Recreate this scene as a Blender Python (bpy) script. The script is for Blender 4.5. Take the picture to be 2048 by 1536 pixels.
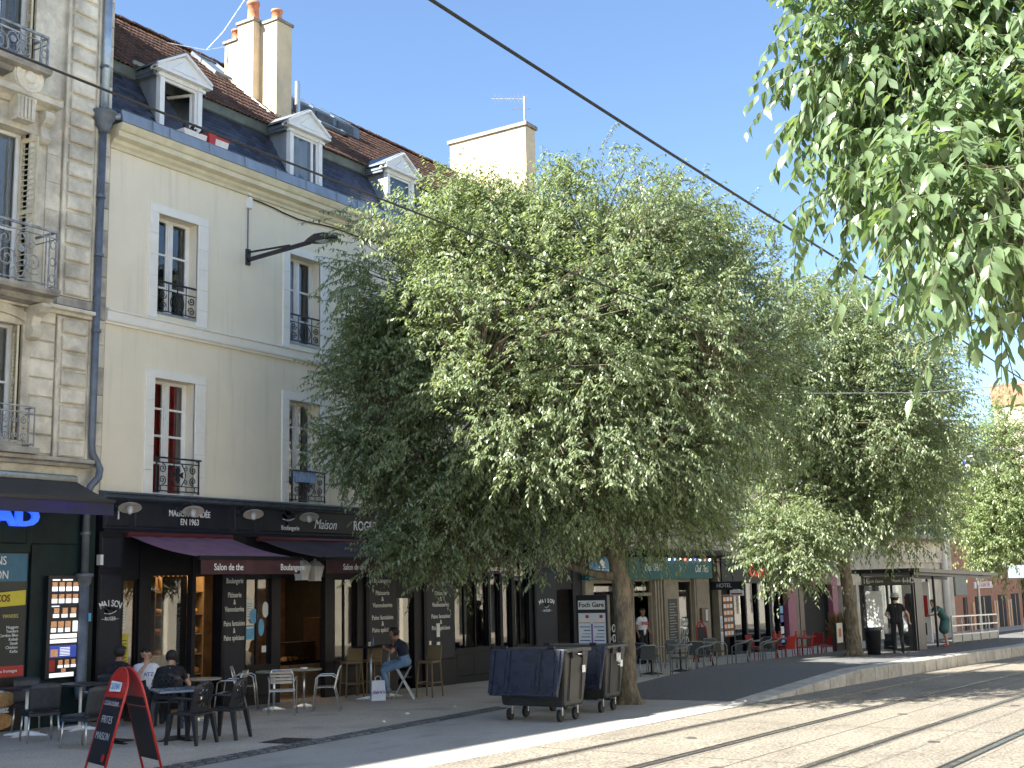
import bpy, bmesh, math, random
import numpy as np
from mathutils import Vector, Matrix, Euler
R = math.radians
random.seed(7)
rng = np.random.default_rng(11)
for o in list(bpy.data.objects):
    bpy.data.objects.remove(o)
scene = bpy.context.scene
COL = scene.collection

# ------------------------------------------------------------------ camera, sky, sun, exposure
cam_d = bpy.data.cameras.new('camera')
cam_d.sensor_width = 36.0
cam_d.lens = 2459.0 / 2048 * 36.0
cam_d.clip_start = 0.1
cam_d.clip_end = 2000
cam = bpy.data.objects.new('camera', cam_d)
COL.objects.link(cam)
PI_, RO_, YA_ = R(9.457), R(-1.356), R(57.334)
fw = Vector((math.sin(YA_) * math.cos(PI_), math.cos(YA_) * math.cos(PI_), math.sin(PI_)))
rt = Vector((math.cos(YA_), -math.sin(YA_), 0))
up = rt.cross(fw)
r2 = math.cos(RO_) * rt + math.sin(RO_) * up
u2 = -math.sin(RO_) * rt + math.cos(RO_) * up
mw = Matrix((r2, u2, -fw)).transposed().to_4x4()
mw.translation = Vector((-14.71, -18.01, 2.1))
cam.matrix_world = mw
scene.camera = cam

SUN = Vector((-1.02, 0.50, 1.0)).normalized()
world = bpy.data.worlds.new('World')
scene.world = world
world.use_nodes = True
wn = world.node_tree
sky = wn.nodes.new('ShaderNodeTexSky')
sky.sky_type = 'NISHITA'
sky.sun_disc = False
sky.sun_elevation = math.asin(SUN.z)
sky.sun_rotation = math.atan2(SUN.x, SUN.y)
sky.air_density = 1.0
sky.dust_density = 0.3
sky.ozone_density = 4.0
wn.nodes['Background'].inputs[1].default_value = 0.062
wn.links.new(sky.outputs[0], wn.nodes['Background'].inputs[0])
sd = bpy.data.lights.new('sun', 'SUN')
sd.energy = 5.0
sd.angle = R(0.53)
sd.color = (1.0, 0.94, 0.84)
so = bpy.data.objects.new('sun', sd)
so.rotation_euler = SUN.to_track_quat('Z', 'Y').to_euler()
so.location = (-30, 25, 60)
COL.objects.link(so)
scene.view_settings.view_transform = 'Standard'
scene.view_settings.look = 'None'
scene.view_settings.gamma = 1
scene.view_settings.exposure = 2.18
scene.cycles.use_denoising = True
scene.cycles.max_bounces = 8
scene.cycles.transparent_max_bounces = 12
scene.cycles.sample_clamp_indirect = 6

# ------------------------------------------------------------------ materials
MATS = {}
def M(name, c=(.5, .5, .5), r=.6, var=0., sc=6., metal=0., bump=0., bsc=40., orand=0., spec=.5, c2=None, stretch=None, emit=None, coat=0.):
    if name in MATS:
        return MATS[name]
    m = bpy.data.materials.new(name)
    m.use_nodes = True
    nt = m.node_tree
    b = nt.nodes['Principled BSDF']
    b.inputs['Roughness'].default_value = r
    b.inputs['Metallic'].default_value = metal
    b.inputs['Specular IOR Level'].default_value = spec
    b.inputs['Coat Weight'].default_value = coat
    b.inputs['Base Color'].default_value = (*c, 1)
    if emit:
        b.inputs['Emission Color'].default_value = (*c, 1)
        b.inputs['Emission Strength'].default_value = emit
    tc = nt.nodes.new('ShaderNodeTexCoord')
    vec = tc.outputs['Object']
    if stretch:
        mp = nt.nodes.new('ShaderNodeMapping')
        mp.inputs['Scale'].default_value = stretch
        nt.links.new(vec, mp.inputs[0])
        vec = mp.outputs[0]
    col = None
    if var or c2:
        n = nt.nodes.new('ShaderNodeTexNoise')
        n.inputs['Scale'].default_value = sc
        n.inputs['Detail'].default_value = 7
        n.inputs['Roughness'].default_value = .65
        nt.links.new(vec, n.inputs['Vector'])
        cr = nt.nodes.new('ShaderNodeValToRGB')
        lo = c2 if c2 else tuple(max(0, x * (1 - var)) for x in c)
        hi = c if c2 else tuple(min(1, x * (1 + var)) for x in c)
        cr.color_ramp.elements[0].position = .36
        cr.color_ramp.elements[1].position = .64
        cr.color_ramp.elements[0].color = (*lo, 1)
        cr.color_ramp.elements[1].color = (*hi, 1)
        nt.links.new(n.outputs[0], cr.inputs[0])
        col = cr.outputs[0]
        rm = nt.nodes.new('ShaderNodeMapRange')
        rm.inputs['To Min'].default_value = max(.03, r - .08)
        rm.inputs['To Max'].default_value = min(1, r + .08)
        nt.links.new(n.outputs[0], rm.inputs[0])
        nt.links.new(rm.outputs[0], b.inputs['Roughness'])
    if orand:
        oi = nt.nodes.new('ShaderNodeObjectInfo')
        mr = nt.nodes.new('ShaderNodeMapRange')
        mr.inputs['To Min'].default_value = 1 - orand
        mr.inputs['To Max'].default_value = 1 + orand
        nt.links.new(oi.outputs['Random'], mr.inputs[0])
        vm = nt.nodes.new('ShaderNodeVectorMath')
        vm.operation = 'SCALE'
        if col:
            nt.links.new(col, vm.inputs[0])
        else:
            vm.inputs[0].default_value = c
        nt.links.new(mr.outputs[0], vm.inputs['Scale'])
        col = vm.outputs[0]
    if col:
        nt.links.new(col, b.inputs['Base Color'])
    if bump:
        n2 = nt.nodes.new('ShaderNodeTexNoise')
        n2.inputs['Scale'].default_value = bsc
        n2.inputs['Detail'].default_value = 5
        nt.links.new(vec, n2.inputs['Vector'])
        bp = nt.nodes.new('ShaderNodeBump')
        bp.inputs['Strength'].default_value = bump
        bp.inputs['Distance'].default_value = .02
        nt.links.new(n2.outputs[0], bp.inputs['Height'])
        nt.links.new(bp.outputs[0], b.inputs['Normal'])
    MATS[name] = m
    return m

def glass(name, tint=(.75, .8, .82), alpha=.25, r=.02):
    """thin window pane: mostly clear, mirrors at the angle it is seen under"""
    if name in MATS:
        return MATS[name]
    m = bpy.data.materials.new(name)
    m.use_nodes = True
    nt = m.node_tree
    nt.nodes.clear()
    out = nt.nodes.new('ShaderNodeOutputMaterial')
    tr = nt.nodes.new('ShaderNodeBsdfTransparent')
    tr.inputs[0].default_value = (*tint, 1)
    gl = nt.nodes.new('ShaderNodeBsdfGlossy')
    gl.inputs['Roughness'].default_value = r
    fr = nt.nodes.new('ShaderNodeFresnel')
    fr.inputs[0].default_value = 2.1
    tc = nt.nodes.new('ShaderNodeTexCoord')
    no = nt.nodes.new('ShaderNodeTexNoise')
    no.inputs['Scale'].default_value = 1.3
    nt.links.new(tc.outputs['Object'], no.inputs['Vector'])
    bp = nt.nodes.new('ShaderNodeBump')
    bp.inputs['Strength'].default_value = .015
    nt.links.new(no.outputs[0], bp.inputs['Height'])
    nt.links.new(bp.outputs[0], gl.inputs['Normal'])
    mx = nt.nodes.new('ShaderNodeMixShader')
    nt.links.new(fr.outputs[0], mx.inputs[0])
    nt.links.new(tr.outputs[0], mx.inputs[1])
    nt.links.new(gl.outputs[0], mx.inputs[2])
    nt.links.new(mx.outputs[0], out.inputs[0])
    MATS[name] = m
    return m

def leaf_mat(name, c1, c2, trans=.3):
    m = bpy.data.materials.new(name)
    m.use_nodes = True
    nt = m.node_tree
    b = nt.nodes['Principled BSDF']
    b.inputs['Roughness'].default_value = .34
    b.inputs['Specular IOR Level'].default_value = .65
    ge = nt.nodes.new('ShaderNodeNewGeometry')
    cr = nt.nodes.new('ShaderNodeValToRGB')
    cr.color_ramp.elements[0].color = (*c1, 1)
    cr.color_ramp.elements[1].color = (*c2, 1)
    nt.links.new(ge.outputs['Random Per Island'], cr.inputs[0])
    nt.links.new(cr.outputs[0], b.inputs['Base Color'])
    tl = nt.nodes.new('ShaderNodeBsdfTranslucent')
    vm = nt.nodes.new('ShaderNodeVectorMath')
    vm.operation = 'MULTIPLY'
    vm.inputs[1].default_value = (1.5, 1.55, .7)
    nt.links.new(cr.outputs[0], vm.inputs[0])
    nt.links.new(vm.outputs[0], tl.inputs[0])
    mx = nt.nodes.new('ShaderNodeMixShader')
    mx.inputs[0].default_value = trans
    nt.links.new(b.outputs[0], mx.inputs[1])
    nt.links.new(tl.outputs[0], mx.inputs[2])
    nt.links.new(mx.outputs[0], nt.nodes['Material Output'].inputs[0])
    return m

# ------------------------------------------------------------------ mesh helpers
class MB:
    def __init__(s):
        s.v = []; s.f = []; s.m = []; s.mi = 0
    def add(s, vs, fs):
        o = len(s.v)
        s.v += [tuple(p) for p in vs]
        s.f += [tuple(i + o for i in f) for f in fs]
        s.m += [s.mi] * len(fs)
        return s
    def hexa(s, p):
        return s.add(p, [(0, 3, 2, 1), (4, 5, 6, 7), (0, 1, 5, 4), (1, 2, 6, 5), (2, 3, 7, 6), (3, 0, 4, 7)])
    def box(s, x0, x1, y0, y1, z0, z1):
        return s.hexa([(x0, y0, z0), (x1, y0, z0), (x1, y1, z0), (x0, y1, z0), (x0, y0, z1), (x1, y0, z1), (x1, y1, z1), (x0, y1, z1)])
    def bar(s, a, b, w, h=None, upv=(0, 0, 1)):
        a = Vector(a); b = Vector(b); h = h or w
        d = (b - a).normalized(); u = Vector(upv)
        if abs(d.dot(u)) > .98: u = Vector((1, 0, 0))
        l = d.cross(u).normalized() * w / 2; t = l.cross(d).normalized() * h / 2
        return s.hexa([a - l - t, a + l - t, b + l - t, b - l - t, a - l + t, a + l + t, b + l + t, b - l + t])
    def tube(s, pts, r, n=6, cap=True):
        pts = [Vector(p) for p in pts]
        rs = r if isinstance(r, (list, tuple)) else [r] * len(pts)
        vs = []; fs = []; prev = None
        for i, p in enumerate(pts):
            d = (pts[min(i + 1, len(pts) - 1)] - pts[max(i - 1, 0)])
            d = d.normalized() if d.length > 1e-9 else Vector((0, 0, 1))
            if prev is None:
                a = Vector((0, 0, 1)) if abs(d.z) < .9 else Vector((1, 0, 0))
                u = d.cross(a).normalized()
            else:
                u = (prev - d * prev.dot(d))
                u = u.normalized() if u.length > 1e-6 else d.orthogonal().normalized()
            prev = u; w = d.cross(u)
            for k in range(n):
                t = 2 * math.pi * k / n
                vs.append(p + (u * math.cos(t) + w * math.sin(t)) * rs[i])
        for i in range(len(pts) - 1):
            for k in range(n):
                k2 = (k + 1) % n
                fs.append((i * n + k, i * n + k2, (i + 1) * n + k2, (i + 1) * n + k))
        if cap:
            fs.append(tuple(range(n - 1, -1, -1))); e = (len(pts) - 1) * n
            fs.append(tuple(e + k for k in range(n)))
        return s.add(vs, fs)
    def lathe(s, prof, n=16, c=(0, 0, 0), mat=None):
        vs = []; fs = []
        for r, z in prof:
            for k in range(n):
                t = 2 * math.pi * k / n
                vs.append(Vector((r * math.cos(t), r * math.sin(t), z)))
        if mat is not None: vs = [mat @ v for v in vs]
        vs = [v + Vector(c) for v in vs]
        for i in range(len(prof) - 1):
            for k in range(n):
                k2 = (k + 1) % n
                fs.append((i * n + k, i * n + k2, (i + 1) * n + k2, (i + 1) * n + k))
        if prof[0][0] > 1e-4: fs.append(tuple(range(n - 1, -1, -1)))
        if prof[-1][0] > 1e-4: fs.append(tuple((len(prof) - 1) * n + k for k in range(n)))
        return s.add(vs, fs)
    def prism(s, poly, axis, a, b):
        """extrude a 2-D polygon: axis 'x' takes (y,z), 'y' takes (x,z), 'z' takes (x,y)"""
        f = {'x': lambda p, t: (t, p[0], p[1]), 'y': lambda p, t: (p[0], t, p[1]), 'z': lambda p, t: (p[0], p[1], t)}[axis]
        n = len(poly)
        vs = [f(p, a) for p in poly] + [f(p, b) for p in poly]
        fs = [tuple(range(n))[::-1], tuple(range(n, 2 * n))] + [(i, (i + 1) % n, n + (i + 1) % n, n + i) for i in range(n)]
        return s.add(vs, fs)
    def panel(s, x0, x1, y, z0, z1, inset=.03, d=.012):
        """raised field with sloping edges on a face looking to -y"""
        i = inset
        vs = [(x0, y, z0), (x1, y, z0), (x1, y, z1), (x0, y, z1), (x0 + i, y - d, z0 + i), (x1 - i, y - d, z0 + i), (x1 - i, y - d, z1 - i), (x0 + i, y - d, z1 - i)]
        return s.add(vs, [(4, 5, 6, 7), (0, 1, 5, 4), (1, 2, 6, 5), (2, 3, 7, 6), (3, 0, 4, 7)])
    def block(s, x0, x1, y0, y1, z0, z1, ch=.015):
        """stone with chamfered front edges (front looks to -y)"""
        c = ch
        vs = [(x0, y1, z0), (x1, y1, z0), (x1, y1, z1), (x0, y1, z1),
              (x0, y0 + c, z0), (x1, y0 + c, z0), (x1, y0 + c, z1), (x0, y0 + c, z1),
              (x0 + c, y0, z0 + c), (x1 - c, y0, z0 + c), (x1 - c, y0, z1 - c), (x0 + c, y0, z1 - c)]
        fs = [(3, 2, 1, 0), (0, 1, 5, 4), (1, 2, 6, 5), (2, 3, 7, 6), (3, 0, 4, 7), (4, 5, 9, 8), (5, 6, 10, 9), (6, 7, 11, 10), (7, 4, 8, 11), (8, 9, 10, 11)]
        return s.add(vs, fs)
    def quad(s, a, b, c, d):
        return s.add([a, b, c, d], [(0, 1, 2, 3)])
    def mesh(s, name, mats, smooth=False):
        me = bpy.data.meshes.new(name)
        me.from_pydata([tuple(v) for v in s.v], [], s.f)
        mats = mats if isinstance(mats, (list, tuple)) else [mats]
        for m in mats: me.materials.append(m)
        if len(mats) > 1: me.polygons.foreach_set('material_index', s.m)
        if smooth: me.polygons.foreach_set('use_smooth', [True] * len(me.polygons))
        me.update()
        return me
    def build(s, name, mats, parent=None, smooth=False, loc=None, rot=None, bevel=0):
        me = s.mesh(name, mats, smooth)
        return link(name, me, parent, loc, rot, bevel)

def link(name, me, parent=None, loc=None, rot=None, bevel=0):
    o = bpy.data.objects.new(name, me)
    COL.objects.link(o)
    if parent: o.parent = parent
    if loc is not None: o.location = loc
    if rot is not None: o.rotation_euler = rot
    if bevel:
        b = o.modifiers.new('bevel', 'BEVEL'); b.width = bevel; b.segments = 2; b.limit_method = 'ANGLE'
    return o

def tag(o, label=None, cat=None, group=None, kind=None):
    if label: o['label'] = label
    if cat: o['category'] = cat
    if group: o['group'] = group
    if kind: o['kind'] = kind
    return o

def thing(name, label, cat, loc=(0, 0, 0), rz=0, group=None):
    o = bpy.data.objects.new(name, None)
    o.empty_display_size = .2
    COL.objects.link(o)
    o.location = loc
    o.rotation_euler = (0, 0, rz)
    return tag(o, label, cat, group)

def copy_tree(o, parent=None):
    c = o.copy(); COL.objects.link(c)
    if parent: c.parent = parent
    for ch in list(o.children): copy_tree(ch, c)
    return c

def dup(o, loc, rz, label=None, group=None):
    c = copy_tree(o); c.location = loc; c.rotation_euler = (0, 0, rz)
    if label: c['label'] = label
    if group: c['group'] = group
    return c

def text(body, size, loc, mat, parent, name='lettering', rot=(R(90), 0, 0), align='CENTER', ext=.004, shear=0, bold=0., xs=1., space=1.):
    cu = bpy.data.curves.new(name, 'FONT')
    cu.body = body; cu.size = size; cu.align_x = align; cu.align_y = 'CENTER'
    cu.extrude = ext; cu.shear = shear; cu.offset = bold; cu.space_line = .95; cu.space_character = space
    cu.resolution_u = 3
    t = bpy.data.objects.new(name, cu)
    me = bpy.data.meshes.new_from_object(t)
    bpy.data.objects.remove(t); bpy.data.curves.remove(cu)
    me.materials.clear(); me.materials.append(mat)
    if xs != 1.: me.transform(Matrix.Diagonal((xs, 1, 1, 1)))
    return link(name, me, parent, loc, rot)

S = 0.016
def gz(x): return -S * x
def curve_off(x): return -.0009 * max(0., x) ** 2

def wall_holes(mb, x0, x1, z0, z1, holes, y0, y1):
    """wall slab y0..y1 (front at y0) with rectangular openings and their reveals"""
    xs = sorted({x0, x1, *[h[0] for h in holes], *[h[1] for h in holes]})
    zs = sorted({z0, z1, *[h[2] for h in holes], *[h[3] for h in holes]})
    xs = [x for x in xs if x0 <= x <= x1]; zs = [z for z in zs if z0 <= z <= z1]
    for i in range(len(xs) - 1):
        for j in range(len(zs) - 1):
            cx = (xs[i] + xs[i + 1]) / 2; cz = (zs[j] + zs[j + 1]) / 2
            if any(h[0] < cx < h[1] and h[2] < cz < h[3] for h in holes): continue
            mb.quad((xs[i], y0, zs[j]), (xs[i + 1], y0, zs[j]), (xs[i + 1], y0, zs[j + 1]), (xs[i], y0, zs[j + 1]))
            mb.quad((xs[i], y1, zs[j]), (xs[i], y1, zs[j + 1]), (xs[i + 1], y1, zs[j + 1]), (xs[i + 1], y1, zs[j]))
    for a, b, c, d in holes:
        mb.quad((a, y0, c), (a, y0, d), (a, y1, d), (a, y1, c)); mb.quad((b, y0, c), (b, y1, c), (b, y1, d), (b, y0, d))
        mb.quad((a, y0, c), (a, y1, c), (b, y1, c), (b, y0, c)); mb.quad((a, y0, d), (b, y0, d), (b, y1, d), (a, y1, d))
    mb.quad((x0, y0, z0), (x0, y0, z1), (x0, y1, z1), (x0, y1, z0)); mb.quad((x1, y0, z0), (x1, y1, z0), (x1, y1, z1), (x1, y0, z1))
    mb.quad((x0, y0, z1), (x1, y0, z1), (x1, y1, z1), (x0, y1, z1))

def spiral(cx, cz, r0, turns, a0, y, sgn=1, n=14, r1=.012):
    return [(cx + (r0 + (r1 - r0) * i / n) * math.cos(a0 + sgn * turns * 2 * math.pi * i / n), y, cz + (r0 + (r1 - r0) * i / n) * math.sin(a0 + sgn * turns * 2 * math.pi * i / n)) for i in range(n + 1)]

def M3(name, c, c2, c3, r, sc_big, streak, sc_fine, bump, speck=.12):
    """base colour with broad patches, stretched stains and fine grain"""
    m = M(name, c, r, c2=c2, sc=sc_big, bump=bump, bsc=sc_fine)
    nt = m.node_tree; b = nt.nodes['Principled BSDF']; src = b.inputs['Base Color'].links[0].from_socket
    tc = nt.nodes.new('ShaderNodeTexCoord')
    def noise(scale, mapping=None, detail=6):
        n = nt.nodes.new('ShaderNodeTexNoise'); n.inputs['Scale'].default_value = scale; n.inputs['Detail'].default_value = detail
        if mapping:
            mp = nt.nodes.new('ShaderNodeMapping'); mp.inputs['Scale'].default_value = mapping; nt.links.new(tc.outputs['Object'], mp.inputs[0]); nt.links.new(mp.outputs[0], n.inputs['Vector'])
        else: nt.links.new(tc.outputs['Object'], n.inputs['Vector'])
        return n.outputs[0]
    mr = nt.nodes.new('ShaderNodeMapRange'); mr.inputs['From Min'].default_value = .55; mr.inputs['From Max'].default_value = .78; nt.links.new(noise(1.0, streak), mr.inputs[0])
    mx = nt.nodes.new('ShaderNodeMix'); mx.data_type = 'RGBA'; nt.links.new(mr.outputs[0], mx.inputs[0]); nt.links.new(src, mx.inputs[6]); mx.inputs[7].default_value = (*c3, 1)
    mr2 = nt.nodes.new('ShaderNodeMapRange'); mr2.inputs['From Min'].default_value = .3; mr2.inputs['From Max'].default_value = .7; mr2.inputs['To Min'].default_value = 1 - speck; mr2.inputs['To Max'].default_value = 1 + speck; nt.links.new(noise(sc_fine, None, 3), mr2.inputs[0])
    vm = nt.nodes.new('ShaderNodeVectorMath'); vm.operation = 'SCALE'; nt.links.new(mx.outputs[2], vm.inputs[0]); nt.links.new(mr2.outputs[0], vm.inputs['Scale']); nt.links.new(vm.outputs[0], b.inputs['Base Color'])
    return m
# colours
m_plaster = M3('cream render', (.85, .77, .60), (.79, .72, .57), (.69, .63, .50), .85, 1.0, (5, 5, .35), 90, .15)
m_trim = M('pale stone trim', (.86, .84, .77), .8, c2=(.80, .77, .69), sc=3, bump=.1, bsc=60)
m_corn = M('cornice cream', (.74, .68, .50), .75, c2=(.62, .56, .40), sc=2.5)
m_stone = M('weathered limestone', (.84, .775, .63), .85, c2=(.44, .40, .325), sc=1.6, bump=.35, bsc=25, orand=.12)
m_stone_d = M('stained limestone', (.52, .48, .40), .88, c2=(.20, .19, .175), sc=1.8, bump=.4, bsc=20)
m_zinc = M('zinc', (.34, .385, .43), .42, c2=(.25, .285, .325), sc=3, metal=.35, stretch=(1, 1, .25))
m_zincd = M('old zinc', (.17, .21, .25), .5, c2=(.09, .11, .14), sc=4, metal=.3, orand=.1)
m_slate = M('slate', (.042, .050, .074), .45, var=.45, sc=9, orand=.5)
m_tile = M('clay roof tile', (.15, .078, .052), .85, c2=(.06, .036, .028), sc=5, orand=.35, bump=.2)
m_chim = M('chimney render', (.70, .56, .36), .85, c2=(.50, .42, .30), sc=1.6, bump=.2)
m_pot = M('terracotta', (.52, .20, .10), .8, var=.25, sc=8)
m_white = M('white paint', (.78, .78, .76), .45, var=.05, sc=4)
m_iron = M('wrought iron', (.018, .018, .022), .5, var=.3, sc=20)
m_shop = M('black shopfront paint', (.010, .010, .014), .5, var=.3, sc=3, orand=.1, spec=.22)
m_shopb = M('navy shopfront paint', (.016, .018, .028), .5, var=.2, sc=3, spec=.25)
m_green = M('dark green paint', (.006, .019, .021), .5, var=.3, sc=3, spec=.25)
m_cream_let = M('cream lettering', (.80, .80, .78), .5, var=.04)
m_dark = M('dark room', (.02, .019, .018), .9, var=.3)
m_darkred = M('red curtain', (.48, .022, .022), .8, var=.3, sc=5)
m_curt = M('white curtain', (.70, .70, .70), .9, var=.08, sc=3)
m_pane = glass('window glass')
m_alu = M('aluminium', (.62, .62, .60), .3, var=.1, sc=12, metal=.9)
m_steel = M('galvanised steel', (.45, .46, .47), .38, var=.15, sc=10, metal=.8)
m_blackpl = M('black plastic', (.012, .013, .018), .45, var=.25, sc=15)
m_greypl = M('anthracite plastic', (.028, .033, .042), .5, var=.25, sc=15)
m_wood = M('varnished slats', (.30, .22, .13), .5, var=.3, sc=5, stretch=(1, 8, 8))
m_rubber = M('black rubber', (.014, .014, .015), .7, var=.2)
m_pipe = M('painted drainpipe', (.135, .155, .185), .45, var=.25, sc=4, metal=.2)
# ------------------------------------------------------------------ ground
def sheet(name, poly, dz, mat, parent=None, nx=None):
    """flat sheet that follows the street's fall"""
    mb = MB()
    mb.add([(x, y, gz(x) + dz) for x, y in poly], [tuple(range(len(poly)))])
    o = mb.build(name, mat, parent)
    if parent is None: tag(o, kind='structure')
    return o

m_tram = M3('exposed aggregate', (.205, .186, .150), (.162, .146, .118), (.12, .108, .088), .9, .35, (.5, 1.6, 1), 26, .8, .6)
m_pave = M3('brown asphalt pavement', (.49, .43, .35), (.40, .352, .288), (.29, .256, .21), .92, .6, (.9, .9, 1), 40, .6, .30)
m_conc = M3('grey concrete band', (.35, .338, .31), (.30, .289, .265), (.22, .212, .192), .9, .5, (.8, 2, 1), 50, .3, .16)
m_asph = M('dark asphalt', (.11, .112, .116), .9, var=.35, sc=30, bump=.5, bsc=110)
m_kerb = M('pale kerb stone', (.46, .44, .39), .85, c2=(.30, .285, .25), sc=4, orand=.1, bump=.25, bsc=40)
m_sett = M('dark granite sett', (.095, .10, .105), .8, var=.3, sc=9, orand=.3, bump=.3)
m_joint = M('dark joint', (.05, .048, .045), .9, var=.2)
sheet('ground', [(-120, -90), (320, -90), (320, 90), (-120, 90)], -.008, m_tram)
sheet('tram_bed', [(-60, -15.6)] + [(x, -15.6 + curve_off(x)) for x in range(0, 150, 10)] + [(x, -8.9 + curve_off(x)) for x in range(140, -1, -10)] + [(-60, -8.9)], 0, m_tram)
def sett_y(x): return -5.78 + .132 * (x - .3)
sheet('pavement', [(-14, sett_y(-14))] + [(x, sett_y(x)) for x in (-8, -4, 0, 4, 5.6)] + [(9, -4.95), (150, -4.95), (150, .4), (-14, .4)], 0, m_pave)
sheet('footway', [(-60, -8.9), (0, -8.9), (8, -8.9), (8, -5.3), (5.6, sett_y(5.6) + .001), (0, sett_y(0)), (-14, sett_y(-14)), (-60, -12)][:7], .0, m_conc)
sheet('ramp_asphalt', [(8.0, -8.55), (14, -8.6), (14, -4.9), (9.6, -4.3), (7.6, -5.5)], .004, m_asph)
JN = [(x, -15.5, x, -8.9 + curve_off(x), .012) for x in (-9.5, -5.0, -.5, 4.0, 8.5, 13, 17.5, 22, 26.5)]
for (x0, y0, x1, y1, w) in [(-16, -12.02, 30, -12.02, .012), (-16, -15.0, 20, -15.0, .01)] + JN:
    if x0 == x1: sheet('expansion_joint', [(x0 - w, y0), (x0 + w, y0), (x0 + w + .25, y1), (x0 - w + .25, y1)], .0015, m_joint)
    else: sheet('expansion_joint', [(x0, y0 - w), (x1, y0 - w), (x1, y0 + w), (x0, y0 + w)], .0015, m_joint)
# sett channel
ch = thing('sett_channel', None, None); del_ = [k for k in ch.keys()]
ch['kind'] = 'structure'
bed = MB()
xs = [-7 + .5 * i for i in range(25)]
for i in range(len(xs) - 1):
    a, b = xs[i], xs[i + 1]
    bed.quad((a, sett_y(a) - .02, gz(a) + .004), (b, sett_y(b) - .02, gz(b) + .004), (b, sett_y(b) + .36, gz(b) + .004), (a, sett_y(a) + .36, gz(a) + .004))
bed.build('mortar_bed', m_joint, ch)
sm = [MB().hexa([(-.095, -.072, 0), (.095, -.07, 0), (.093, .07, 0), (-.096, .072, 0), (-.083, -.06, .018 + k * .003), (.084, -.058, .02), (.08, .058, .017), (-.084, .06, .02)]).mesh('sett', m_sett) for k in range(3)]
k = 0; x = -6.9
while x < 4.9:
    for row in (0, 1):
        xx = x + row * .11; yy = sett_y(xx) + .08 + row * .165 + random.uniform(-.006, .006)
        link('sett', sm[k % 3], ch, (xx, yy, gz(xx) + .003), (random.uniform(-.03, .03), random.uniform(-.03, .03), .131 + random.uniform(-.03, .03)))
        k += 1
    x += .212

# rails
m_grime = M3('grimy aggregate', (.19, .17, .137), (.145, .13, .105), (.10, .09, .075), .85, .8, (.4, 3, 1), 30, .6, .5)
m_rail = M('rail steel', (.50, .48, .46), .25, var=.2, sc=6, metal=.9)
m_groove = M('rail groove', (.015, .014, .013), .7, var=.2)
for i, (ry, lab) in enumerate(((-9.72, 'steel tram rail running beside the raised platform kerb'), (-11.17, 'steel tram rail, second from the platform kerb'), (-12.87, 'steel tram rail, third from the platform kerb'), (-14.29, 'steel tram rail, fourth and farthest from the platform kerb'))):
    t = tag(bpy.data.objects.new('tram_rail', None), lab, 'rail', 'rails of the two tram tracks'); COL.objects.link(t)
    px = list(range(-16, 0, 4)) + list(range(0, 90, 3))
    def strip(w0, w1, dz, name, mat):
        mb = MB()
        for a, b in zip(px[:-1], px[1:]):
            ya, yb = ry + curve_off(a), ry + curve_off(b)
            mb.hexa([(a, ya + w0, gz(a) - .03), (b, yb + w0, gz(b) - .03), (b, yb + w1, gz(b) - .03), (a, ya + w1, gz(a) - .03), (a, ya + w0, gz(a) + dz), (b, yb + w0, gz(b) + dz), (b, yb + w1, gz(b) + dz), (a, ya + w1, gz(a) + dz)])
        mb.build(name, mat, t)
    sgn = 1 if i % 2 == 0 else -1
    gm = MB()
    for a, b in zip(px[:-1], px[1:]):
        gm.quad((a, ry + curve_off(a) - .13, gz(a) + .003), (b, ry + curve_off(b) - .13, gz(b) + .003), (b, ry + curve_off(b) + .13, gz(b) + .003), (a, ry + curve_off(a) + .13, gz(a) + .003))
    gm.build('grimy_strip', m_grime, t)
    a, b = sorted((sgn * .035, sgn * -.035)); strip(a, b, .012, 'rail_head', m_rail)
    a, b = sorted((sgn * -.035, sgn * -.08)); strip(a, b, .0045, 'groove', m_groove)
    a, b = sorted((sgn * -.08, sgn * -.10)); strip(a, b, .011, 'guard_lip', m_rail)
    a, b = sorted((sgn * .035, sgn * .065)); strip(a, b, .006, 'rubber_seal', m_rubber)
for j, (x, y) in enumerate(((1.6, -10.4), (6.4, -12.0), (2.5, -13.5), (8.8, -13.3), (-1.2, -12.0), (-3, -10.5))):
    MBd = MB(); MBd.lathe([(.0, .012), (.07, .012), (.085, .006), (.085, 0)][::-1], 10)
    o = MBd.build('drain_cap', m_joint, loc=(x, y, gz(x)))
    tag(o, 'small dark round cap set in the tram bed between rails', 'drain cap', 'caps in the tram bed')
mh = thing('manhole_cover', 'dark rectangular cast iron cover beside the sett channel', 'manhole cover', (-1.15, -5.3, gz(-1.15)), .13)
MB().box(-.32, .32, -.25, .25, .001, .007).build('frame', m_iron, mh)
mb = MB()
for i in range(6):
    for jj in range(5): mb.box(-.27 + i * .09, -.205 + i * .09, -.21 + jj * .085, -.15 + jj * .085, .006, .014)
mb.build('tread_plate', M('cast iron', (.04, .038, .036), .6, var=.3), mh)

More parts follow.
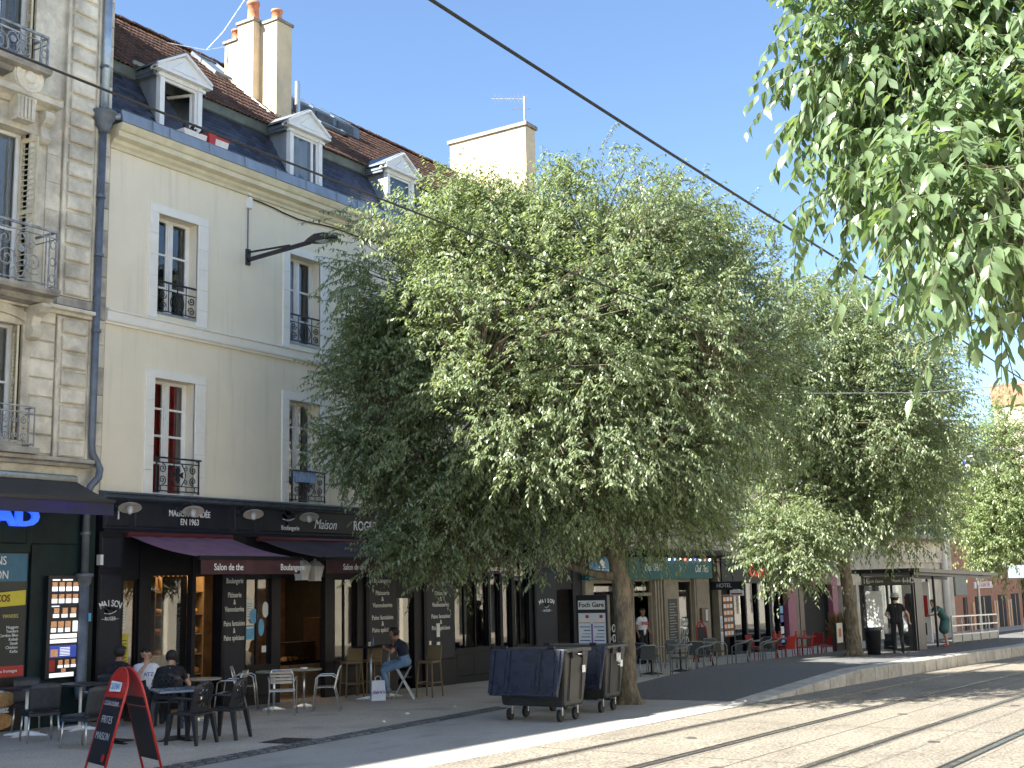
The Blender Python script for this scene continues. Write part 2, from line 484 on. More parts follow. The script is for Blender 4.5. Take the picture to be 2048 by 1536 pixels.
# platform
PH = .30
def ph(x): return PH * min(1., max(0., (x - 8.) / 6.))
plat = thing('tram_platform', None, None); plat['kind'] = 'structure'
mb = MB()
px = [8 + .75 * i for i in range(110)]
for a, b in zip(px[:-1], px[1:]):
    ya, yb = -8.27 + curve_off(a), -8.27 + curve_off(b)
    mb.quad((a, ya, gz(a) + ph(a) + .006), (b, yb, gz(b) + ph(b) + .006), (b, -5.02, gz(b) + ph(b) + .006), (a, -5.02, gz(a) + ph(a) + .006))
    mb.quad((a, -5.02, gz(a) - .02), (a, -5.02, gz(a) + ph(a) + .006), (b, -5.02, gz(b) + ph(b) + .006), (b, -5.02, gz(b) - .02))
mb.build('platform_surface', m_asph, plat)
x = 8.0
while x < 60:
    w = 1.0; g = .035
    a, b = x + g / 2, x + w - g / 2
    ka, kb = -8.78 + curve_off(a), -8.78 + curve_off(b)
    ha, hb = gz(a) + ph(a) + .010, gz(b) + ph(b) + .010
    dy = random.uniform(-.004, .004)
    m_ = MB()
    vs = [(a, ka + dy, gz(a) - .06), (b, kb + dy, gz(b) - .06), (b, kb + .51, gz(b) - .06), (a, ka + .51, gz(a) - .06), (a, ka + dy, ha - .02), (b, kb + dy, hb - .02), (b, kb + .51, hb), (a, ka + .51, ha), (a, ka + dy + .02, ha), (b, kb + dy + .02, hb)]
    m_.add(vs, [(0, 3, 2, 1), (0, 1, 5, 4), (1, 2, 6, 9, 5), (2, 3, 7, 6), (3, 0, 4, 8, 7), (4, 5, 9, 8), (8, 9, 6, 7)])
    m_.build('kerb_stone', m_kerb, plat)
    bk_ = MB(); bk_.hexa([(x - .03, ka + .06, gz(x) - .06), (x + .03, ka + .06, gz(x) - .06), (x + .03, ka + .5, gz(x) - .06), (x - .03, ka + .5, gz(x) - .06), (x - .03, ka + .06, ha - .012), (x + .03, ka + .06, ha - .012), (x + .03, ka + .5, ha - .012), (x - .03, ka + .5, ha - .012)]); bk_.build('mortar_joint', m_joint, plat)
    x += w

# ------------------------------------------------------------------ bakery building
bk = thing('bakery_building', 'cream rendered building with slate mansard roof and black bakery shopfront', 'building', (0, 0, 0))
BX0, BX1 = -.28, 16.95
cols = [(.67, 2.16), (4.32, 5.79), (7.97, 9.45), (11.62, 13.1)]
UZ = (7.47, 9.41); LZ = (4.0, 6.19)
holes = []
for a, b in cols:
    holes += [(a + .21, b - .27, UZ[0], UZ[1]), (a + .21, b - .27, LZ[0], LZ[1])]
mb = MB(); wall_holes(mb, BX0, BX1, 3.9, 10.75, holes, 0, .36)
mb.build('wall', m_plaster, bk)
mb = MB()
mb.box(BX0, BX1, 9.0, 9.2, gz(17) - .3, 12.4); mb.box(BX0, BX0 + .1, .37, 9, -.4, 12.3); mb.box(BX1 - .1, BX1, .37, 9, -.6, 12.3)
for z in (3.86, 7.12, 10.72): mb.box(BX0 + .1, BX1 - .1, .37, 9, z, z + .15)
for x in (3.1, 6.9, 10.5, 14.4): mb.box(x, x + .1, .37, 9, 4.01, 10.7)
mb.box(BX0 + .1, BX1 - .1, 3.4, 3.5, 4.01, 10.7)
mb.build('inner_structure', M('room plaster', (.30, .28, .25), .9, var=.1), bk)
# band course and cornice
MB().prism([(0, 7.04), (-.05, 7.04), (-.06, 7.075), (-.09, 7.09), (-.10, 7.115), (-.10, 7.26), (-.135, 7.275), (-.135, 7.30), (0, 7.335)], 'x', BX0 - .04, BX1).build('band_course', m_trim, bk)
MB().prism([(.02, 10.38), (-.05, 10.38), (-.07, 10.43), (-.12, 10.47), (-.14, 10.53), (-.27, 10.565), (-.27, 10.66), (-.31, 10.675), (-.33, 10.70), (-.37, 10.77), (-.37, 10.80), (.02, 10.80)], 'x', BX0 - .05, BX1).build('cornice', m_corn, bk)
# gutter panels
x = BX0 - .06; gp = [.72, .42, 1.02, .98, .92, .95, 1.0]
i = 0
while x < BX1 - .2:
    w = min(gp[i % 7], BX1 - x)
    m_ = MB(); m_.hexa([(x + .003, -.40, 10.803), (x + w - .003, -.40, 10.803), (x + w - .003, -.36, 10.803), (x + .003, -.36, 10.803), (x + .003, -.35, 11.03), (x + w - .003, -.35, 11.03), (x + w - .003, -.31, 11.03), (x + .003, -.31, 11.03)])
    m_.box(x + w - .022, x + w + .002, -.412, -.385, 10.81, 11.01)
    m_.build('gutter_panel', m_zinc, bk); x += w; i += 1
MB().tube([(BX0 - .06, -.335, 11.035), (BX1, -.335, 11.035)], .018, 8).build('gutter_rim', m_zincd, bk)
MB().box(BX0, BX1, -.3, .1, 10.85, 10.9).build('gutter_floor', m_zincd, bk)
# window builder
m_pane_s = M('pane putty', (.7, .7, .7))
def window(parent, x0, x1, z0, z1, y, rows, depth_mat=None, open_=False, curtain=None, bars=True):
    """two casements; returns the frame mesh"""
    f = MB(); t = .055
    f.box(x0, x0 + t, y, y + .07, z0, z1); f.box(x1 - t, x1, y, y + .07, z0, z1); f.box(x0 + t, x1 - t, y, y + .07, z1 - t, z1); f.box(x0 + t, x1 - t, y, y + .07, z0, z0 + t)
    cx = (x0 + x1) / 2
    f.box(cx - .055, cx + .055, y - .015, y + .06, z0 + t, z1 - t)
    f.box(cx - .018, cx + .018, y - .03, y - .012, z0 + t, z1 - t)
    zs = [z0 + t + (z1 - z0 - 2 * t) * r for r in rows]
    for a, b in ((x0 + t, cx - .055), (cx + .055, x1 - t)):
        f.box(a, a + .035, y + .005, y + .055, z0 + t, z1 - t); f.box(b - .035, b, y + .005, y + .055, z0 + t, z1 - t)
        for zz in zs: f.box(a + .035, b - .035, y + .008, y + .05, zz - .02, zz + .02)
    fr = f.build('window', m_white, parent)
    zz = [z0 + t] + zs + [z1 - t]
    for a, b in ((x0 + t + .035, cx - .09), (cx + .09, x1 - t - .035)):
        for c, d in zip(zz[:-1], zz[1:]):
            MB().quad((a, y + .03, c + .012), (b, y + .03, c + .012), (b, y + .03, d - .012), (a, y + .03, d - .012)).build('pane', m_pane, fr)
    if curtain:
        for (ca, cb, mt) in curtain:
            mb = MB(); n = 24; pts = []
            for q in range(n + 1):
                xx = ca + (cb - ca) * q / n
                pts.append((xx, y + .10 + .02 * math.sin(q * 1.9) + .012 * math.sin(q * 4.1)))
            for p, q in zip(pts[:-1], pts[1:]): mb.quad((p[0], p[1], z0 + .05), (q[0], q[1], z0 + .05), (q[0], q[1], z1 - .04), (p[0], p[1], z1 - .04))
            mb.build('curtain', mt, fr, smooth=True)
    return fr
def rail_lower(mb, x0, x1, z0, z1, y):
    r = .011
    mb.bar((x0 - .05, y, z1), (x1 + .05, y, z1), .045, .03); mb.bar((x0 - .02, y, z1 - .09), (x1 + .02, y, z1 - .09), .02); mb.bar((x0 - .02, y, z0 + .04), (x1 + .02, y, z0 + .04), .022); mb.bar((x0 - .02, y, z0 + .14), (x1 + .02, y, z0 + .14), .016)
    for xx in (x0, x1): mb.bar((xx, y, z0), (xx, y, z1), .022); mb.bar((xx, y, z0 + .04), (xx, y + .14, z0 + .04), .018); mb.bar((xx, y, z1 - .02), (xx, y + .14, z1 - .02), .018)
    cx = (x0 + x1) / 2; lo, hi = z0 + .14, z1 - .09; cz = (lo + hi) / 2; w = (x1 - x0) / 2
    for s_ in (-1, 1):
        for (dz, sg) in ((.105, 1), (-.105, -1)):
            mb.tube(spiral(cx + s_ * w * .72, cz + dz, .088, 1.6, R(90) if sg > 0 else R(-90), y, s_ * sg, 18), r, 5)
            mb.tube(spiral(cx + s_ * w * .36, cz + dz * 1.2, .052, 1.3, R(90) if sg > 0 else R(-90), y, -s_ * sg, 12), r * .8, 5)
        mb.tube([(cx + s_ * w * (.16 + .2 * math.sin(q / 10 * math.pi)), y, lo + (hi - lo) * q / 10) for q in range(11)], r, 5)
        mb.prism([(cx, cz), (cx + s_ * .13, cz + .06), (cx + s_ * .11, cz), (cx + s_ * .13, cz - .06)][::s_], 'y', y - .012, y + .012)
    for s_ in (-1, 1): mb.prism([(cx - .025, cz), (cx - .05, cz + s_ * .1), (cx, cz + s_ * .15), (cx + .05, cz + s_ * .1), (cx + .025, cz)][::-s_], 'y', y - .012, y + .012)
    for q in range(5): mb.bar((x0 + (x1 - x0) * (q + .5) / 5, y, z0 + .04), (x0 + (x1 - x0) * (q + .5) / 5, y, z0 + .14), .012)
def rail_upper(mb, x0, x1, z0, z1, y):
    r = .011
    mb.bar((x0 - .05, y, z1), (x1 + .05, y, z1), .045, .028); mb.bar((x0, y, z1 - .16), (x1, y, z1 - .16), .016); mb.bar((x0, y, z0 + .03), (x1, y, z0 + .03), .018)
    for xx in (x0, x1): mb.bar((xx, y, z0), (xx, y, z1), .022); mb.bar((xx, y, z0 + .03), (xx, y + .14, z0 + .03), .016); mb.bar((xx, y, z1 - .16), (xx, y + .14, z1 - .16), .016)
    cx = (x0 + x1) / 2; lo, hi = z0 + .03, z1 - .16; h = (hi - lo)
    mb.tube([(cx + .17 * math.cos(a), y, (lo + hi) / 2 + .17 * math.sin(a)) for a in [q * math.pi / 9 for q in range(19)]], r, 5)
    mb.tube([(cx + .10 * math.cos(a), y, (lo + hi) / 2 + .12 * math.sin(a)) for a in [q * math.pi / 9 for q in range(19)]], r * .8, 5)
    mb.bar((cx, y, lo), (cx, y, z1), .018)
    for s_ in (-1, 1):
        for q, zz in enumerate((.24, .76)):
            mb.tube(spiral(cx + s_ * (x1 - x0) * .36, lo + h * zz, .085, 1.5, R(180) if s_ > 0 else 0, y, s_ * (1 if q % 2 else -1), 14), r, 5)
        for fx in (.22,): mb.bar((cx + s_ * (x1 - x0) * fx, y, lo), (cx + s_ * (x1 - x0) * fx, y, z1), .014)
for ci, (a, b) in enumerate(cols):
    for lvl, (z0, z1) in enumerate((UZ, LZ)):
        xa, xb = a + .21, b - .27
        if lvl == 0: cur = [(xb - .26, xb - .04, M('grey green drape', (.16, .19, .19), .9, var=.15))]
        elif ci == 0: cur = [(xa + .02, xb - .14, m_darkred), (xb - .14, xb - .03, m_curt)]
        else: cur = [(xb - .2, xb - .03, m_curt)]
        fr = window(bk, xa, xb, z0, z1, .24, (.28, .64) if lvl == 0 else (.27, .52, .77), curtain=cur)
        if lvl == 1: fr['label'] = 'first floor casement with four rows of panes'
        # stone surround in blocks
        yb = -.035
        top = z1 + .17
        MB().block(a, b, yb, .02, z1, top, .006).build('stone_block', m_trim, fr)
        zb = 7.335 if lvl == 0 else 4.0
        n = 5
        for s_, (c, d) in enumerate(((a, xa), (xb, b))):
            off = .07 * s_
            zz = [zb] + [zb + (z1 - zb) * (q + 1) / n - off for q in range(n - 1)] + [z1]
            for p, q in zip(zz[:-1], zz[1:]): MB().block(c, d, yb, .02, p + .001, q - .002, .005).build('stone_block', m_trim, fr)
        mb = MB()
        if lvl == 0: rail_upper(mb, xa + .04, xb + .03, z0 + .02, z0 + .62, .02); MB().box(xa, xb, -.02, .24, z0 - .04, z0 + .004).build('sill', m_zinc, fr)
        else: rail_lower(mb, xa + .02, xb + .05, z0 + .02, z0 + .68, -.10); MB().box(xa, xb, -.02, .24, z0 - .03, z0 + .015).build('sill', m_trim, fr)
        mb.build('railing', m_iron, fr)
# towel drying on the second first-floor railing
mb = MB(); n = 16; xa, xb = 4.55, 5.28
for q in range(n):
    p, r_ = xa + (xb - xa) * q / n, xa + (xb - xa) * (q + 1) / n
    yy = lambda t: -.135 + .008 * math.sin(t * 19)
    mb.quad((p, yy(p), 4.44), (r_, yy(r_), 4.44), (r_, -.10, 4.702), (p, -.10, 4.702)); mb.quad((p, -.10, 4.702), (r_, -.10, 4.702), (r_, -.07, 4.50), (p, -.07, 4.50))
tag(mb.build('towel', M('blue white towel', (.10, .24, .46), .95, c2=(.45, .52, .6), sc=7, stretch=(6, 1, 1)), smooth=True), 'blue and white towel hung over a first floor window railing', 'towel')

# mansard slates
p0 = Vector((0, .0, 10.98)); p1 = Vector((0, .76, 12.30)); dv = (p1 - p0); Ls = dv.length; dv.normalize()
nrm = Vector((0, -dv.z, dv.y))
dormx = [(.92, 2.02), (4.62, 5.68), (8.06, 9.14), (11.6, 12.7)]
roof = MB().hexa([(BX0, p0.y + .02, p0.z), (BX1, p0.y + .02, p0.z), (BX1, 4, 11), (BX0, 4, 11), (BX0, p1.y + .02, p1.z), (BX1, p1.y + .02, p1.z), (BX1, 4, 12.3), (BX0, 4, 12.3)]).build('mansard_roof', m_slate, bk)
ang = math.atan2(dv.z, dv.y)
slate = MB().hexa([(-.105, 0, -.007), (.105, 0, -.007), (.105, .19, -.007), (-.105, .19, -.007), (-.102, .003, .008), (.102, .003, .008), (.102, .19, .004), (-.102, .19, .004)]).mesh('slate', m_slate)
rest = MB(); ns = 0; cand = []
rows = int(Ls / .112)
for rI in range(rows):
    s0 = rI * .112
    x = BX0 + (.108 if rI % 2 else 0)
    while x < BX1:
        hid = any(a - .02 < x < b + .02 for a, b in dormx)
        if not hid: cand.append((x, s0))
        x += .216
cand.sort(key=lambda c: c[0] + .3 * c[1])
for i, (x, s0) in enumerate(cand):
    base = p0 + dv * s0 + nrm * .020
    rot = Euler((ang - .05 + random.uniform(-.012, .012), 0, random.uniform(-.012, .012)))
    if i < 300: link('slate', slate, roof, (x, base.y, base.z), rot)
    else:
        mt = Matrix.Translation((x, base.y, base.z)) @ rot.to_matrix().to_4x4()
        rest.add([mt @ v.co for v in slate.vertices], [tuple(p.vertices) for p in slate.polygons])
tag(rest.build('slates', m_slate, roof), kind='stuff')
# flashing and tile roof
MB().prism([(.70, 12.26), (.66, 12.29), (.62, 12.48), (.66, 12.50), (.80, 12.32)], 'x', BX0, BX1).build('flashing', M('green grey zinc', (.14, .165, .15), .55, c2=(.09, .105, .10), sc=4, metal=.3), bk)
E0 = Vector((0, .56, 12.47)); E1 = Vector((0, 4.0, 15.42)); tv = E1 - E0; Lt = tv.length; tv.normalize(); tn = Vector((0, -tv.z, tv.y)); tang = math.atan2(tv.z, tv.y)
troof = MB().prism([(.74, 12.54), (4.0, 15.36), (9.0, 12.3), (.80, 12.3)], 'x', BX0, BX1).build('tile_roof', m_tile, bk)
def tile_mesh():
    mb = MB(); n = 8; W = .235; Lh = .40
    pr = [(-W / 2 + W * i / n, .018 * math.cos(4 * math.pi * i / n)) for i in range(n + 1)]
    vs = [(x, 0, z + .022) for x, z in pr] + [(x, Lh, z) for x, z in pr] + [(x, 0, z + .004) for x, z in pr]
    fs = [(i, i + 1, n + 2 + i, n + 1 + i) for i in range(n)] + [(i + 1, i, 2 * n + 2 + i, 2 * n + 3 + i) for i in range(n)]
    return mb.add(vs, fs).mesh('roof_tile', m_tile, True)
tm = tile_mesh(); rest = MB(); cand = []
vel = [(4.95, 5.75, 2.85, 3.7), (8.3, 9.3, 2.5, 3.2)]
for rI in range(int(Lt / .33)):
    for cI in range(int((BX1 - BX0) / .222)):
        x = BX0 + .12 + cI * .222; p = E0 + tv * (rI * .33)
        cand.append((x, p.y, p.z))
cand.sort(key=lambda c: c[0] + c[1] * .4)
for i, (x, y, z) in enumerate(cand):
    if any(a - .05 < x < b + .05 and c - .25 < y < d for a, b, c, d in vel): continue
    rot = Euler((tang - .03 + random.uniform(-.012, .012), random.uniform(-.03, .03), random.uniform(-.02, .02)))
    if i < 300: link('roof_tile', tm, troof, (x, y, z), rot)
    else:
        mt = Matrix.Translation((x, y, z)) @ rot.to_matrix().to_4x4()
        rest.add([mt @ v.co for v in tm.vertices], [tuple(p.vertices) for p in tm.polygons])
tag(rest.build('roof_tiles', m_tile, troof, smooth=True), kind='stuff')
rm = MB(); n = 6
for a, b in ((0, .44),):
    v = [(a, .115 * math.cos(math.pi * k / n), .10 * math.sin(math.pi * k / n)) for k in range(n + 1)] + [(b, .10 * math.cos(math.pi * k / n), .085 * math.sin(math.pi * k / n)) for k in range(n + 1)]
    rm.add(v, [(k, k + 1, n + 2 + k, n + 1 + k) for k in range(n)] + [tuple(range(n + 1))])
rmm = rm.mesh('ridge_tile', m_tile, True)
x = BX0
while x < BX1 - .1:
    link('ridge_tile', rmm, troof, (x, 4.0, 15.40), (random.uniform(-.04, .04), random.uniform(-.01, .02), random.uniform(-.01, .01))); x += .41
# roof windows
for (a, b, c, d) in vel:
    s0 = (c - E0.y) / tv.y; s1 = (d - E0.y) / tv.y
    def rp(x, s_, h): p = E0 + tv * s_ + tn * h; return (x, p.y, p.z)
    m_ = MB()
    for (xa, xb, sa, sb) in ((a, b, s0, s0 + .08), (a, b, s1 - .08, s1), (a, a + .07, s0 + .08, s1 - .08), (b - .07, b, s0 + .08, s1 - .08)):
        m_.hexa([rp(xa, sa, 0), rp(xb, sa, 0), rp(xb, sb, 0), rp(xa, sb, 0), rp(xa, sa, .09), rp(xb, sa, .09), rp(xb, sb, .09), rp(xa, sb, .09)])
    vw = m_.build('roof_window', m_zincd, bk)
    MB().hexa([rp(a + .07, s0 + .08, .03), rp(b - .07, s0 + .08, .03), rp(b - .07, s1 - .08, .03), rp(a + .07, s1 - .08, .03), rp(a + .07, s0 + .08, .06), rp(b - .07, s0 + .08, .06), rp(b - .07, s1 - .08, .06), rp(a + .07, s1 - .08, .06)]).build('pane', M('roof glass', (.12, .15, .18), .08, spec=.8), vw)
# glazed lantern beside the chimney
L0 = MB(); L0.hexa([(6.6, 2.75, 14.2), (10.2, 2.75, 14.2), (10.2, 4.3, 15.3), (6.6, 4.3, 15.3), (6.6, 2.75, 14.66), (10.2, 2.75, 14.66), (10.2, 4.3, 15.66), (6.6, 4.3, 15.66)])
lan = L0.build('roof_lantern', m_zincd, bk)
for q in range(4):
    a = 6.75 + q * .84
    MB().hexa([(a, 2.85, 14.72), (a + .68, 2.85, 14.72), (a + .68, 4.2, 15.59), (a, 4.2, 15.59), (a, 2.84, 14.76), (a + .68, 2.84, 14.76), (a + .68, 4.19, 15.64), (a, 4.19, 15.64)]).build('glass_pane', M('roof glass', (.12, .15, .18), .08), lan)
    MB().hexa([(a, 2.73, 14.34), (a + .66, 2.73, 14.34), (a + .66, 2.76, 14.34), (a, 2.76, 14.34), (a, 2.72, 14.60), (a + .66, 2.72, 14.60), (a + .66, 2.76, 14.60), (a, 2.76, 14.60)]).build('front_pane', M('dull lantern glass', (.05, .048, .045), .3, var=.5, sc=4), lan)
MB().tube([(7.35, 2.4, 13.9), (7.35, 2.4, 14.95)], .07, 10).build('vent_pipe', m_alu, bk)
# chimneys
c1 = MB()
c1.box(5.46, 6.06, 2.25, 3.05, 13.2, 15.42)
c1b = c1.build('chimney', m_chim, bk, bevel=.012)
MB().box(5.47, 5.95, 2.10, 2.62, 13.1, 15.80).build('flue_shaft', m_chim, c1b)
MB().box(5.70, 6.22, 1.55, 2.095, 13.1, 15.74).build('flue_shaft', m_chim, c1b)
m_cap = M('chimney cap', (.24, .22, .19), .9, var=.3, sc=6)
for (a, b, c, d, z) in ((5.42, 6.10, 2.625, 3.09, 15.423), (5.43, 5.99, 2.06, 2.66, 15.803), (5.665, 6.255, 1.51, 2.058, 15.743)):
    MB().box(a, b, c, d, z, z + .07).build('chimney_cap', m_cap, c1b)
pot = [(.13, 0), (.145, .03), (.13, .06), (.12, .30), (.145, .31), (.145, .36), (.11, .37), (.09, .37), (.09, .1)]
for (x, y, z, sc) in ((5.68, 2.86, 15.49, .9), (5.70, 2.34, 15.87, 1.5), (5.96, 1.80, 15.81, .95)):
    MB().lathe([(r * (1.1 if sc > 1 else 1), zz * sc) for r, zz in pot], 14, (x, y, z)).build('chimney_pot', m_pot, c1b, smooth=True)
MB().prism([(1.5, 13.15), (3.1, 14.55), (3.1, 14.70), (1.5, 13.32)], 'x', 5.38, 5.459).build('lead_flashing', m_trim, c1b)
c2 = MB().box(16.45, 17.02, 1.25, 4.15, 12.0, 16.40).build('chimney', m_chim, bk, bevel=.01)
MB().box(16.39, 17.08, 1.18, 4.22, 16.403, 16.52).build('chimney_cap', m_cap, c2)
mb = MB()
for q in range(9): mb.lathe([(.09, 0), (.07, .06), (.03, .09)], 7, (16.74 + random.uniform(-.15, .15), 1.5 + q * .32, 16.52))
mb.build('mortar_lumps', m_cap, c2)
an = thing('tv_antenna', 'grey rooftop aerial of thin rods on the tall chimney slab', 'antenna', (16.75, 1.45, 16.5))
MB().tube([(0, 0, 0), (0, 0, 1.0)], .022, 6).build('mast', m_steel, an)
mb = MB(); mb.tube([(.05, -.05, .92), (-.45, .95, 1.0)], .014, 5)
for q in range(9):
    t = q / 9; c = Vector((.05 - .5 * t, -.05 + t, .92 + .08 * t)); w = .16 + .05 * math.sin(q)
    mb.tube([c - Vector((.04, .02, w)), c + Vector((.04, .02, w))], .008, 4); mb.tube([c - Vector((w * .8, .4 * w, 0)), c + Vector((w * .8, .4 * w, 0))], .007, 4)
mb.build('boom', m_steel, an)
mb = MB(); mb.tube([(-.2, .35, .6), (.2, -.1, .62)], .01, 4); mb.tube([(0, 0, .6), (-.15, .3, .6)], .01, 4)
mb.build('lower_dipole', m_steel, an)
# bunting rope tied to the chimney
mb = MB(); pts = [(5.45, 2.9, 15.35), (5.0, 3.2, 15.15), (4.2, 3.8, 15.22), (3.6, 4.0, 15.35)]
mb.tube(pts, .012, 5); mb.tube([(5.0, 3.2, 15.15), (5.35, 3.0, 15.7), (5.75, 2.7, 16.6), (6.2, 2.4, 18.0)], .012, 5)
tag(mb.build('rope', M('blue rope', (.25, .42, .62), .9, c2=(.8, .85, .9), sc=14)), 'thin blue and white rope tied to the potted chimney', 'rope')
# dormers
for di, (a, b) in enumerate(dormx[:3]):
    ym = .08; zt = 12.36; ap = 12.83; cx = (a + b) / 2
    m_ = MB()
    m_.box(a, a + .11, ym, ym + .12, 11.03, zt); m_.box(b - .11, b, ym, ym + .12, 11.03, zt); m_.box(a + .11, b - .11, ym + .003, ym + .12, zt - .09, zt)
    m_.box(a - .06, a + .12, ym - .03, ym + .05, zt - .1, zt - .04); m_.box(b - .12, b + .06, ym - .03, ym + .05, zt - .1, zt - .04)
    m_.prism([(a - .17, zt), (b + .17, zt), (b + .17, zt + .06), (cx, ap), (a - .17, zt + .06)], 'y', ym - .06, ym + .10)
    for (p, q) in (((a - .17, zt + .085), (cx, ap + .045)), ((cx, ap + .045), (b + .17, zt + .085))):
        m_.bar((p[0], ym - .04, p[1]), (q[0], ym - .04, q[1]), .17, .05)
    m_.bar((a - .17, ym - .045, zt + .02), (b + .17, ym - .045, zt + .02), .15, .05)
    dm = m_.build('dormer', m_white, bk)
    MB().prism([(a + .22, zt + .105), (b - .22, zt + .105), (cx, ap - .10)], 'y', ym - .08, ym - .061).build('pediment_moulding', m_white, dm)
    for s_, xx in ((0, a), (1, b - .03)):
        MB().prism([(ym + .12, 11.06), (ym + .12, zt + .02), (.86, zt + .02), (.74, 12.28)], 'x', xx, xx + .03).build('cheek', m_zinc if s_ == 0 else m_zincd, dm)  # left cheek takes lighter zinc for the light it catches, right one darker
        MB().bar((xx + .015, ym - .03, 11.07), (xx + .015, .74, 12.26), .03, .04).build('cheek_flashing', m_zincd, dm)
    m_ = MB()
    for s_ in (-1, 1):
        e = cx + s_ * ((b - a) / 2 + .2)
        m_.hexa([(e, ym - .09, zt + .07), (cx, ym - .09, ap + .05), (cx, 1.75, ap + .05), (e, 1.2, zt + .07), (e, ym - .09, zt + .11), (cx, ym - .09, ap + .10), (cx, 1.75, ap + .10), (e, 1.2, zt + .11)][::1])
    m_.build('dormer_roof', m_zincd, dm)
    m_ = MB()
    for xx in (a - .15, b + .05): m_.box(xx, xx + .10, ym + .05, .95, zt - .03, zt + .06); m_.box(xx + .02, xx + .08, ym + .05, .9, zt - .09, zt - .03)
    m_.build('eave_moulding', m_zincd, dm)
    # sash
    xa, xb, za, zb = a + .11, b - .11, 11.06, zt - .09
    m_ = MB(); t = .05
    m_.box(xa, xa + t, ym + .05, ym + .10, za, zb); m_.box(xb - t, xb, ym + .05, ym + .10, za, zb); m_.box(xa + t, xb - t, ym + .05, ym + .10, zb - t, zb); m_.box(xa + t, xb - t, ym + .05, ym + .10, za, za + t)
    sash = m_.build('sash_frame', m_white, dm)
    room = MB(); room.quad((xa - .3, 1.6, 11), (xb + .3, 1.6, 11), (xb + .3, 1.6, 13), (xa - .3, 1.6, 13)); 
    if di == 0:
        lf = MB(); w = xb - xa - .1
        def Q(u, v): return (xb - .06 - u * .35, ym + .11 + u * .93, v)
        for (u0, u1, v0, v1) in ((0, .06, za + .05, zb - .05), (w - .12, w - .06, za + .05, zb - .05), (.06, w - .12, zb - .12, zb - .05), (.06, w - .12, za + .05, za + .12)):
            p = [Vector(Q(u0, v0)), Vector(Q(u1, v0)), Vector(Q(u1, v1)), Vector(Q(u0, v1))]; o_ = Vector((.04, .015, 0))
            lf.hexa([p[0], p[1], p[1] + o_, p[0] + o_, p[3], p[2], p[2] + o_, p[3] + o_])
        lf.build('open_casement', m_white, dm)
        MB().quad(Q(.06, za + .1), Q(w - .12, za + .1), Q(w - .12, zb - .1), Q(.06, zb - .1)).build('pane', m_pane, dm)
        MB().hexa([(xa - .25, 1.3, 11.05), (xb + .3, 1.3, 11.05), (xb + .3, 1.35, 11.05), (xa - .25, 1.35, 11.05), (xa - .25, .7, 12.7), (xb + .3, .7, 12.7), (xb + .3, .75, 12.7), (xa - .25, .75, 12.7)]).build('attic_wall', M('attic wall', (.42, .44, .36), .9, var=.1), dm)
    elif di == 1:
        mb = MB(); n = 20
        for q in range(n):
            f = lambda t: (xa + .05 + (xb - xa - .12) * t, ym + .17 + .03 * math.sin(t * 15))
            p, r_ = f(q / n), f((q + 1) / n); lo = lambda t: 11.22 + .25 * abs(t - .45) 
            mb.quad((p[0], p[1], lo(q / n)), (r_[0], r_[1], lo((q + 1) / n)), (r_[0], r_[1], zb - .03), (p[0], p[1], zb - .03))
        mb.build('curtain', m_curt, dm, smooth=True)
        MB().quad((xa + t, ym + .07, za + t), (xb - t, ym + .07, za + t), (xb - t, ym + .07, zb - t), (xa + t, ym + .07, zb - t)).build('pane', m_pane, dm)
        MB().box(cx + .2, cx + .26, ym + .04, ym + .12, za, zb).build('mullion', m_white, dm)
    else:
        MB().quad((xa + t, ym + .07, za + t), (xb - t, ym + .07, za + t), (xb - t, ym + .07, zb - t), (xa + t, ym + .07, zb - t)).build('pane', m_pane, dm)
        MB().quad((xa, ym + .2, za), (xb, ym + .2, za), (xb, ym + .2, zb), (xa, ym + .2, zb)).build('sky_reflection', M('blue grey blind', (.13, .19, .26), .8, var=.1), dm)  # sky mirrored in the third dormer's glass, put in as a blue panel
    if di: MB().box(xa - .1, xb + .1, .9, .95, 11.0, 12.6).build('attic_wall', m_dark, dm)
# planters on the gutter
pl = thing('planter_box', 'small red and white window box on the gutter under the open dormer', 'planter', (1.93, -.22, 10.9))
MB().hexa([(-.05, -.09, .12), (.42, -.09, .12), (.42, .09, .12), (-.05, .09, .12), (-.08, -.11, .30), (.45, -.11, .30), (.45, .11, .30), (-.08, .11, .30)]).build('trough', M('white plastic', (.75, .72, .68), .5, var=.08), pl)
MB().box(-.09, .46, -.12, .12, .295, .34).build('rim', M('red plastic', (.45, .03, .03), .5, var=.1), pl)
MB().hexa([(-.09, -.125, .14), (.06, -.125, .14), (.06, .1, .14), (-.09, .1, .14), (-.11, -.135, .36), (.08, -.135, .36), (.08, .1, .36), (-.11, .1, .36)]).build('red_pot', M('red plastic', (.45, .03, .03), .5, var=.1), pl)
pw = thing('window_trough', 'white plastic trough with dark netting beside the red window box', 'planter', (1.28, -.2, 10.9))
MB().hexa([(-.05, -.1, .12), (.5, -.1, .12), (.5, .1, .12), (-.05, .1, .12), (-.08, -.12, .28), (.52, -.12, .28), (.52, .12, .28), (-.08, .12, .28)]).build('trough', M('white plastic', (.75, .72, .68), .5, var=.08), pw)
mb = MB()
for q in range(14): mb.tube([(-.05 + .035 * q, -.05 + .03 * math.sin(q * 2.2), .27), (-.04 + .035 * q, -.1 + .1 * math.sin(q), .34 + .06 * math.sin(q * 1.7))], .018, 5)
mb.build('dead_plants', m_rubber, pw)
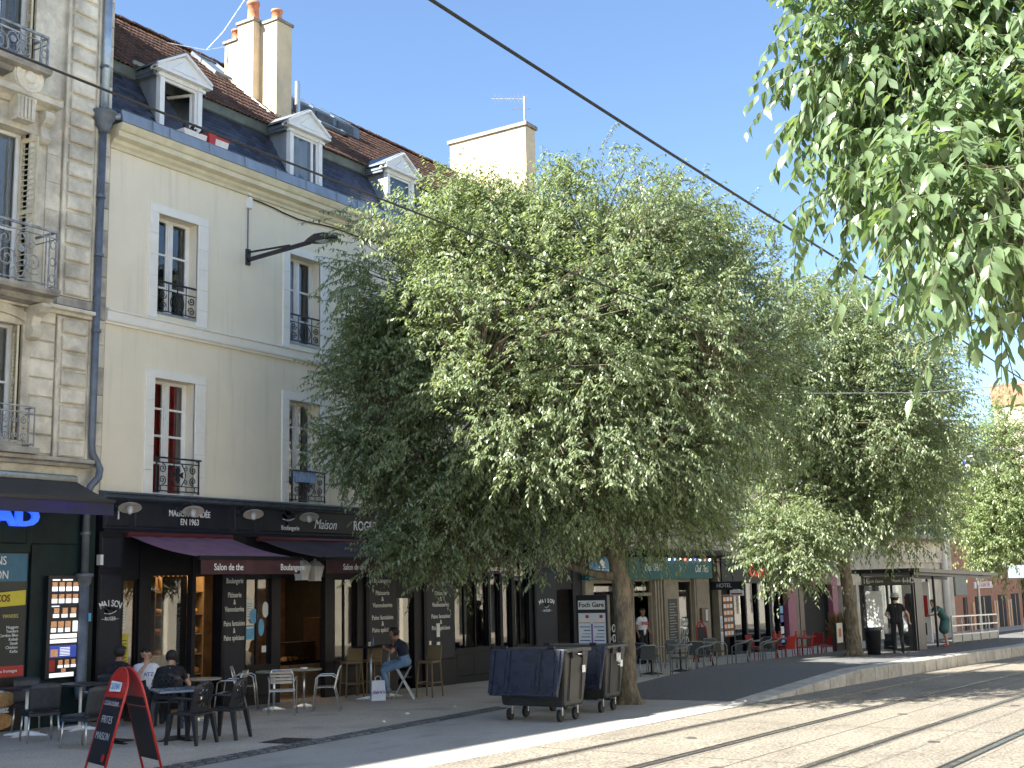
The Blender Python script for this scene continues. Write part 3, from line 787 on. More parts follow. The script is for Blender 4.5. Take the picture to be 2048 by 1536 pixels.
# wall street lamp, conduit, cable
lp = thing('wall_street_lamp', 'black flat street lamp on a long arm fixed to the cream wall', 'street lamp', (3.26, 0, 9.05))
MB().box(-.055, .055, -.05, -.001, -.17, .17).build('bracket', m_iron, lp)
mb = MB(); mb.bar((0, -.05, -.06), (0, -1.75, .02), .06, .075); mb.bar((0, -.05, .10), (0, -1.2, .05), .03, .035)
mb.build('arm', m_iron, lp)
mb = MB(); prof = [(-1.62, .05, .03, .05), (-1.78, .10, .0, .10), (-1.95, .15, -.02, .13), (-2.2, .155, -.02, .12), (-2.38, .11, -.01, .07), (-2.44, .05, .0, .03)]
vs = []; fs = []
for (y, w, lo, hi) in prof: vs += [(-w, y, lo), (w, y, lo), (w * .8, y, hi), (-w * .8, y, hi)]
for q in range(len(prof) - 1):
    for k in range(4): fs.append((q * 4 + k, q * 4 + (k + 1) % 4, q * 4 + 4 + (k + 1) % 4, q * 4 + 4 + k))
fs += [(0, 1, 2, 3), (23, 22, 21, 20)]
hd = mb.add(vs, fs).build('lamp_head', m_iron, lp)
MB().hexa([(-.09, -2.24, -.032), (.09, -2.24, -.032), (.1, -1.98, -.032), (-.1, -1.98, -.032), (-.09, -2.24, -.02), (.09, -2.24, -.02), (.1, -1.98, -.02), (-.1, -1.98, -.02)]).build('lens', M('lamp lens', (.6, .62, .6), .25, var=.1), hd)
cd = thing('electrical_conduit', 'thin grey conduit with white junction box above the wall lamp', 'conduit', (3.255, 0, 9.24))
MB().tube([(0, -.02, 0), (.0, -.02, .86)], .014, 6).build('pipe', m_pipe, cd)
MB().box(-.055, .065, -.09, -.001, .86, 1.10).build('junction_box', m_white, cd, bevel=.012)
MB().box(-.05, .04, -.07, -.001, 1.16, 1.25).build('cable_clip', m_white, cd)
MB().tube([(0, -.03, 1.09), (0, -.04, 1.17)], .012, 6).build('cable_tail', m_rubber, cd)
mb = MB()
mb.tube([(3.3 + .25 * q, -.03 - .01 * (q % 2), 10.33 - .07 * math.sin(min(1, q / 12) * math.pi) * (1 if q < 12 else 0) + .02 * math.sin(q * .8)) for q in range(50)], .016, 5)
tag(mb.build('facade_cable', m_rubber), 'black cable clipped along the wall just under the cornice', 'cable')
# ------------------------------------------------------------------ bakery shopfront (parts of the building)
YF = -.10
def zb_(x): return gz(x) - .06
MB().box(BX0, 16.9, YF, .36, 3.26, 3.90).build('fascia', m_shopb, bk)
MB().prism([(YF, 3.86), (YF - .05, 3.88), (YF - .08, 3.93), (YF - .14, 3.95), (YF - .14, 3.975), (0, 4.005), (0, 3.86)], 'x', BX0 - .03, 16.92).build('shop_cornice', M('bluish lit cornice', (.10, .135, .18), .45, var=.25, sc=5, metal=.3), bk)  # bluish light on the cornice is put into its colour
MB().prism([(YF, 3.27), (YF - .04, 3.27), (YF - .05, 3.30), (YF, 3.33)], 'x', BX0, 16.9).build('fascia_moulding', m_shopb, bk)
for a, b in ((-.24, .32), (.42, 2.80), (2.90, 3.48), (3.6, 9.6), (9.7, 10.3), (10.4, 13.9), (14.0, 16.8)):
    MB().panel(a, b, YF - .001, 3.36, 3.83, .03, .016).build('fascia_panel', m_shopb, bk)
YT = YF - .022
text('1', .21, (.04, YT, 3.56), m_cream_let, bk, bold=.004)
text('MAISON FONDÉE\nEN 1963', .165, (1.72, YT, 3.565), m_cream_let, bk, xs=.80, bold=.002)
text('Boulangerie', .135, (4.48, YT, 3.46), m_cream_let, bk, xs=.85)
text('Maison', .30, (5.57, YT, 3.56), m_cream_let, bk, shear=.35, xs=.85)
text('ROGER', .30, (6.92, YT, 3.56), m_cream_let, bk, bold=.004, xs=.85)
text('Pâtisserie', .135, (8.45, YT, 3.46), m_cream_let, bk, xs=.85)
def wheat(cx, cz, sc, y, rotate=0.):
    mb = MB()
    ca, sa = math.cos(rotate), math.sin(rotate)
    def pt(u, v): return (cx + sc * (u * ca - v * sa), y, cz + sc * (u * sa + v * ca))
    mb.tube([pt(-.5 + q / 8, -.10 - .12 * math.sin(q / 8 * 3) + .02 * q) for q in range(9)], .012 * sc * 2, 5)
    for (u, v, a, l) in ((-.45, .18, -.9, .45), (-.1, .1, 2.2, .38), (.05, .06, 1.9, .3), (-.3, -.05, 2.4, .3), (.2, .02, .9, .3), (-.1, -.2, -2.2, .25)):
        d = Vector((math.cos(a), math.sin(a))); nn = Vector((-d.y, d.x)); c0 = Vector((u, v))
        q = [c0, c0 + d * l * .5 + nn * .07, c0 + d * l, c0 + d * l * .5 - nn * .07]
        p3 = [pt(*w) for w in q]
        mb.add([(p[0], y - .004, p[2]) for p in p3], [(0, 1, 2, 3), (3, 2, 1, 0)])
    return mb
wheat(4.46, 3.68, .42, YT).build('wheat_emblem', m_cream_let, bk)
wheat(8.45, 3.68, .42, YT).build('wheat_emblem', m_cream_let, bk)
# uprights
def pil(x0, x1, y=-.06, splits=(0.45, 2.52, 2.62, 3.18), name='pilaster'):
    p = MB().box(x0, x1, y, .2, zb_(x1), 3.259).build(name, m_shop, bk)
    zz = [zb_(x0) + .1 + .06] + list(splits)
    for a, b in ((.46, splits[1]), (splits[2], splits[3])):
        MB().panel(x0 + .05, x1 - .05, y - .001, a, b, .025, .014).build('raised_panel', m_shopb if name == 'pilaster' else m_shop, p)
    MB().box(x0 - .012, x1 + .012, y - .02, y, zb_(x1), .40).build('plinth', m_shop, p)
    return p
pA = pil(-.31, .24); pB = pil(2.64, 3.28); pC = pil(7.03, 8.12); pD = pil(9.18, 10.42); pE = pil(14.18, 15.36)
lst = 'Boulangerie\n\nPâtisserie\n&\nViennoiseries\n\nPains fantaisies\n&\nPains spéciaux'
for (x, xs_, z) in ((2.96, .66, 1.83), (7.58, .9, 1.80), (9.82, .9, 1.76)):
    text(lst, .145, (x, -.078, z), m_cream_let, bk, xs=xs_, ext=.002)
for (x, z, w) in ((-.04, 1.98, .5), (14.77, 1.72, .9)):
    for q, chh in enumerate('MAISON'):
        a = (q - 2.5) * .28
        text(chh, .16, (x + w * .60 * math.sin(a), -.079, z - .13 + .14 * math.cos(a) + .02), m_cream_let, bk, rot=(R(90), -a * -.6, 0), xs=.8 * (1 if w < .6 else 1.3), bold=.002, ext=.002)
    wheat(x, z - .11, .26, -.078).build('wheat_emblem', m_cream_let, bk)
    text('—ROGER—', .09, (x, -.079, z - .235), m_cream_let, bk, xs=.8 * (1 if w < .6 else 1.5), ext=.002)
# narrow posts and lintel zone
for a, b in ((.245, .30), (.66, .93), (1.93, 2.02), (3.285, 3.36), (4.08, 4.34), (5.72, 6.03), (6.78, 7.025), (8.125, 8.20), (8.86, 9.175), (10.425, 10.50), (12.0, 12.1), (12.55, 12.68), (13.12, 13.28), (13.98, 14.175), (15.365, 15.46), (16.36, 16.90)):
    MB().box(a, b, .0, .14, zb_(b), 3.259).build('door_post', m_shop, bk)
for a, b, z in ((.30, .66, 2.44), (.93, 1.93, 2.50), (2.02, 2.64, 2.5), (3.36, 4.08, 2.44), (4.34, 5.72, 2.44), (6.03, 6.78, 2.42), (8.20, 8.86, 1.98), (15.46, 16.36, 2.05)):
    MB().box(a, b, .02, .12, z, 3.258).build('lintel_panel', m_shop, bk)
# display windows: frame with panes, riser
def display(x0, x1, z0, z1, nv, transom=None, riser=True, y=.06):
    f = MB(); t = .035
    f.box(x0, x1, y, y + .06, z1 - t, z1); f.box(x0, x1, y, y + .06, z0, z0 + t)
    for q in range(nv + 1):
        xx = x0 + (x1 - x0 - t) * q / nv; f.box(xx, xx + t, y + .002, y + .058, z0 + t, z1 - t)
    if transom: f.box(x0, x1, y - .01, y + .065, transom - .04, transom + .04)
    fr = f.build('display_window', m_shop, bk)
    zz = [z0 + t] + ([transom - .04, transom + .04] if transom else []) + [z1 - t]
    for q in range(nv):
        a = x0 + t + (x1 - x0 - t) * q / nv; b = x0 + (x1 - x0 - t) * (q + 1) / nv
        for c, d in zip(zz[::2], zz[1::2]): MB().quad((a, y + .03, c), (b, y + .03, c), (b, y + .03, d), (a, y + .03, d)).build('pane', m_pane, fr)
    if riser:
        r_ = MB().box(x0 - .02, x1 + .02, -.01, .12, zb_(x1), z0).build('stall_riser', m_shop, fr)
        n = max(1, round((x1 - x0) / .75))
        for q in range(n):
            a = x0 + (x1 - x0) * q / n; b = x0 + (x1 - x0) * (q + 1) / n
            MB().panel(a + .04, b - .04, -.011, .16 + gz(x0), z0 - .1, .02, .012).build('riser_panel', m_shop, fr)
        MB().box(x0 - .03, x1 + .03, -.05, .12, z0, z0 + .03).build('sill', m_shop, fr)
    return fr
display(.30, .66, .72, 2.44, 1); display(3.36, 4.08, .68, 2.44, 2); display(6.03, 6.78, .62, 2.42, 2); display(10.50, 12.0, .64, 3.0, 3, 2.4); display(12.1, 12.55, .62, 3.0, 1, 2.4); display(12.68, 13.12, .3, 3.0, 1, 2.4, riser=False); display(13.28, 13.98, .6, 3.0, 2, 2.4); display(8.20, 8.86, .1, 1.98, 1, riser=False)
MB().quad((.95, .16, .05), (1.92, .16, .05), (1.92, .16, 2.5), (.95, .16, 2.5)).build('door_pane', m_pane, bk)
MB().box(2.03, 2.62, .9, .95, zb_(2), 2.5).build('open_door', m_shop, bk); MB().box(15.47, 16.35, .5, .56, zb_(16), 2.05).build('house_door', m_shop, bk)
MB().box(BX0 + .1, BX1 - .1, .2, 6.0, gz(8) - .2, gz(8) - .12).build('shop_floor', M('shop floor tile', (.10, .085, .07), .4, var=.2), bk)
MB().box(BX0 + .1, 16.8, 3.6, 3.7, -.4, 3.85).build('shop_back_wall', M('warm shop wall', (.12, .07, .035), .8, var=.4, sc=3), bk)
for xx in (8.3, 10.4): MB().box(xx, xx + .08, .37, 3.6, -.3, 3.85).build('shop_partition', m_dark, bk)
MB().box(-.36, -.30, -.17, -.062, 2.68, 2.86).build('alarm_box', m_white, bk)
# bread shelves
m_bread = M('bread crust', (.42, .20, .07), .75, c2=(.62, .38, .16), sc=12, orand=.25)
def shelf(x0, x1, y, zs, h0, h1, label):
    t = thing('bread_shelf', label, 'shelf', (x0, y, 0))
    w = x1 - x0
    for xx in (0, w - .03): MB().box(xx, xx + .03, 0, .35, h0, h1).build('side_panel', m_wood, t)
    for z in zs: MB().box(.03, w - .03, 0, .35, z - .02, z).build('shelf_board', m_wood, t)
    MB().box(0, w, .352, .37, h0, h1).build('back_board', m_wood, t)
    return t
shelf(2.2, 3.5, 1.35, (.55, .95, 1.35, 1.75, 2.2), -.13, 2.5, 'wooden shelves of loaves behind the bakery door glass')
loaf = [MB().lathe([(.0, -.16), (.05, -.13), (.068, -.05), (.07, .05), (.05, .13), (0, .16)], 9, mat=Matrix.Rotation(R(90), 3, 'Y')).mesh('loaf', m_bread, True), MB().lathe([(0, -.045), (.08, -.04), (.105, 0), (.08, .05), (.03, .072), (0, .075)], 10).mesh('loaf', m_bread, True)]
k = 0
for z in (.55, .95, 1.35, 1.75):
    for q in range(5):
        o = link('bread_loaf', loaf[(k // 5) % 2], None, (2.38 + .235 * q, 1.47 + .05 * (q % 2), z + (.072 if (k // 5) % 2 == 0 else .048)), (0, 0, random.uniform(-.3, .3)))
        tag(o, ('long brown loaf on the shelves behind the bakery door' if (k // 5) % 2 == 0 else 'round brown loaf on the shelves behind the bakery door'), 'bread', 'loaves on the bakery shelves'); k += 1
for q in range(9):
    o = link('baguette', MATS and loaf[0], None, (2.35 + .12 * q, 1.52, 2.36), (0, R(82) + random.uniform(-.08, .08), 0)); o.scale = (1.0, .6, .6); o.location.z = 2.37
    tag(o, 'baguette standing upright on the lit top bakery shelf', 'baguette', 'baguettes on the top shelf')
bl = bpy.data.lights.new('shop_light', 'AREA'); bl.energy = 5.5; bl.size = .9; bl.color = (1, .62, .28)
lt = thing('shelf_lamp', 'warm lamp lighting the bread shelves inside the bakery', 'lamp', (2.85, 1.05, 3.0))
MB().box(-.4, .4, -.06, .06, 0, .05).build('lamp_housing', m_white, lt); MB().box(-.38, .38, -.05, .05, -.02, -.002).build('tube', M('warm lamp', (1, .7, .35), emit=6.), lt)
blo = bpy.data.objects.new('shelf_light', bl); COL.objects.link(blo); blo.parent = lt; blo.location = (0, 0, -.05); blo.rotation_euler = (R(25), 0, 0)
# counter in the open doorway
ct = thing('bakery_counter', 'brown wooden counter with glass case seen through the open doorway', 'counter', (6.0, 1.3, gz(5) - .12))
MB().box(0, 1.5, 0, .6, 0, .75).build('front_panel', m_wood, ct); MB().box(-.03, 1.53, -.03, .63, .751, .80).build('worktop', m_shop, ct)
cg = MB().box(.0, .9, .05, .55, 1.20, 1.23).build('case_top', m_shop, ct); MB().quad((0, .06, .8), (.9, .06, .8), (.9, .06, 1.2), (0, .06, 1.2)).build('case_glass', m_pane, ct)
MB().box(1.0, 1.5, .0, .5, .801, 1.75).build('till_cabinet', M('dark wood', (.08, .045, .025), .5, var=.3), ct)
for q in range(5):
    o = link('bread_loaf', loaf[1], None, (6.15 + .17 * q, 1.6, gz(5) + .73), (0, 0, q)); tag(o, 'round bun inside the bakery counter glass case', 'bread', 'buns in the counter case')
bl2 = bpy.data.lights.new('counter_light', 'AREA'); bl2.energy = 3.5; bl2.size = .6; bl2.color = (1, .6, .28)
lt2 = thing('counter_lamp', 'warm hanging lamp above the bakery counter', 'lamp', (6.9, 2.2, 2.75))
MB().lathe([(.02, .3), (.03, .12), (.16, 0), (.155, 0), (.02, .1)], 12).build('lamp_shade', m_shop, lt2, smooth=True); MB().lathe([(0, -.02), (.05, .02), (0, .08)], 8).build('bulb', M('warm lamp', (1, .7, .35), emit=6.), lt2)
bo2 = bpy.data.objects.new('counter_light', bl2); COL.objects.link(bo2); bo2.parent = lt2; bo2.location = (0, 0, -.06)
# posters and stickers
def card(name, label, cat, x0, x1, z0, z1, y, mat, bits=()):
    t = thing(name, label, cat, (x0, y, z0)); 
    MB().box(0, x1 - x0, 0, .004, 0, z1 - z0).build('sheet', mat, t)
    for nm, (a, b, c, d, mt) in bits:
        MB().box(a, b, -.003, -.0005, c, d).build(nm, mt, t)
    return t
m_yel = M('yellow paper', (.50, .46, .05), .7, var=.1); m_ink = M('black ink', (.02, .02, .02), .6, var=.1); m_paper = M('white paper', (.72, .73, .72), .7, var=.05); m_blue = M('light blue sticker', (.09, .33, .55), .5, var=.15); m_red = M('red print', (.42, .03, .03), .5, var=.1); m_dblue = M('deep blue print', (.03, .06, .30), .5, var=.1); m_orange = M('orange print', (.55, .22, .08), .6, var=.4, sc=30)
card('poster', 'yellow handwritten poster in the narrow bakery window', 'poster', .31, .50, .92, 1.46, .075, m_yel, [('ink_line', (.04, .15, .06 + .06 * q, .075 + .06 * q, m_ink)) for q in range(7)])
card('notice', 'narrow white notice above the yellow poster', 'notice', .33, .41, 1.55, 2.0, .075, m_paper, [('ink_line', (.02, .06, .05 + .05 * q, .07 + .05 * q, M('grey ink', (.35, .35, .36)))) for q in range(7)])
card('notice', 'white sheet high in the bakery window with round stickers', 'notice', 3.42, 3.63, 1.62, 2.02, .075, m_paper, [('ink_line', (.03, .18, .05 + .05 * q, .065 + .05 * q, M('grey ink', (.35, .35, .36)))) for q in range(6)])
def disc(label, x, z, r, rz_, mat, y=.072):
    o = MB().prism([(x + r * math.cos(t * math.pi / 10), z + rz_ * math.sin(t * math.pi / 10)) for t in range(20)], 'y', y - .004, y).build('sticker', mat); tag(o, label, 'sticker'); return o
disc('large light blue round sticker lower on the bakery window', 3.64, 1.68, .12, .15, m_blue); disc('white round sticker high on the bakery window', 3.97, 1.80, .09, .16, m_paper); disc('blue drop shaped sticker between the round ones', 3.85, 1.45, .08, .17, m_blue)
card('label_card', 'pale blue square card low on the bakery window', 'card', 3.43, 3.66, 1.22, 1.5, .074, m_blue, [('white_band', (.01, .2, .22, .25, m_paper))])
card('notice', 'small white notice near the bottom of the bakery window', 'notice', 3.88, 4.0, .95, 1.08, .074, m_paper)
for x, z, h, lab in ((9.62, 1.0, .32, 'tall thin white plate on the panel by the recessed door'), (9.62, .72, .16, 'small white plate below the tall one by the recessed door')):
    o = MB().box(x, x + .12, -.10, -.076, z, z + h).build('wall_plate', m_paper); tag(o, lab, 'plate')
o = MB().box(9.32, 9.40, -.09, -.076, .78, .92).build('door_bell', m_steel); tag(o, 'small metal bell panel beside the recessed door', 'bell')
# awnings
m_awn1 = M('plum awning canvas', (.27, .125, .19), .85, c2=(.18, .095, .135), sc=2.5); m_awn2 = M('faded grey plum canvas', (.075, .052, .062), .85, var=.25, sc=2.5); m_val = M('maroon valance', (.06, .022, .025), .85, var=.3, sc=3)
def awning(label, x0, x1, mat, yb, zb, yf, zf, mv, words, hv=.25, slat=None):
    t = thing('awning', label, 'awning', (x0, 0, 0)); w = x1 - x0
    mb = MB(); nx, ny = 12, 8
    g = [[(w * i / nx, yb + (yf - yb) * j / ny, zb + (zf - zb) * j / ny - .05 * math.sin(math.pi * j / ny) * (1 + .3 * math.sin(i * 1.3)) - .01 * math.sin(i * 2.6)) for i in range(nx + 1)] for j in range(ny + 1)]
    vs = [p for row in g for p in row]
    fs = [(j * (nx + 1) + i, (j + 1) * (nx + 1) + i, (j + 1) * (nx + 1) + i + 1, j * (nx + 1) + i + 1) for j in range(ny) for i in range(nx)]
    mb.add(vs, fs).build('canopy', mat, t, smooth=True)
    MB().box(-.04, w + .04, yf - .05, yf + .03, zf - .05, zf + .02).build('front_bar', m_shop if slat is None else slat, t)
    mb = MB(); n = 30
    for q in range(n):
        a, b = w * q / n, w * (q + 1) / n; f = lambda s: yf - .03 + .012 * math.sin(s * 9)
        mb.quad((a, f(a), zf - .05 - hv), (b, f(b), zf - .05 - hv), (b, yf - .03, zf - .05), (a, yf - .03, zf - .05))
    mb.build('valance', mv, t, smooth=True)
    MB().tube([(-.05, yb + .03, zb + .03), (w + .05, yb + .03, zb + .03)], .06, 8).build('roller', M('maroon cassette', (.10, .018, .02), .5, var=.2) if slat is None else slat, t)
    for xx in (.25, w - .25):
        mb = MB(); mid = (xx + (.5 if xx < w / 2 else -.5), (yb + yf) / 2, (zb + zf) / 2 - .12); mb.tube([(xx, yb, zb - .08), mid, (xx, yf, zf - .03)], .022, 6); mb.build('folding_arm', m_shop, t)
    for (wd, xx, sz) in words: text(wd, sz, (xx, yf - .048, zf - .055 - hv / 2), m_cream_let, t, ext=.002, xs=.85, bold=.001)
    return t
awning('plum awning over the bakery door, lettered Salon de the and Boulangerie', .30, 2.78, m_awn1, -.13, 3.20, -1.93, 2.77, m_val, [('Salon de the', .42, .165), ('Boulangerie', 2.05, .165)])
awning('dark plum awning beside the plum one, faded Salon de the lettering', 3.60, 6.9, m_awn2, -.13, 3.19, -1.85, 2.78, m_val, [('Salon de the', .62, .165), ('Boulangerie', 2.4, .165)])
awning('dark plum awning mostly hidden by the large tree', 7.1, 10.4, m_awn2, -.13, 3.17, -1.80, 2.76, m_val, [('Salon de the', .62, .165), ('Boulangerie', 2.4, .165)])
for aw in [o for o in COL.objects if o.name.startswith('awning')]:
    for c in aw.children:
        if c.name.startswith('lettering'): c.location.x += .22
# gooseneck lamps
m_enam = M('enamel shade', (.62, .60, .54), .35, var=.1)
gl0 = None
for q, (x, lab) in enumerate(((.02, 'enamel gooseneck lamp above the number one on the bakery fascia'), (1.50, 'enamel gooseneck lamp above the two lines of capitals on the fascia'), (3.08, 'enamel gooseneck lamp between the two lettered fascia panels'), (4.70, 'enamel gooseneck lamp above the script lettering on the fascia'), (8.0, 'enamel gooseneck lamp on the fascia behind the large tree'))):
    if gl0 is None:
        t = thing('gooseneck_lamp', lab, 'wall lamp', (x, YF, 3.70), 0, 'lamps along the bakery fascia')
        MB().lathe([(.055, 0), (.055, .05), (.03, .06)], 10, (-.1, 0, .02), Matrix.Rotation(R(90), 3, 'X')).build('mount', m_iron, t)
        MB().tube([(-.1, -.04, .02), (-.1, -.16, .10), (-.05, -.28, .14), (0, -.33, .10), (0, -.34, .03)], .012, 6).build('neck', m_iron, t)
        rotm = Matrix.Rotation(R(-20), 3, 'X') @ Matrix.Rotation(R(14), 3, 'Y')
        MB().lathe([(.03, .07), (.05, .05), (.06, .03), (.20, -.02), (.205, -.03), (.19, -.025), (.05, .01)], 18, (0, -.34, 0), rotm).build('lamp_shade', m_enam, t, smooth=True)
        MB().lathe([(.05, .0), (.055, -.05), (.05, -.12), (.025, -.145), (0, -.15)], 12, (0, -.34, 0), rotm).build('glass_jar', M('jar glass', (.55, .56, .55), .15, var=.05), t, smooth=True)
        gl0 = t
    else: dup(gl0, (x, YF, 3.70), 0, lab)
ln = thing('wall_lantern', 'white glazed lantern hanging between the two awnings', 'lantern', (4.62, -.32, 2.38))
MB().hexa([(-.09, -.09, .02), (.09, -.09, .02), (.09, .09, .02), (-.09, .09, .02), (-.14, -.14, .30), (.14, -.14, .30), (.14, .14, .30), (-.14, .14, .30)]).build('glass_body', M('milky glass', (.78, .79, .75), .2, var=.1), ln)
mb = MB(); mb.lathe([(.20, .305), (.10, .40), (.03, .43), (.0, .48)], 4, mat=Matrix.Rotation(R(45), 3, 'Z')); mb.build('cap', m_white, ln); MB().box(-.10, .10, -.10, .10, 0, .018).build('base_plate', m_white, ln); MB().bar((0, .22, .42), (0, 0, .44), .02).build('bracket', m_iron, ln)
ln2 = copy_tree(ln); ln2.location = (5.02, -.32, 2.36); ln2['label'] = 'white glazed lantern, the one farther along under the dark awning'

# ------------------------------------------------------------------ stone building with kebab shop
sb = thing('stone_building', 'weathered limestone building with iron balconies above a kebab shop', 'building', (0, 0, 0))
SX0, SX1 = -27.0, -.30
H1 = [(-3.35, -2.02, 4.75, 6.72), (-3.35, -2.02, 7.32, 10.12), (-3.35, -2.02, 11.2, 13.3)]
holes = H1 + [(-6.8, -5.5, 4.75, 6.72), (-6.8, -5.5, 7.32, 10.12), (-6.8, -5.5, 11.2, 13.3)]
mb = MB(); wall_holes(mb, SX0, SX1, 3.9, 15.7, holes, 0, .4); mb.build('wall', m_stone, sb)
mb = MB(); mb.box(SX0, SX1, 8, 8.2, -.2, 15.7); mb.box(SX1 - .15, SX1, .41, 8, -.2, 15.9); mb.box(SX0, SX0 + .15, .41, 8, -.2, 15.7); mb.box(SX0, SX1 - .15, .41, 8, 3.9, 4.05); mb.box(SX0, SX1 - .15, 3.2, 3.3, 4.1, 14)
mb.build('inner_structure', m_stone_d, sb)
MB().prism([(0, 15.2), (-.1, 15.25), (-.15, 15.4), (-.35, 15.5), (-.35, 15.65), (0, 15.7)], 'x', SX0, SX1 + .02).build('top_cornice', m_stone, sb)
MB().prism([(-.1, 15.7), (1.2, 17.2), (6.5, 17.6), (8, 15.7)], 'x', SX0, SX1).build('roof', m_slate, sb)
# pier with raised panels
def pier(z0, z1, n):
    MB().box(-1.33, -.66, -.07, .0, z0, z1).build('pier', m_stone, sb)
    for xx in (-1.36, -.70): MB().box(xx, xx + .045, -.10, -.071, z0, z1).build('pier_edge', m_stone, sb)
    h = (z1 - z0) / n
    for q in range(n): MB().block(-1.26, -.76, -.135, -.072, z0 + q * h + .03, z0 + (q + 1) * h - .03, .022).build('stone_block', m_stone, sb)
pier(4.50, 6.98, 8); pier(7.36, 13.6, 20)
for z, d, mt in ((4.36, .26, m_stone_d), (7.02, .20, m_stone)):
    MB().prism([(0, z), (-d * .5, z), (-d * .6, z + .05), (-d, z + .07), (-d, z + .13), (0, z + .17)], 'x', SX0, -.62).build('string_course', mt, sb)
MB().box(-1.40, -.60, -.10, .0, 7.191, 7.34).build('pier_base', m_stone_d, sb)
z = 4.4
while z < 13.6:
    h = random.choice((.42, .5, .46, .38)); MB().block(-.655, -.31, -.035, 0, z, min(13.6, z + h) - .012, .01).build('stone_block', m_stone if random.random() < .75 else m_stone_d, sb); z += h
z = 4.56
while z < 6.9:
    MB().block(-1.86, -1.37, -.05, 0, z, z + .30, .015).build('stone_block', m_stone, sb); z += .325
z = 7.35
while z < 10.1:
    MB().block(-1.66, -1.37, -.03, 0, z, z + .5, .006).build('stone_block', m_stone, sb); z += .505
# window details per storey
def louvre(mb, p, q, z0, z1, n):
    """shutter leaf between plan points p and q"""
    p = Vector((*p, 0)); q = Vector((*q, 0)); d = (q - p).normalized(); L = (q - p).length; nn = Vector((d.y, -d.x, 0))
    def bx(a, b, c, e, t0=-.016, t1=.016):
        pp = [p + d * a + nn * t0, p + d * b + nn * t0, p + d * b + nn * t1, p + d * a + nn * t1]
        mb.hexa([(v.x, v.y, c) for v in pp] + [(v.x, v.y, e) for v in pp])
    bx(0, .05, z0, z1); bx(L - .05, L, z0, z1); bx(.05, L - .05, z0, z0 + .08); bx(.05, L - .05, z1 - .08, z1); bx(.05, L - .05, (z0 + z1) / 2 - .04, (z0 + z1) / 2 + .04)
    for q_ in range(n):
        zz = z0 + .09 + (z1 - z0 - .2) * q_ / n
        if abs(zz - (z0 + z1) / 2) > .06:
            a = p + d * .05 - nn * .014; b = p + d * (L - .05) - nn * .014
            mb.hexa([(a.x, a.y, zz + .03), (b.x, b.y, zz + .03), (b.x, b.y, zz + .04), (a.x, a.y, zz + .04)] + [((v + nn * .03).x, (v + nn * .03).y, w) for v, w in ((a, zz), (b, zz), (b, zz + .01), (a, zz + .01))])
m_shut = M('cream shutter paint', (.62, .55, .38), .65, var=.12, sc=4)
m_bar = M('grey white ironwork', (.42, .43, .44), .5, c2=(.16, .17, .19), sc=9, metal=.2)
for i, (a, b, c, d) in enumerate(H1):
    fr = window(sb, a + .1, b - .02, c, d, .2, (.38,) if i else (.5,), curtain=[(b - .45, b - .05, m_curt)])
    fr['label'] = ('white casement behind the lowest iron railing', 'tall white casement behind the scrolled balcony', 'top white casement with open louvred shutter')[i]
    mb = MB()
    if i == 1: louvre(mb, (b - .03, .18), (b + .03, -.22), c + .05, d - .08, 26)
    else: louvre(mb, (b - .02, .17), (b - .16, -.16), c + .03, d - .05, 26)
    mb.build('shutter', m_shut, fr)
    # moulded jamb
    m_ = MB(); m_.box(b, b + .10, -.06, .1, c, d + (.12 if i else 0)); m_.box(b + .10, b + .17, -.035, 0, c, d + .12)
    m_.build('jamb', m_stone, fr)
    if i == 0:
        m_ = MB(); n = 10; cx = (a + b) / 2; hw = (b - a) / 2 + .10
        pts = [(cx + hw * math.sin(t), d - .02 + .24 * math.cos(t * .85) - .06) for t in [(-1 + 2 * q / n) * 1.45 for q in range(n + 1)]]
        for p, q in zip(pts[:-1], pts[1:]): m_.hexa([(p[0], -.07, p[1]), (q[0], -.07, q[1]), (q[0], 0, q[1]), (p[0], 0, p[1]), (p[0], -.07, p[1] + .16), (q[0], -.07, q[1] + .16), (q[0], 0, q[1] + .16), (p[0], 0, p[1] + .16)])
        m_.build('arch_moulding', m_stone, fr)
    else:
        m_ = MB(); m_.box(a, b + .17, -.07, 0, d + .0, d + .14); m_.box(a, b + .14, -.05, 0, d + .14, d + .42); m_.prism([(0, d + .42), (-.10, d + .44), (-.16, d + .5), (-.34, d + .53), (-.34, d + .63), (-.37, d + .65), (0, d + .72)], 'x', a - .4, b + .42)
        m_.build('lintel', m_stone, fr)
        MB().prism([(-.05, d + .42), (-.24, d + .42), (-.26, d + .30), (-.20, d + .22), (-.12, d + .16), (-.14, d + .02), (-.18, d - .06), (-.12, d - .12), (-.05, d - .14), (0, d - .12), (0, d + .42)], 'x', b + .14, b + .32).build('console', m_stone, fr)
        kx = b - .28
        ky = MB(); ky.prism([(kx - .16, d + .1), (kx + .16, d + .1), (kx + .2, d + .75), (kx - .2, d + .75)], 'y', -.30, 0)
        ky.lathe([(.27, 0), (.27, .06), (.22, .07), (.20, .04), (.12, .04), (.10, .08), (0, .09)], 18, (kx, -.30, d + .86), Matrix.Rotation(R(90), 3, 'X')); ky.lathe([(.29, -.3), (.29, .02)], 18, (kx, -.30, d + .86), Matrix.Rotation(R(90), 3, 'X'))
        for q in range(4): ky.box(kx - .13 + q * .07, kx - .09 + q * .07, -.33, -.29, d + .12, d + .5)
        ky.build('keystone', m_stone, fr, smooth=False)
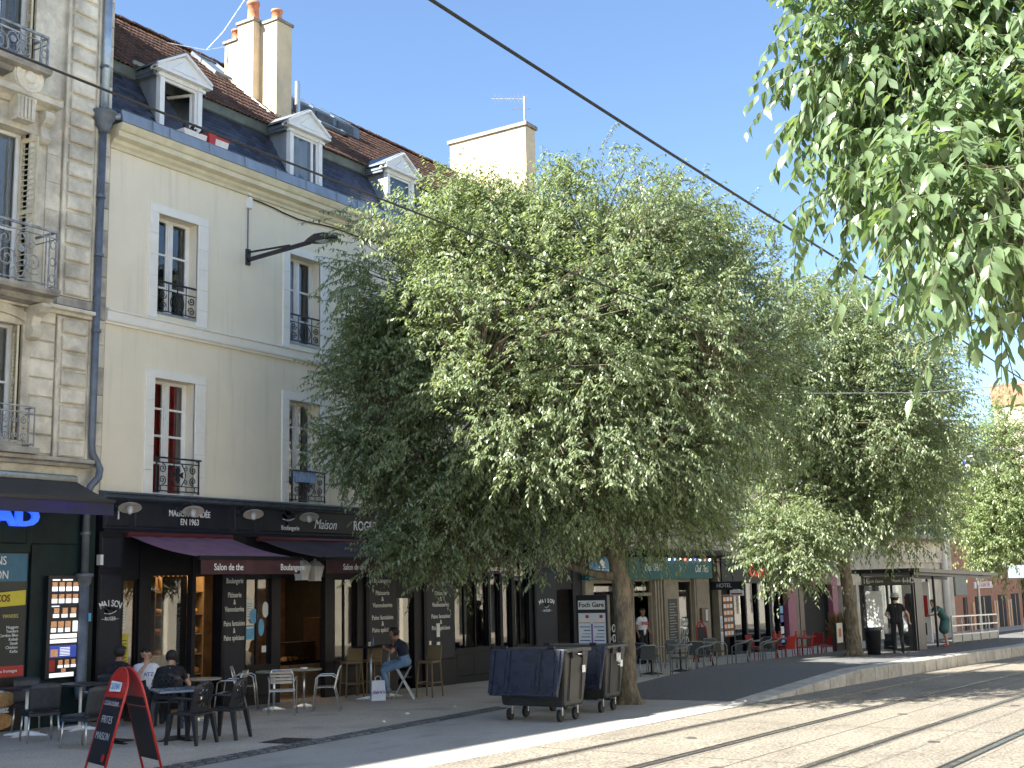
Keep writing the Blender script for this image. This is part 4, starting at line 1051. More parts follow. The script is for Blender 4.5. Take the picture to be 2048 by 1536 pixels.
# balconies
def scroll_balcony(x1, z, proj, h, name_label, rich):
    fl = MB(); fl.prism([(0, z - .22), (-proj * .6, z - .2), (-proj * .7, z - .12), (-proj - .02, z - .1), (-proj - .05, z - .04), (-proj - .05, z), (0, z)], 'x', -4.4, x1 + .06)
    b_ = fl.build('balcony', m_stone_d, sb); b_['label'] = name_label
    mb = MB(); y = -proj + .03
    for zz, w in ((z + h, .04), (z + h - .12, .018), (z + .07, .022)):
        mb.bar((-4.3, y, zz), (x1, y, zz), w); mb.bar((x1, y, zz), (x1, 0, zz), w * .9)
    mb.bar((x1, y, z), (x1, y, z + h), .03); mb.bar((x1 - .14, y, z), (x1 - .14, y, z + h), .02); mb.bar((x1, y / 2, z), (x1, y / 2, z + h), .018)
    lo, hi = z + .07, z + h - .12; H_ = hi - lo; x = x1 - .45; q = 0
    for zz in (lo + H_ * .15, lo + H_ * .5, lo + H_ * .85): mb.tube([(x1 - .07 + .05 * math.cos(t), y, zz + .07 * math.sin(t)) for t in [k * math.pi / 6 for k in range(13)]], .010, 5)
    while x > -4.2:
        mb.tube(spiral(x, lo + H_ * .38, .20, 1.9, R(-60), y, 1 if q % 2 else -1, 26), .013, 5)
        mb.tube(spiral(x - .05, lo + H_ * .78, .12, 1.5, R(100), y, -1 if q % 2 else 1, 18), .011, 5)
        mb.tube([(x - .24 + .12 * math.cos(t), y, lo + H_ * .5 + H_ * .45 * math.sin(t)) for t in [k * math.pi / 8 for k in range(17)]], .012, 5)
        mb.lathe([(.0, -.02), (.06, -.015), (.06, .015), (0, .02)], 10, (x - .24, y, lo + H_ * .62), Matrix.Rotation(R(90), 3, 'X'))
        for k in range(3): mb.lathe([(0, -.015), (.025, 0), (0, .015)], 6, (x - .24 + .07 * (k - 1), y - .01, lo + H_ * .3))
        x -= .50; q += 1
    mb.build('railing', m_bar if rich else m_iron, b_)
scroll_balcony(-1.80, 7.27, .60, 1.02, 'projecting stone balcony with scrolled grey railing', True)
scroll_balcony(-2.02, 11.2, .45, .58, 'upper stone balcony with low scrolled railing', True)
for xx in (-1.98, -3.5):
    MB().prism([(0, 7.04), (-.5, 7.04), (-.5, 6.98), (-.42, 6.9), (-.26, 6.84), (-.22, 6.7), (-.28, 6.6), (-.22, 6.5), (-.08, 6.46), (0, 6.5)], 'x', xx, xx + .17).build('console', m_stone, sb)
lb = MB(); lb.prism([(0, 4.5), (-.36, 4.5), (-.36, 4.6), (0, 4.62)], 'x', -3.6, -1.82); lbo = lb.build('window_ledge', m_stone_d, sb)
mb = MB(); y = -.30
for zz in (4.66, 5.28, 5.18): mb.bar((-3.5, y, zz), (-1.90, y, zz), .022); mb.bar((-1.90, y, zz), (-1.90, 0, zz), .02)
for q in range(3): mb.bar((-1.90, -.30 + .15 * q, 4.62), (-1.90, -.30 + .15 * q, 5.28), .018)
x = -2.02
while x > -3.4:
    mb.bar((x, y, 4.66), (x, y, 5.18), .014); mb.tube(spiral(x - .08, 5.04, .065, 1.4, R(90), y, 1, 14), .010, 5); mb.tube(spiral(x - .08, 4.78, .065, 1.4, R(-90), y, -1, 14), .010, 5); mb.lathe([(0, -.02), (.03, 0), (0, .02)], 7, (x - .08, y, 4.91)); x -= .17
mb.build('railing', m_bar, lbo)
# kebab shopfront
kf = MB(); kf.box(SX0, -.40, -.06, .3, -.1, 3.9); kfo = kf.build('shopfront', m_green, sb)
for a, b, c, d in ((-1.72, -.62, 3.02, 3.86), (-1.50, -.72, .2, .8), (-4, -1.78, 3.02, 3.86)): MB().panel(a, b, -.061, c, d, .025, .012).build('raised_panel', m_green, kfo)
MB().box(-1.72, -1.60, -.13, -.061, -.05, 3.0).build('door_pilaster', m_green, kfo); MB().box(-4, -1.74, -.11, -.061, 2.88, 3.02).build('door_head', m_green, kfo)
MB().box(-4, -1.735, -.075, -.0605, .0, 2.87).build('door_leaf', M('green black door', (.012, .02, .02), .4, var=.2), kfo)
m_teal = M('teal blue sign', (.015, .12, .22), .4, var=.1)
sg = thing('shop_sign', 'teal blue sign with white capitals beside the kebab menu', 'sign', (-3.2, -.10, 2.41)); MB().box(0, 1.42, 0, .02, 0, .45).build('sign_panel', m_teal, sg)
text('BOISSONS', .20, (1.03, -.003, .33), m_cream_let, sg, align='RIGHT', xs=.8); text('MAISON', .20, (1.08, -.003, .10), m_cream_let, sg, align='RIGHT', xs=.8)
bd = thing('menu_board', 'black menu board with yellow Tacos banner on the kebab shop', 'menu board', (-3.2, -.10, .86)); MB().box(0, 1.42, 0, .015, 0, 1.42).build('board', M('board black', (.02, .022, .022), .5, var=.2), bd)
MB().hexa([(.5, -.02, 1.12), (1.40, -.02, 1.17), (1.40, -.001, 1.17), (.5, -.001, 1.12), (.5, -.02, 1.34), (1.40, -.02, 1.41), (1.40, -.001, 1.41), (.5, -.001, 1.34)]).build('yellow_banner', M('yellow banner', (.60, .50, .04), .5, var=.05), bd)
text('TACOS', .16, (.90, -.024, 1.275), M('brown letters', (.12, .03, .01)), bd, xs=.8, bold=.004); text('VIANDES', .085, (1.14, -.004, .99), M('yellow letters', (.55, .5, .15)), bd, xs=.85)
text('Nuggets\nTenders\nCordon Bleu\nKebab\nSteak\nChicken\nKefta', .068, (1.30, -.004, .62), m_cream_let, bd, align='RIGHT', ext=.002)
MB().box(.0, 1.42, -.012, -.001, .03, .20).build('red_strip', m_red, bd); text('Choisissez vos fromages', .07, (1.30, -.016, .12), m_cream_let, bd, align='RIGHT', ext=.002)
kp = thing('sandwich_poster', 'dark sandwich poster lettered in white under the kebab menu', 'poster', (-3.2, -.10, .1)); MB().box(0, 1.36, 0, .012, 0, .74).build('poster_panel', M('poster black', (.03, .022, .018), .4, var=.4, sc=4), kp)
for (x, z) in ((1.05, .44), (1.0, .1)):
    MB().lathe([(0, -.02), (.24, -.01), (.26, 0), (.2, .02), (0, .03)], 14, (x, -.012, z), Matrix.Rotation(R(90), 3, 'X') @ Matrix.Diagonal((1.1, .5, .5))).build('bun', m_bread, kp); MB().box(x - .22, x + .2, -.02, -.014, z - .03, z + .02).build('filling', M('filling', (.12, .05, .02), .7, c2=(.1, .2, .03), sc=25), kp)
text('Kefte', .15, (1.05, -.028, .60), m_cream_let, kp, align='RIGHT', bold=.006, shear=.2); text('Merguez', .15, (1.16, -.028, .28), m_cream_let, kp, align='RIGHT', bold=.006)
lbx = thing('menu_lightbox', 'tall lit menu panel of small dish pictures on the kebab shop', 'menu', (-1.37, -.16, .84))
MB().box(-.03, .63, .0, .09, -.04, 1.66).build('case', m_blackpl, lbx)
bit = {}
def chip(x0, x1, z0, z1, mt, d=.003, nm='picture'): MB().box(x0, x1, -d, -.0005, z0, z1).build(nm, mt, lbx)
mlit = M('lit white print', (.85, .85, .83), .4, emit=.25); mfood = M('food print', (.55, .20, .08), .5, c2=(.75, .6, .35), sc=45, emit=.1); mb_ = M('lit blue print', (.03, .06, .34), .4, emit=.15)
for row, z in enumerate((1.42, 1.22)):
    for q in range(4): chip(.05 + .14 * q, .15 + .14 * q, z + .06, z + .13, mfood); chip(.045 + .14 * q, .155 + .14 * q, z - .02, z + .055, mlit, nm='price_tag'); chip(.06 + .14 * q, .14 + .14 * q, z - .035, z - .022, mb_, nm='price_line')
chip(.05, .2, 1.575, 1.60, mlit, nm='heading'); chip(.25, .45, 1.575, 1.60, mlit, nm='heading')
for q in range(3): chip(.1 + .17 * q, .2 + .17 * q, 1.03, 1.12, mfood); chip(.08 + .17 * q, .2 + .17 * q, .96, 1.02, mlit, nm='price_tag'); chip(.05 + .14 * q, .16 + .14 * q, .80, .90, mfood); chip(.05 + .14 * q, .15 + .14 * q, .72, .79, mlit, nm='price_tag')
chip(.05, .2, 1.14, 1.16, mlit, nm='heading'); chip(.48, .58, .72, .90, mlit, nm='price_tag'); chip(.04, .57, .54, .60, mlit, nm='strip'); chip(.04, .57, .62, .69, mlit, nm='strip'); chip(.04, .57, .30, .50, mb_, nm='blue_panel'); chip(.06, .2, .32, .44, mfood, .005)
for q in range(6): chip(.24, .44, .33 + .025 * q, .34 + .025 * q, mlit, .005, 'line')
chip(.04, .15, .08, .27, m_red, nm='red_panel')
for q in range(3): chip(.22 + .13 * q, .30 + .13 * q, .18, .26, mfood); chip(.21 + .13 * q, .31 + .13 * q, .13, .175, mlit, nm='price_tag')
chip(.28, .37, .06, .12, mfood); chip(.05, .53, -.02, .05, mlit, nm='strip')
kl = thing('neon_letters', 'bright blue raised letters on the kebab shop front', 'letters', (-1.60, -.07, 3.40)); text('ISTANBUL SALAD', .42, (0, -.03, .06), M('blue letters', (.02, .10, .85), .3, emit=.35), kl, align='RIGHT', bold=.022, ext=.03, xs=1.45)
t = thing('awning', 'black awning with violet blue valance over the kebab shop', 'awning', (-9, 0, 0)); w = 8.0
mka = M('worn black canvas', (.045, .045, .042), .6, c2=(.02, .021, .024), sc=2.2); mvio = M('violet blue valance', (.035, .028, .125), .8, c2=(.03, .03, .045), sc=2)
mb = MB(); nx, ny = 20, 6
g = [(w * i / nx, -.25 - 1.0 * j / ny, 4.10 - .40 * j / ny - .03 * math.sin(math.pi * j / ny) * (1 + .4 * math.sin(i * 2.1))) for j in range(ny + 1) for i in range(nx + 1)]
mb.add(g, [(j * (nx + 1) + i, (j + 1) * (nx + 1) + i, (j + 1) * (nx + 1) + i + 1, j * (nx + 1) + i + 1) for j in range(ny) for i in range(nx)]).build('canopy', mka, t, smooth=True)
mb = MB()
for q in range(60):
    a, b = w * q / 60, w * (q + 1) / 60; f = lambda s: -1.26 + .012 * math.sin(s * 7)
    mb.quad((a, f(a), 3.46), (b, f(b), 3.46), (b, -1.25, 3.68), (a, -1.25, 3.68))
mb.build('valance', mvio, t, smooth=True)
MB().box(0, w + .03, -1.27, -1.2, 3.67, 3.73).build('front_bar', m_blackpl, t); MB().tube([(0, -.25, 4.13), (w, -.25, 4.13)], .07, 10).build('roller', m_alu, t)
for xx in (w - .3, w - 2.8): MB().tube([(xx, -.2, 4.0), (xx - .4, -.8, 3.8), (xx, -1.2, 3.66)], .025, 6).build('folding_arm', m_blackpl, t)
# drainpipe
dp = thing('drainpipe', 'blue grey drainpipe with hopper head between the two buildings', 'drainpipe', (0, 0, 0))
MB().tube([(-.56, -.16, 13.9), (-.58, -.16, 10.95)], .075, 12).build('upper_pipe', M('bright zinc pipe', (.40, .48, .56), .35, var=.2, sc=3, metal=.5), dp, smooth=True)
MB().lathe([(.09, 0), (.10, .05), (.15, .12), (.15, .2), (.20, .25), (.20, .34), (.23, .36), (.23, .40), (.1, .41)], 16, (-.59, -.17, 10.55)).build('hopper', m_pipe, dp, smooth=True)
MB().tube([(-.59, -.16, 10.6), (-.62, -.16, 4.75), (-.60, -.16, 4.62), (-.50, -.16, 4.48), (-.46, -.2, 4.35), (-.5, -.22, 4.2), (-.64, -.2, 4.05), (-.68, -.16, 3.9), (-.68, -.16, 2.5)], .064, 12).build('pipe', m_pipe, dp, smooth=True)
MB().lathe([(.085, 0), (.09, .1), (.13, .16), (.135, .24), (.16, .26), (.16, .31), (.09, .32)], 14, (-.69, -.16, 2.22)).build('collar', m_pipe, dp, smooth=True)
MB().tube([(-.69, -.16, 2.3), (-.69, -.16, .55), (-.69, -.2, .45)], .095, 12).build('cast_foot', m_pipe, dp, smooth=True)
for z in (9.3, 8.2, 6.8, 3.2, 1.6, 11.8):
    MB().lathe([(.085, 0), (.085, .05)], 12, (-.6 if z > 5 else -.685, -.16, z)).build('pipe_band', m_pipe, dp)
MB().tube([(-.35, -.33, 10.9), (-.45, -.25, 10.88), (-.5, -.2, 10.85)], .06, 10).build('gutter_outlet', m_zinc, dp, smooth=True)
MB().box(-.655, -.60, -.27, -.255, 1.72, 1.86).build('sticker', m_blue, dp)
# ------------------------------------------------------------------ trees
m_bark = M('grey brown bark', (.19, .155, .105), .9, c2=(.06, .05, .038), sc=13, bump=1., bsc=30, stretch=(1, 1, .35))
m_twig = M('twig bark', (.07, .07, .04), .85, var=.3)
m_leaf = leaf_mat('leaf green', (.140, .195, .105), (.285, .340, .220), .43)
m_leafn = leaf_mat('leaf darkened green', (.075, .130, .055), (.175, .245, .135), .40)  # darker copy of the same leaves, near crown's shade put into the colour
m_leaf2 = leaf_mat('leaf light green', (.135, .195, .085), (.27, .33, .17), .42)
CAMP = np.array(mw.translation)
def leaf_hi(base, ldir, nrm, length):
    n = len(base); s = np.cross(ldir, nrm); s /= np.linalg.norm(s, axis=1, keepdims=True) + 1e-9; L = length[:, None]
    cu = (.10 + .16 * np.random.default_rng(2).random(n))[:, None]; v = np.empty((n, 10, 3)); st = [(0, 0), (.2, .15), (.45, .205), (.72, .11), (1.0, 0)]
    for i, (t, w) in enumerate(st): v[:, i] = base + ldir * L * t - nrm * L * cu * t * t * 1.6
    k = 5
    for i in (1, 2, 3):
        t, w = st[i]
        for sg in ((1, -1) if i < 3 else (1,)):
            v[:, k] = v[:, i] + s * sg * L * w + nrm * L * .045; k += 1
    tri = [[0, 5, 1], [5, 7, 1], [7, 2, 1], [7, 9, 2], [9, 3, 2], [9, 4, 3], [0, 1, 6], [6, 1, 8], [8, 1, 2], [8, 2, 3], [8, 3, 4]]
    f = (np.arange(n)[:, None, None] * 10 + np.array(tri)[None]).reshape(-1)
    return v.reshape(-1, 3), f
def leaf_arrays(base, ldir, nrm, length):
    """five vertex folded leaves; returns vertex and index arrays"""
    n = len(base)
    s = np.cross(ldir, nrm); s /= np.linalg.norm(s, axis=1, keepdims=True) + 1e-9
    L = length[:, None]
    v = np.empty((n, 5, 3))
    v[:, 0] = base
    v[:, 1] = base + ldir * L * .42 + s * L * .20 + nrm * L * .07
    v[:, 2] = base + ldir * L * .45 - nrm * L * .01
    v[:, 3] = base + ldir * L * .42 - s * L * .20 + nrm * L * .07
    v[:, 4] = base + ldir * L * .98 - nrm * L * .10
    idx = np.array([[0, 1, 2], [1, 4, 2], [0, 2, 3], [2, 4, 3]])
    f = (np.arange(n)[:, None, None] * 5 + idx[None]).reshape(-1)
    return v.reshape(-1, 3), f
def tri_mesh(name, v, f, mat):
    me = bpy.data.meshes.new(name)
    me.vertices.add(len(v)); me.vertices.foreach_set('co', v.astype(np.float32).ravel())
    me.loops.add(len(f)); me.loops.foreach_set('vertex_index', f.astype(np.int32))
    me.polygons.add(len(f) // 3); me.polygons.foreach_set('loop_start', np.arange(0, len(f), 3, dtype=np.int32))
    me.materials.append(mat); me.update(calc_edges=True)
    return me
def unit(a): return a / (np.linalg.norm(a, axis=-1, keepdims=True) + 1e-9)
def grow(seed, lobes, n_clu, spr, lpf, leaf, spray_len, droop=.35, shell=.45):
    """clusters in the lobes -> arching sprays -> hanging leaves"""
    g = np.random.default_rng(seed)
    w = np.array([l[2] for l in lobes], float); w /= w.sum()
    which = g.choice(len(lobes), n_clu, p=w)
    cen = np.array([l[0] for l in lobes])[which]; rad = np.array([l[1] for l in lobes])[which]
    d = unit(g.normal(size=(n_clu, 3)))
    rr = g.random(n_clu) ** shell
    rr *= 1 + .13 * np.sin(d[:, 0] * 7 + seed) * np.sin(d[:, 1] * 6 + 2) + .10 * np.sin(d[:, 2] * 9 + seed * 2)
    cl = cen + d * rr[:, None] * rad
    out = unit(d * .8 + g.normal(size=(n_clu, 3)) * .35 + np.array([0, 0, .12]))
    # sprays
    m = n_clu * spr
    ci = np.repeat(np.arange(n_clu), spr)
    p0 = cl[ci] + g.normal(size=(m, 3)) * .17 * (spray_len / .55)
    ax = unit(out[ci] + g.normal(size=(m, 3)) * .55)
    SL = spray_len * (.6 + .7 * g.random(m))
    # leaves
    k = m * lpf
    si = np.repeat(np.arange(m), lpf)
    t = (np.tile(np.arange(lpf), m) + .6) / lpf
    pos = p0[si] + ax[si] * (t * SL[si])[:, None] + np.array([0, 0, -1.]) * (droop * t ** 2 * SL[si])[:, None]
    tang = unit(ax[si] + np.array([0, 0, -1.]) * (2 * droop * t)[:, None])
    side = unit(np.cross(tang, np.array([0, 0, 1.]) + g.normal(size=(k, 3)) * .15))
    sg = np.where(np.tile(np.arange(lpf), m) % 2 == 0, 1., -1.)[:, None]
    ld = unit(tang * .55 + side * sg * .75 + np.array([0, 0, -.75]) + g.normal(size=(k, 3)) * .22)
    upv = np.cross(ld, np.cross(np.array([0, 0, 1.]) + .25 * g.normal(size=(k, 3)), ld))
    nr = unit(upv + g.normal(size=(k, 3)) * .25)
    ln = leaf * (.7 + .55 * g.random(k)) * (1 - .25 * np.abs(t - .5))
    return cl, p0, ax, SL, pos, ld, nr, ln
def twig_arrays(p0, ax, SL, droop, r):
    n = len(p0); ts = np.array([0, 1.]) if n > 6000 else np.array([0, .5, 1.]); K = len(ts)
    s = unit(np.cross(ax, np.array([0.1, 0, 1.]))); q = np.cross(ax, s)
    V = np.empty((n, K, 3, 3))
    for i, t in enumerate(ts):
        c = p0 + ax * (t * SL)[:, None] + np.array([0, 0, -1.]) * (droop * t * t * SL)[:, None]
        for k in range(3):
            a = 2 * math.pi * k / 3; V[:, i, k] = c + (s * math.cos(a) + q * math.sin(a)) * r * (1 - .6 * t)
    idx = []
    for i in range(K - 1):
        for k in range(3):
            a, b, c, d = i * 3 + k, i * 3 + (k + 1) % 3, i * 3 + 3 + (k + 1) % 3, i * 3 + 3 + k
            idx += [[a, b, c], [a, c, d]]
    f = (np.arange(n)[:, None, None] * (3 * K) + np.array(idx)[None]).reshape(-1)
    return V.reshape(-1, 3), f
def tree(name, label, base, trunk, limbs, lobes, seed, n_clu, spr, lpf, leaf, slen, mat, group, big=0, droop=.20, shell=.40):
    t = thing(name, label, 'tree', base, 0, group)
    B = np.array(base)
    mb = MB(); g = random.Random(seed)
    pts = [Vector(p) - Vector(base) for p, r in trunk]
    fine = []; fr_ = []
    for i in range(len(pts) - 1):
        for q in range(6):
            u = q / 6; fine.append(pts[i].lerp(pts[i + 1], u)); fr_.append((trunk[i][1] * (1 - u) + trunk[i + 1][1] * u) * (1 + .05 * g.uniform(-1, 1)))
    fine.append(pts[-1]); fr_.append(trunk[-1][1])
    mb.tube(fine, fr_, 14)
    for f_ in range(5):
        a = f_ * 1.26 + g.random(); r = trunk[0][1]
        mb.tube([fine[0] + Vector((math.cos(a) * r * 1.25, math.sin(a) * r * 1.25, -.03)), fine[0] + Vector((math.cos(a) * r * .8, math.sin(a) * r * .8, .12)), fine[0] + Vector((math.cos(a) * r * .6, math.sin(a) * r * .6, .35))], [.09, .07, .04], 7)
    mb.build('trunk', m_bark, t, smooth=True)
    cl, p0, ax, SL, pos, ld, nr, ln = grow(seed, lobes, n_clu, spr, lpf, leaf, slen, droop, shell)
    # limbs
    nodes = []
    for (a, b, r0, r1) in limbs:
        a = Vector(a) - Vector(base); b = Vector(b) - Vector(base); lm = MB(); pp = []; n = 9
        off = Vector((g.uniform(-.3, .3), g.uniform(-.3, .3), g.uniform(.1, .5)))
        for q in range(n + 1):
            u = q / n; pp.append(a.lerp(b, u) + off * math.sin(math.pi * u) + Vector((g.uniform(-.04, .04), g.uniform(-.04, .04), g.uniform(-.04, .04))))
        lm.tube(pp, [r0 + (r1 - r0) * q / n for q in range(n + 1)], 8); lm.build('limb', m_bark, t, smooth=True)
        nodes += pp[2:]
    nodes = np.array([list(n) for n in nodes]) + B
    bm_ = MB()
    for c in cl:
        dd = np.linalg.norm(nodes - c, axis=1) + .6 * np.maximum(0, nodes[:, 2] - c[2])
        a = Vector(nodes[dd.argmin()]) - Vector(base); b = Vector(c) - Vector(base); mid = a.lerp(b, .5) + Vector((g.uniform(-.1, .1), g.uniform(-.1, .1), .08 * (b - a).length))
        rr = min(.02, .006 + .005 * (b - a).length)
        bm_.tube([a, a.lerp(mid, .5) + Vector((0, 0, .03)), mid, b], [rr, rr * .8, rr * .6, rr * .3], 4, cap=False)
    tag(bm_.build('branches', m_bark, t), kind='stuff')
    v, f = twig_arrays(p0 - B, ax, SL, droop, .006)
    tag(link('twigs', tri_mesh('twigs', v, f, m_twig), t), kind='stuff')
    keep = np.ones(len(pos), bool)
    if big:
        rel = pos - CAMP; dz = rel @ np.array(fw); sx = 2459 * (rel @ np.array(r2)) / dz; sy = 2459 * (rel @ np.array(u2)) / dz
        inn = np.where((dz > 1) & (np.abs(sx) < 1020) & (np.abs(sy) < 760))[0]
        pick = inn[np.argsort((dz / ln)[inn])][:big]
        keep[pick] = False
        v, f = leaf_hi(np.zeros((1, 3)), np.array([[0, 1., 0]]), np.array([[0, 0, 1.]]), np.array([1.]))
        lm = tri_mesh('leaf', v, f, mat)
        for i in pick:
            y = Vector(ld[i]); z = Vector(nr[i]); x = y.cross(z).normalized(); z = x.cross(y).normalized()
            o = link('leaf', lm, t); mm = Matrix((x, y, z)).transposed().to_4x4() @ Matrix.Diagonal((ln[i], ln[i], ln[i], 1)); mm.translation = Vector(pos[i] - B); o.matrix_local = mm
    v, f = (leaf_hi if big else leaf_arrays)((pos - B)[keep], ld[keep], nr[keep], ln[keep])
    tag(link('crown', tri_mesh('crown', v, f, mat), t), kind='stuff')
    return t
grp = 'street trees along the tram platform'
tree('nettle_tree', 'large leafy tree with arching sprays beside the dark rubbish containers', (6.63, -6.79, gz(6.6)),
     [((6.63, -6.79, -.16), .235), ((6.61, -6.77, .25), .20), ((6.63, -6.76, 1.2), .175), ((6.62, -6.72, 2.2), .17), ((6.54, -6.62, 2.9), .15), ((6.42, -6.48, 3.6), .13)],
     [((6.5, -6.62, 2.25), (4.6, -4.6, 2.75), .09, .03), ((6.38, -6.45, 2.9), (3.6, -3.4, 4.8), .10, .03), ((6.25, -6.3, 3.5), (5.0, -4.4, 7.2), .11, .03), ((6.25, -6.3, 3.6), (6.3, -6.5, 8.6), .12, .03), ((6.3, -6.4, 3.2), (9.0, -7.4, 6.2), .10, .03), ((6.3, -6.4, 3.3), (7.2, -8.6, 5.8), .09, .03), ((6.3, -6.4, 3.4), (7.5, -4.2, 6.0), .08, .03), ((6.3, -6.4, 3.4), (3.6, -5.6, 6.0), .09, .03)],
     [((6.0, -5.7, 6.3), (3.8, 3.8, 3.7), 6.4), ((3.95, -3.25, 5.7), (1.2, 1.1, 1.9), .8), ((3.45, -2.7, 5.0), (.6, .6, .35), .12), ((4.75, -4.2, 3.6), (1.6, 1.4, 1.0), .8), ((4.35, -3.6, 3.0), (.9, .8, .5), .3), ((3.9, -3.1, 7.0), (.7, .7, .8), .25), ((8.8, -7.3, 6.6), (2.7, 2.7, 3.2), 2.4), ((6.5, -6.4, 9.0), (2.8, 2.8, 1.25), 1.0), ((4.7, -5.0, 8.7), (1.5, 1.5, 1.2), .8), ((9.0, -7.1, 9.0), (1.7, 1.7, 1.2), .7), ((7.8, -6.6, 3.7), (2.0, 2.0, 1.0), .7), ((4.2, -4.6, 8.4), (2.2, 2.0, 1.4), .7)],
     3, 3150, 8, 12, .110, .52, m_leaf, grp)
tree('nettle_tree', 'tree with sunlit low branch rising from the platform by the shelter', (21.0, -6.6, gz(21) + PH),
     [((21.0, -6.6, -.06), .23), ((21.0, -6.6, .6), .20), ((20.95, -6.55, 1.8), .18), ((20.95, -6.5, 2.5), .17), ((20.9, -6.5, 3.2), .13)],
     [((20.95, -6.5, 2.4), (18.8, -5.6, 3.6), .09, .03), ((20.9, -6.5, 3.0), (22.4, -7.0, 6.4), .11, .03), ((20.9, -6.5, 3.1), (20.0, -6.0, 7.6), .11, .03), ((20.95, -6.5, 2.6), (23.0, -7.2, 4.4), .08, .03), ((20.9, -6.5, 3.2), (21.2, -6.8, 9.4), .11, .03)],
     [((21.5, -6.8, 6.8), (3.6, 3.6, 3.5), 6.5), ((18.3, -5.9, 3.3), (1.5, 1.3, 1.0), .9), ((18.9, -6.1, 8.4), (2.6, 2.4, 2.5), 1.8), ((23.5, -7.3, 5.2), (1.9, 1.9, 2.0), 1.2), ((23.4, -7.2, 8.4), (2.0, 2.0, 2.2), 1.2), ((24.6, -7.5, 6.6), (1.7, 1.7, 1.9), .9), ((21.5, -7, 10.0), (1.8, 1.8, 1.0), .5), ((20.6, -6.0, 4.4), (2.3, 2.3, 1.2), .8)],
     5, 1650, 8, 10, .14, .62, m_leaf, grp)
tree('nettle_tree', 'yellow green tree farther along the platform beyond the shelter', (43.5, -7.2, gz(43) + PH),
     [((43.5, -7.2, -.40), .2), ((43.5, -7.2, 1.4), .16), ((43.5, -7.2, 2.8), .13)],
     [((43.5, -7.2, 2.2), (42.2, -6.8, 5.5), .09, .03), ((43.5, -7.2, 2.6), (44.5, -7.6, 6.5), .09, .03), ((43.5, -7.2, 2.6), (43.5, -7.0, 8.4), .09, .03)],
     [((43.3, -7.2, 6.3), (3.7, 3.7, 3.8), 5), ((41.5, -6.8, 4.3), (1.6, 1.6, 1.6), 1), ((44.5, -8.0, 4.6), (2.2, 2.2, 2.0), 1)],
     8, 760, 8, 9, .17, .65, m_leaf2, grp)
tree('nettle_tree', 'tree across the tracks hanging large drooping leaves over the street', (-3.6, -18.6, gz(-3.6)),
     [((-3.6, -18.6, -.1), .24), ((-3.6, -18.55, 1.6), .19), ((-3.7, -18.4, 2.8), .16)],
     [((-3.7, -18.4, 2.7), (-6.6, -17.1, 4.4), .05, .012), ((-3.7, -18.4, 2.8), (-5.2, -16.2, 6.2), .06, .012), ((-3.7, -18.4, 2.8), (-4.2, -17, 8.0), .10, .03), ((-3.7, -18.4, 2.8), (-2.2, -19.5, 7.0), .10, .03), ((-3.7, -18.4, 2.8), (-4.8, -17.3, 5.4), .05, .012)],
     [((-5.5, -15.85, 6.3), (.8, .7, .7), 1.5), ((-4.9, -16.6, 6.4), (1.0, .9, .9), 2.2), ((-6.1, -15.6, 6.1), (.36, .34, .4), .4), ((-5.6, -15.35, 5.25), (.4, .38, .26), .35), ((-6.5, -16.5, 4.65), (.55, .5, .45), 1.1), ((-7.5, -16.55, 4.2), (.34, .32, .26), .45), ((-7.25, -16.75, 3.95), (.32, .28, .2), .35), ((-5.5, -16.4, 5.4), (.8, .6, .55), 1.3), ((-5.55, -15.6, 5.7), (.5, .45, .4), .6), ((-6.3, -16.9, 4.65), (.55, .5, .4), .8), ((-3.4, -18.0, 7.2), (2.0, 2.0, 1.8), 1.2)],
     13, 420, 5, 12, .135, .5, m_leafn, 'trees on the far side of the tracks', big=300, droop=.32)
# ------------------------------------------------------------------ buildings farther along the street
def facade(name, label, x0, x1, zg, h, mat, cols_, rows_, roof=None, y=0., depth=9., shop=None, ww=1.0, blue=False):
    """plain street building: wall with real openings, windows as parts"""
    t = thing(name, label, 'building', (0, 0, 0)); hs = []
    for cx in cols_:
        for (a, b) in rows_: hs.append((cx - ww / 2, cx + ww / 2, a, b))
    mb = MB(); wall_holes(mb, x0, x1, zg, h, hs, y, y + .3); mb.box(x0, x1, y + depth, y + depth + .2, -3, h); mb.box(x0, x0 + .1, y + .31, y + depth, -3, h); mb.box(x1 - .1, x1, y + .31, y + depth, -3, h); mb.box(x0, x1, y + .31, y + depth, h - .1, h)
    mb.build('wall', mat, t)
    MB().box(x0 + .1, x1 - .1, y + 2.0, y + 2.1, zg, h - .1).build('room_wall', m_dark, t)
    for (a, b, c, d) in hs:
        f = MB(); f.box(a, a + .06, y + .15, y + .2, c, d); f.box(b - .06, b, y + .15, y + .2, c, d); f.box(a + .06, b - .06, y + .15, y + .2, d - .06, d); f.box(a + .06, b - .06, y + .15, y + .2, c, c + .06); f.box((a + b) / 2 - .05, (a + b) / 2 + .05, y + .14, y + .2, c + .06, d - .06)
        w_ = f.build('window', m_white if not blue else M('navy joinery', (.03, .05, .11), .5, var=.2), t)
        MB().quad((a + .06, y + .18, c + .06), (b - .06, y + .18, c + .06), (b - .06, y + .18, d - .06), (a + .06, y + .18, d - .06)).build('pane', m_pane, w_)
        MB().box(a - .12, b + .12, y - .04, y, c - .12, c).build('sill', m_trim, w_); MB().box(a - .12, b + .12, y - .03, y, d, d + .16).build('lintel', m_trim, w_)
    MB().prism([(y, h - .35), (y - .1, h - .3), (y - .3, h - .12), (y - .32, h), (y, h)], 'x', x0, x1).build('cornice', m_trim, t)
    if roof: MB().prism([(y - .1, h), (y + 1.2, h + 1.8), (y + depth / 2, h + 2.6), (y + depth, h)], 'x', x0, x1).build('roof', roof, t)
    return t
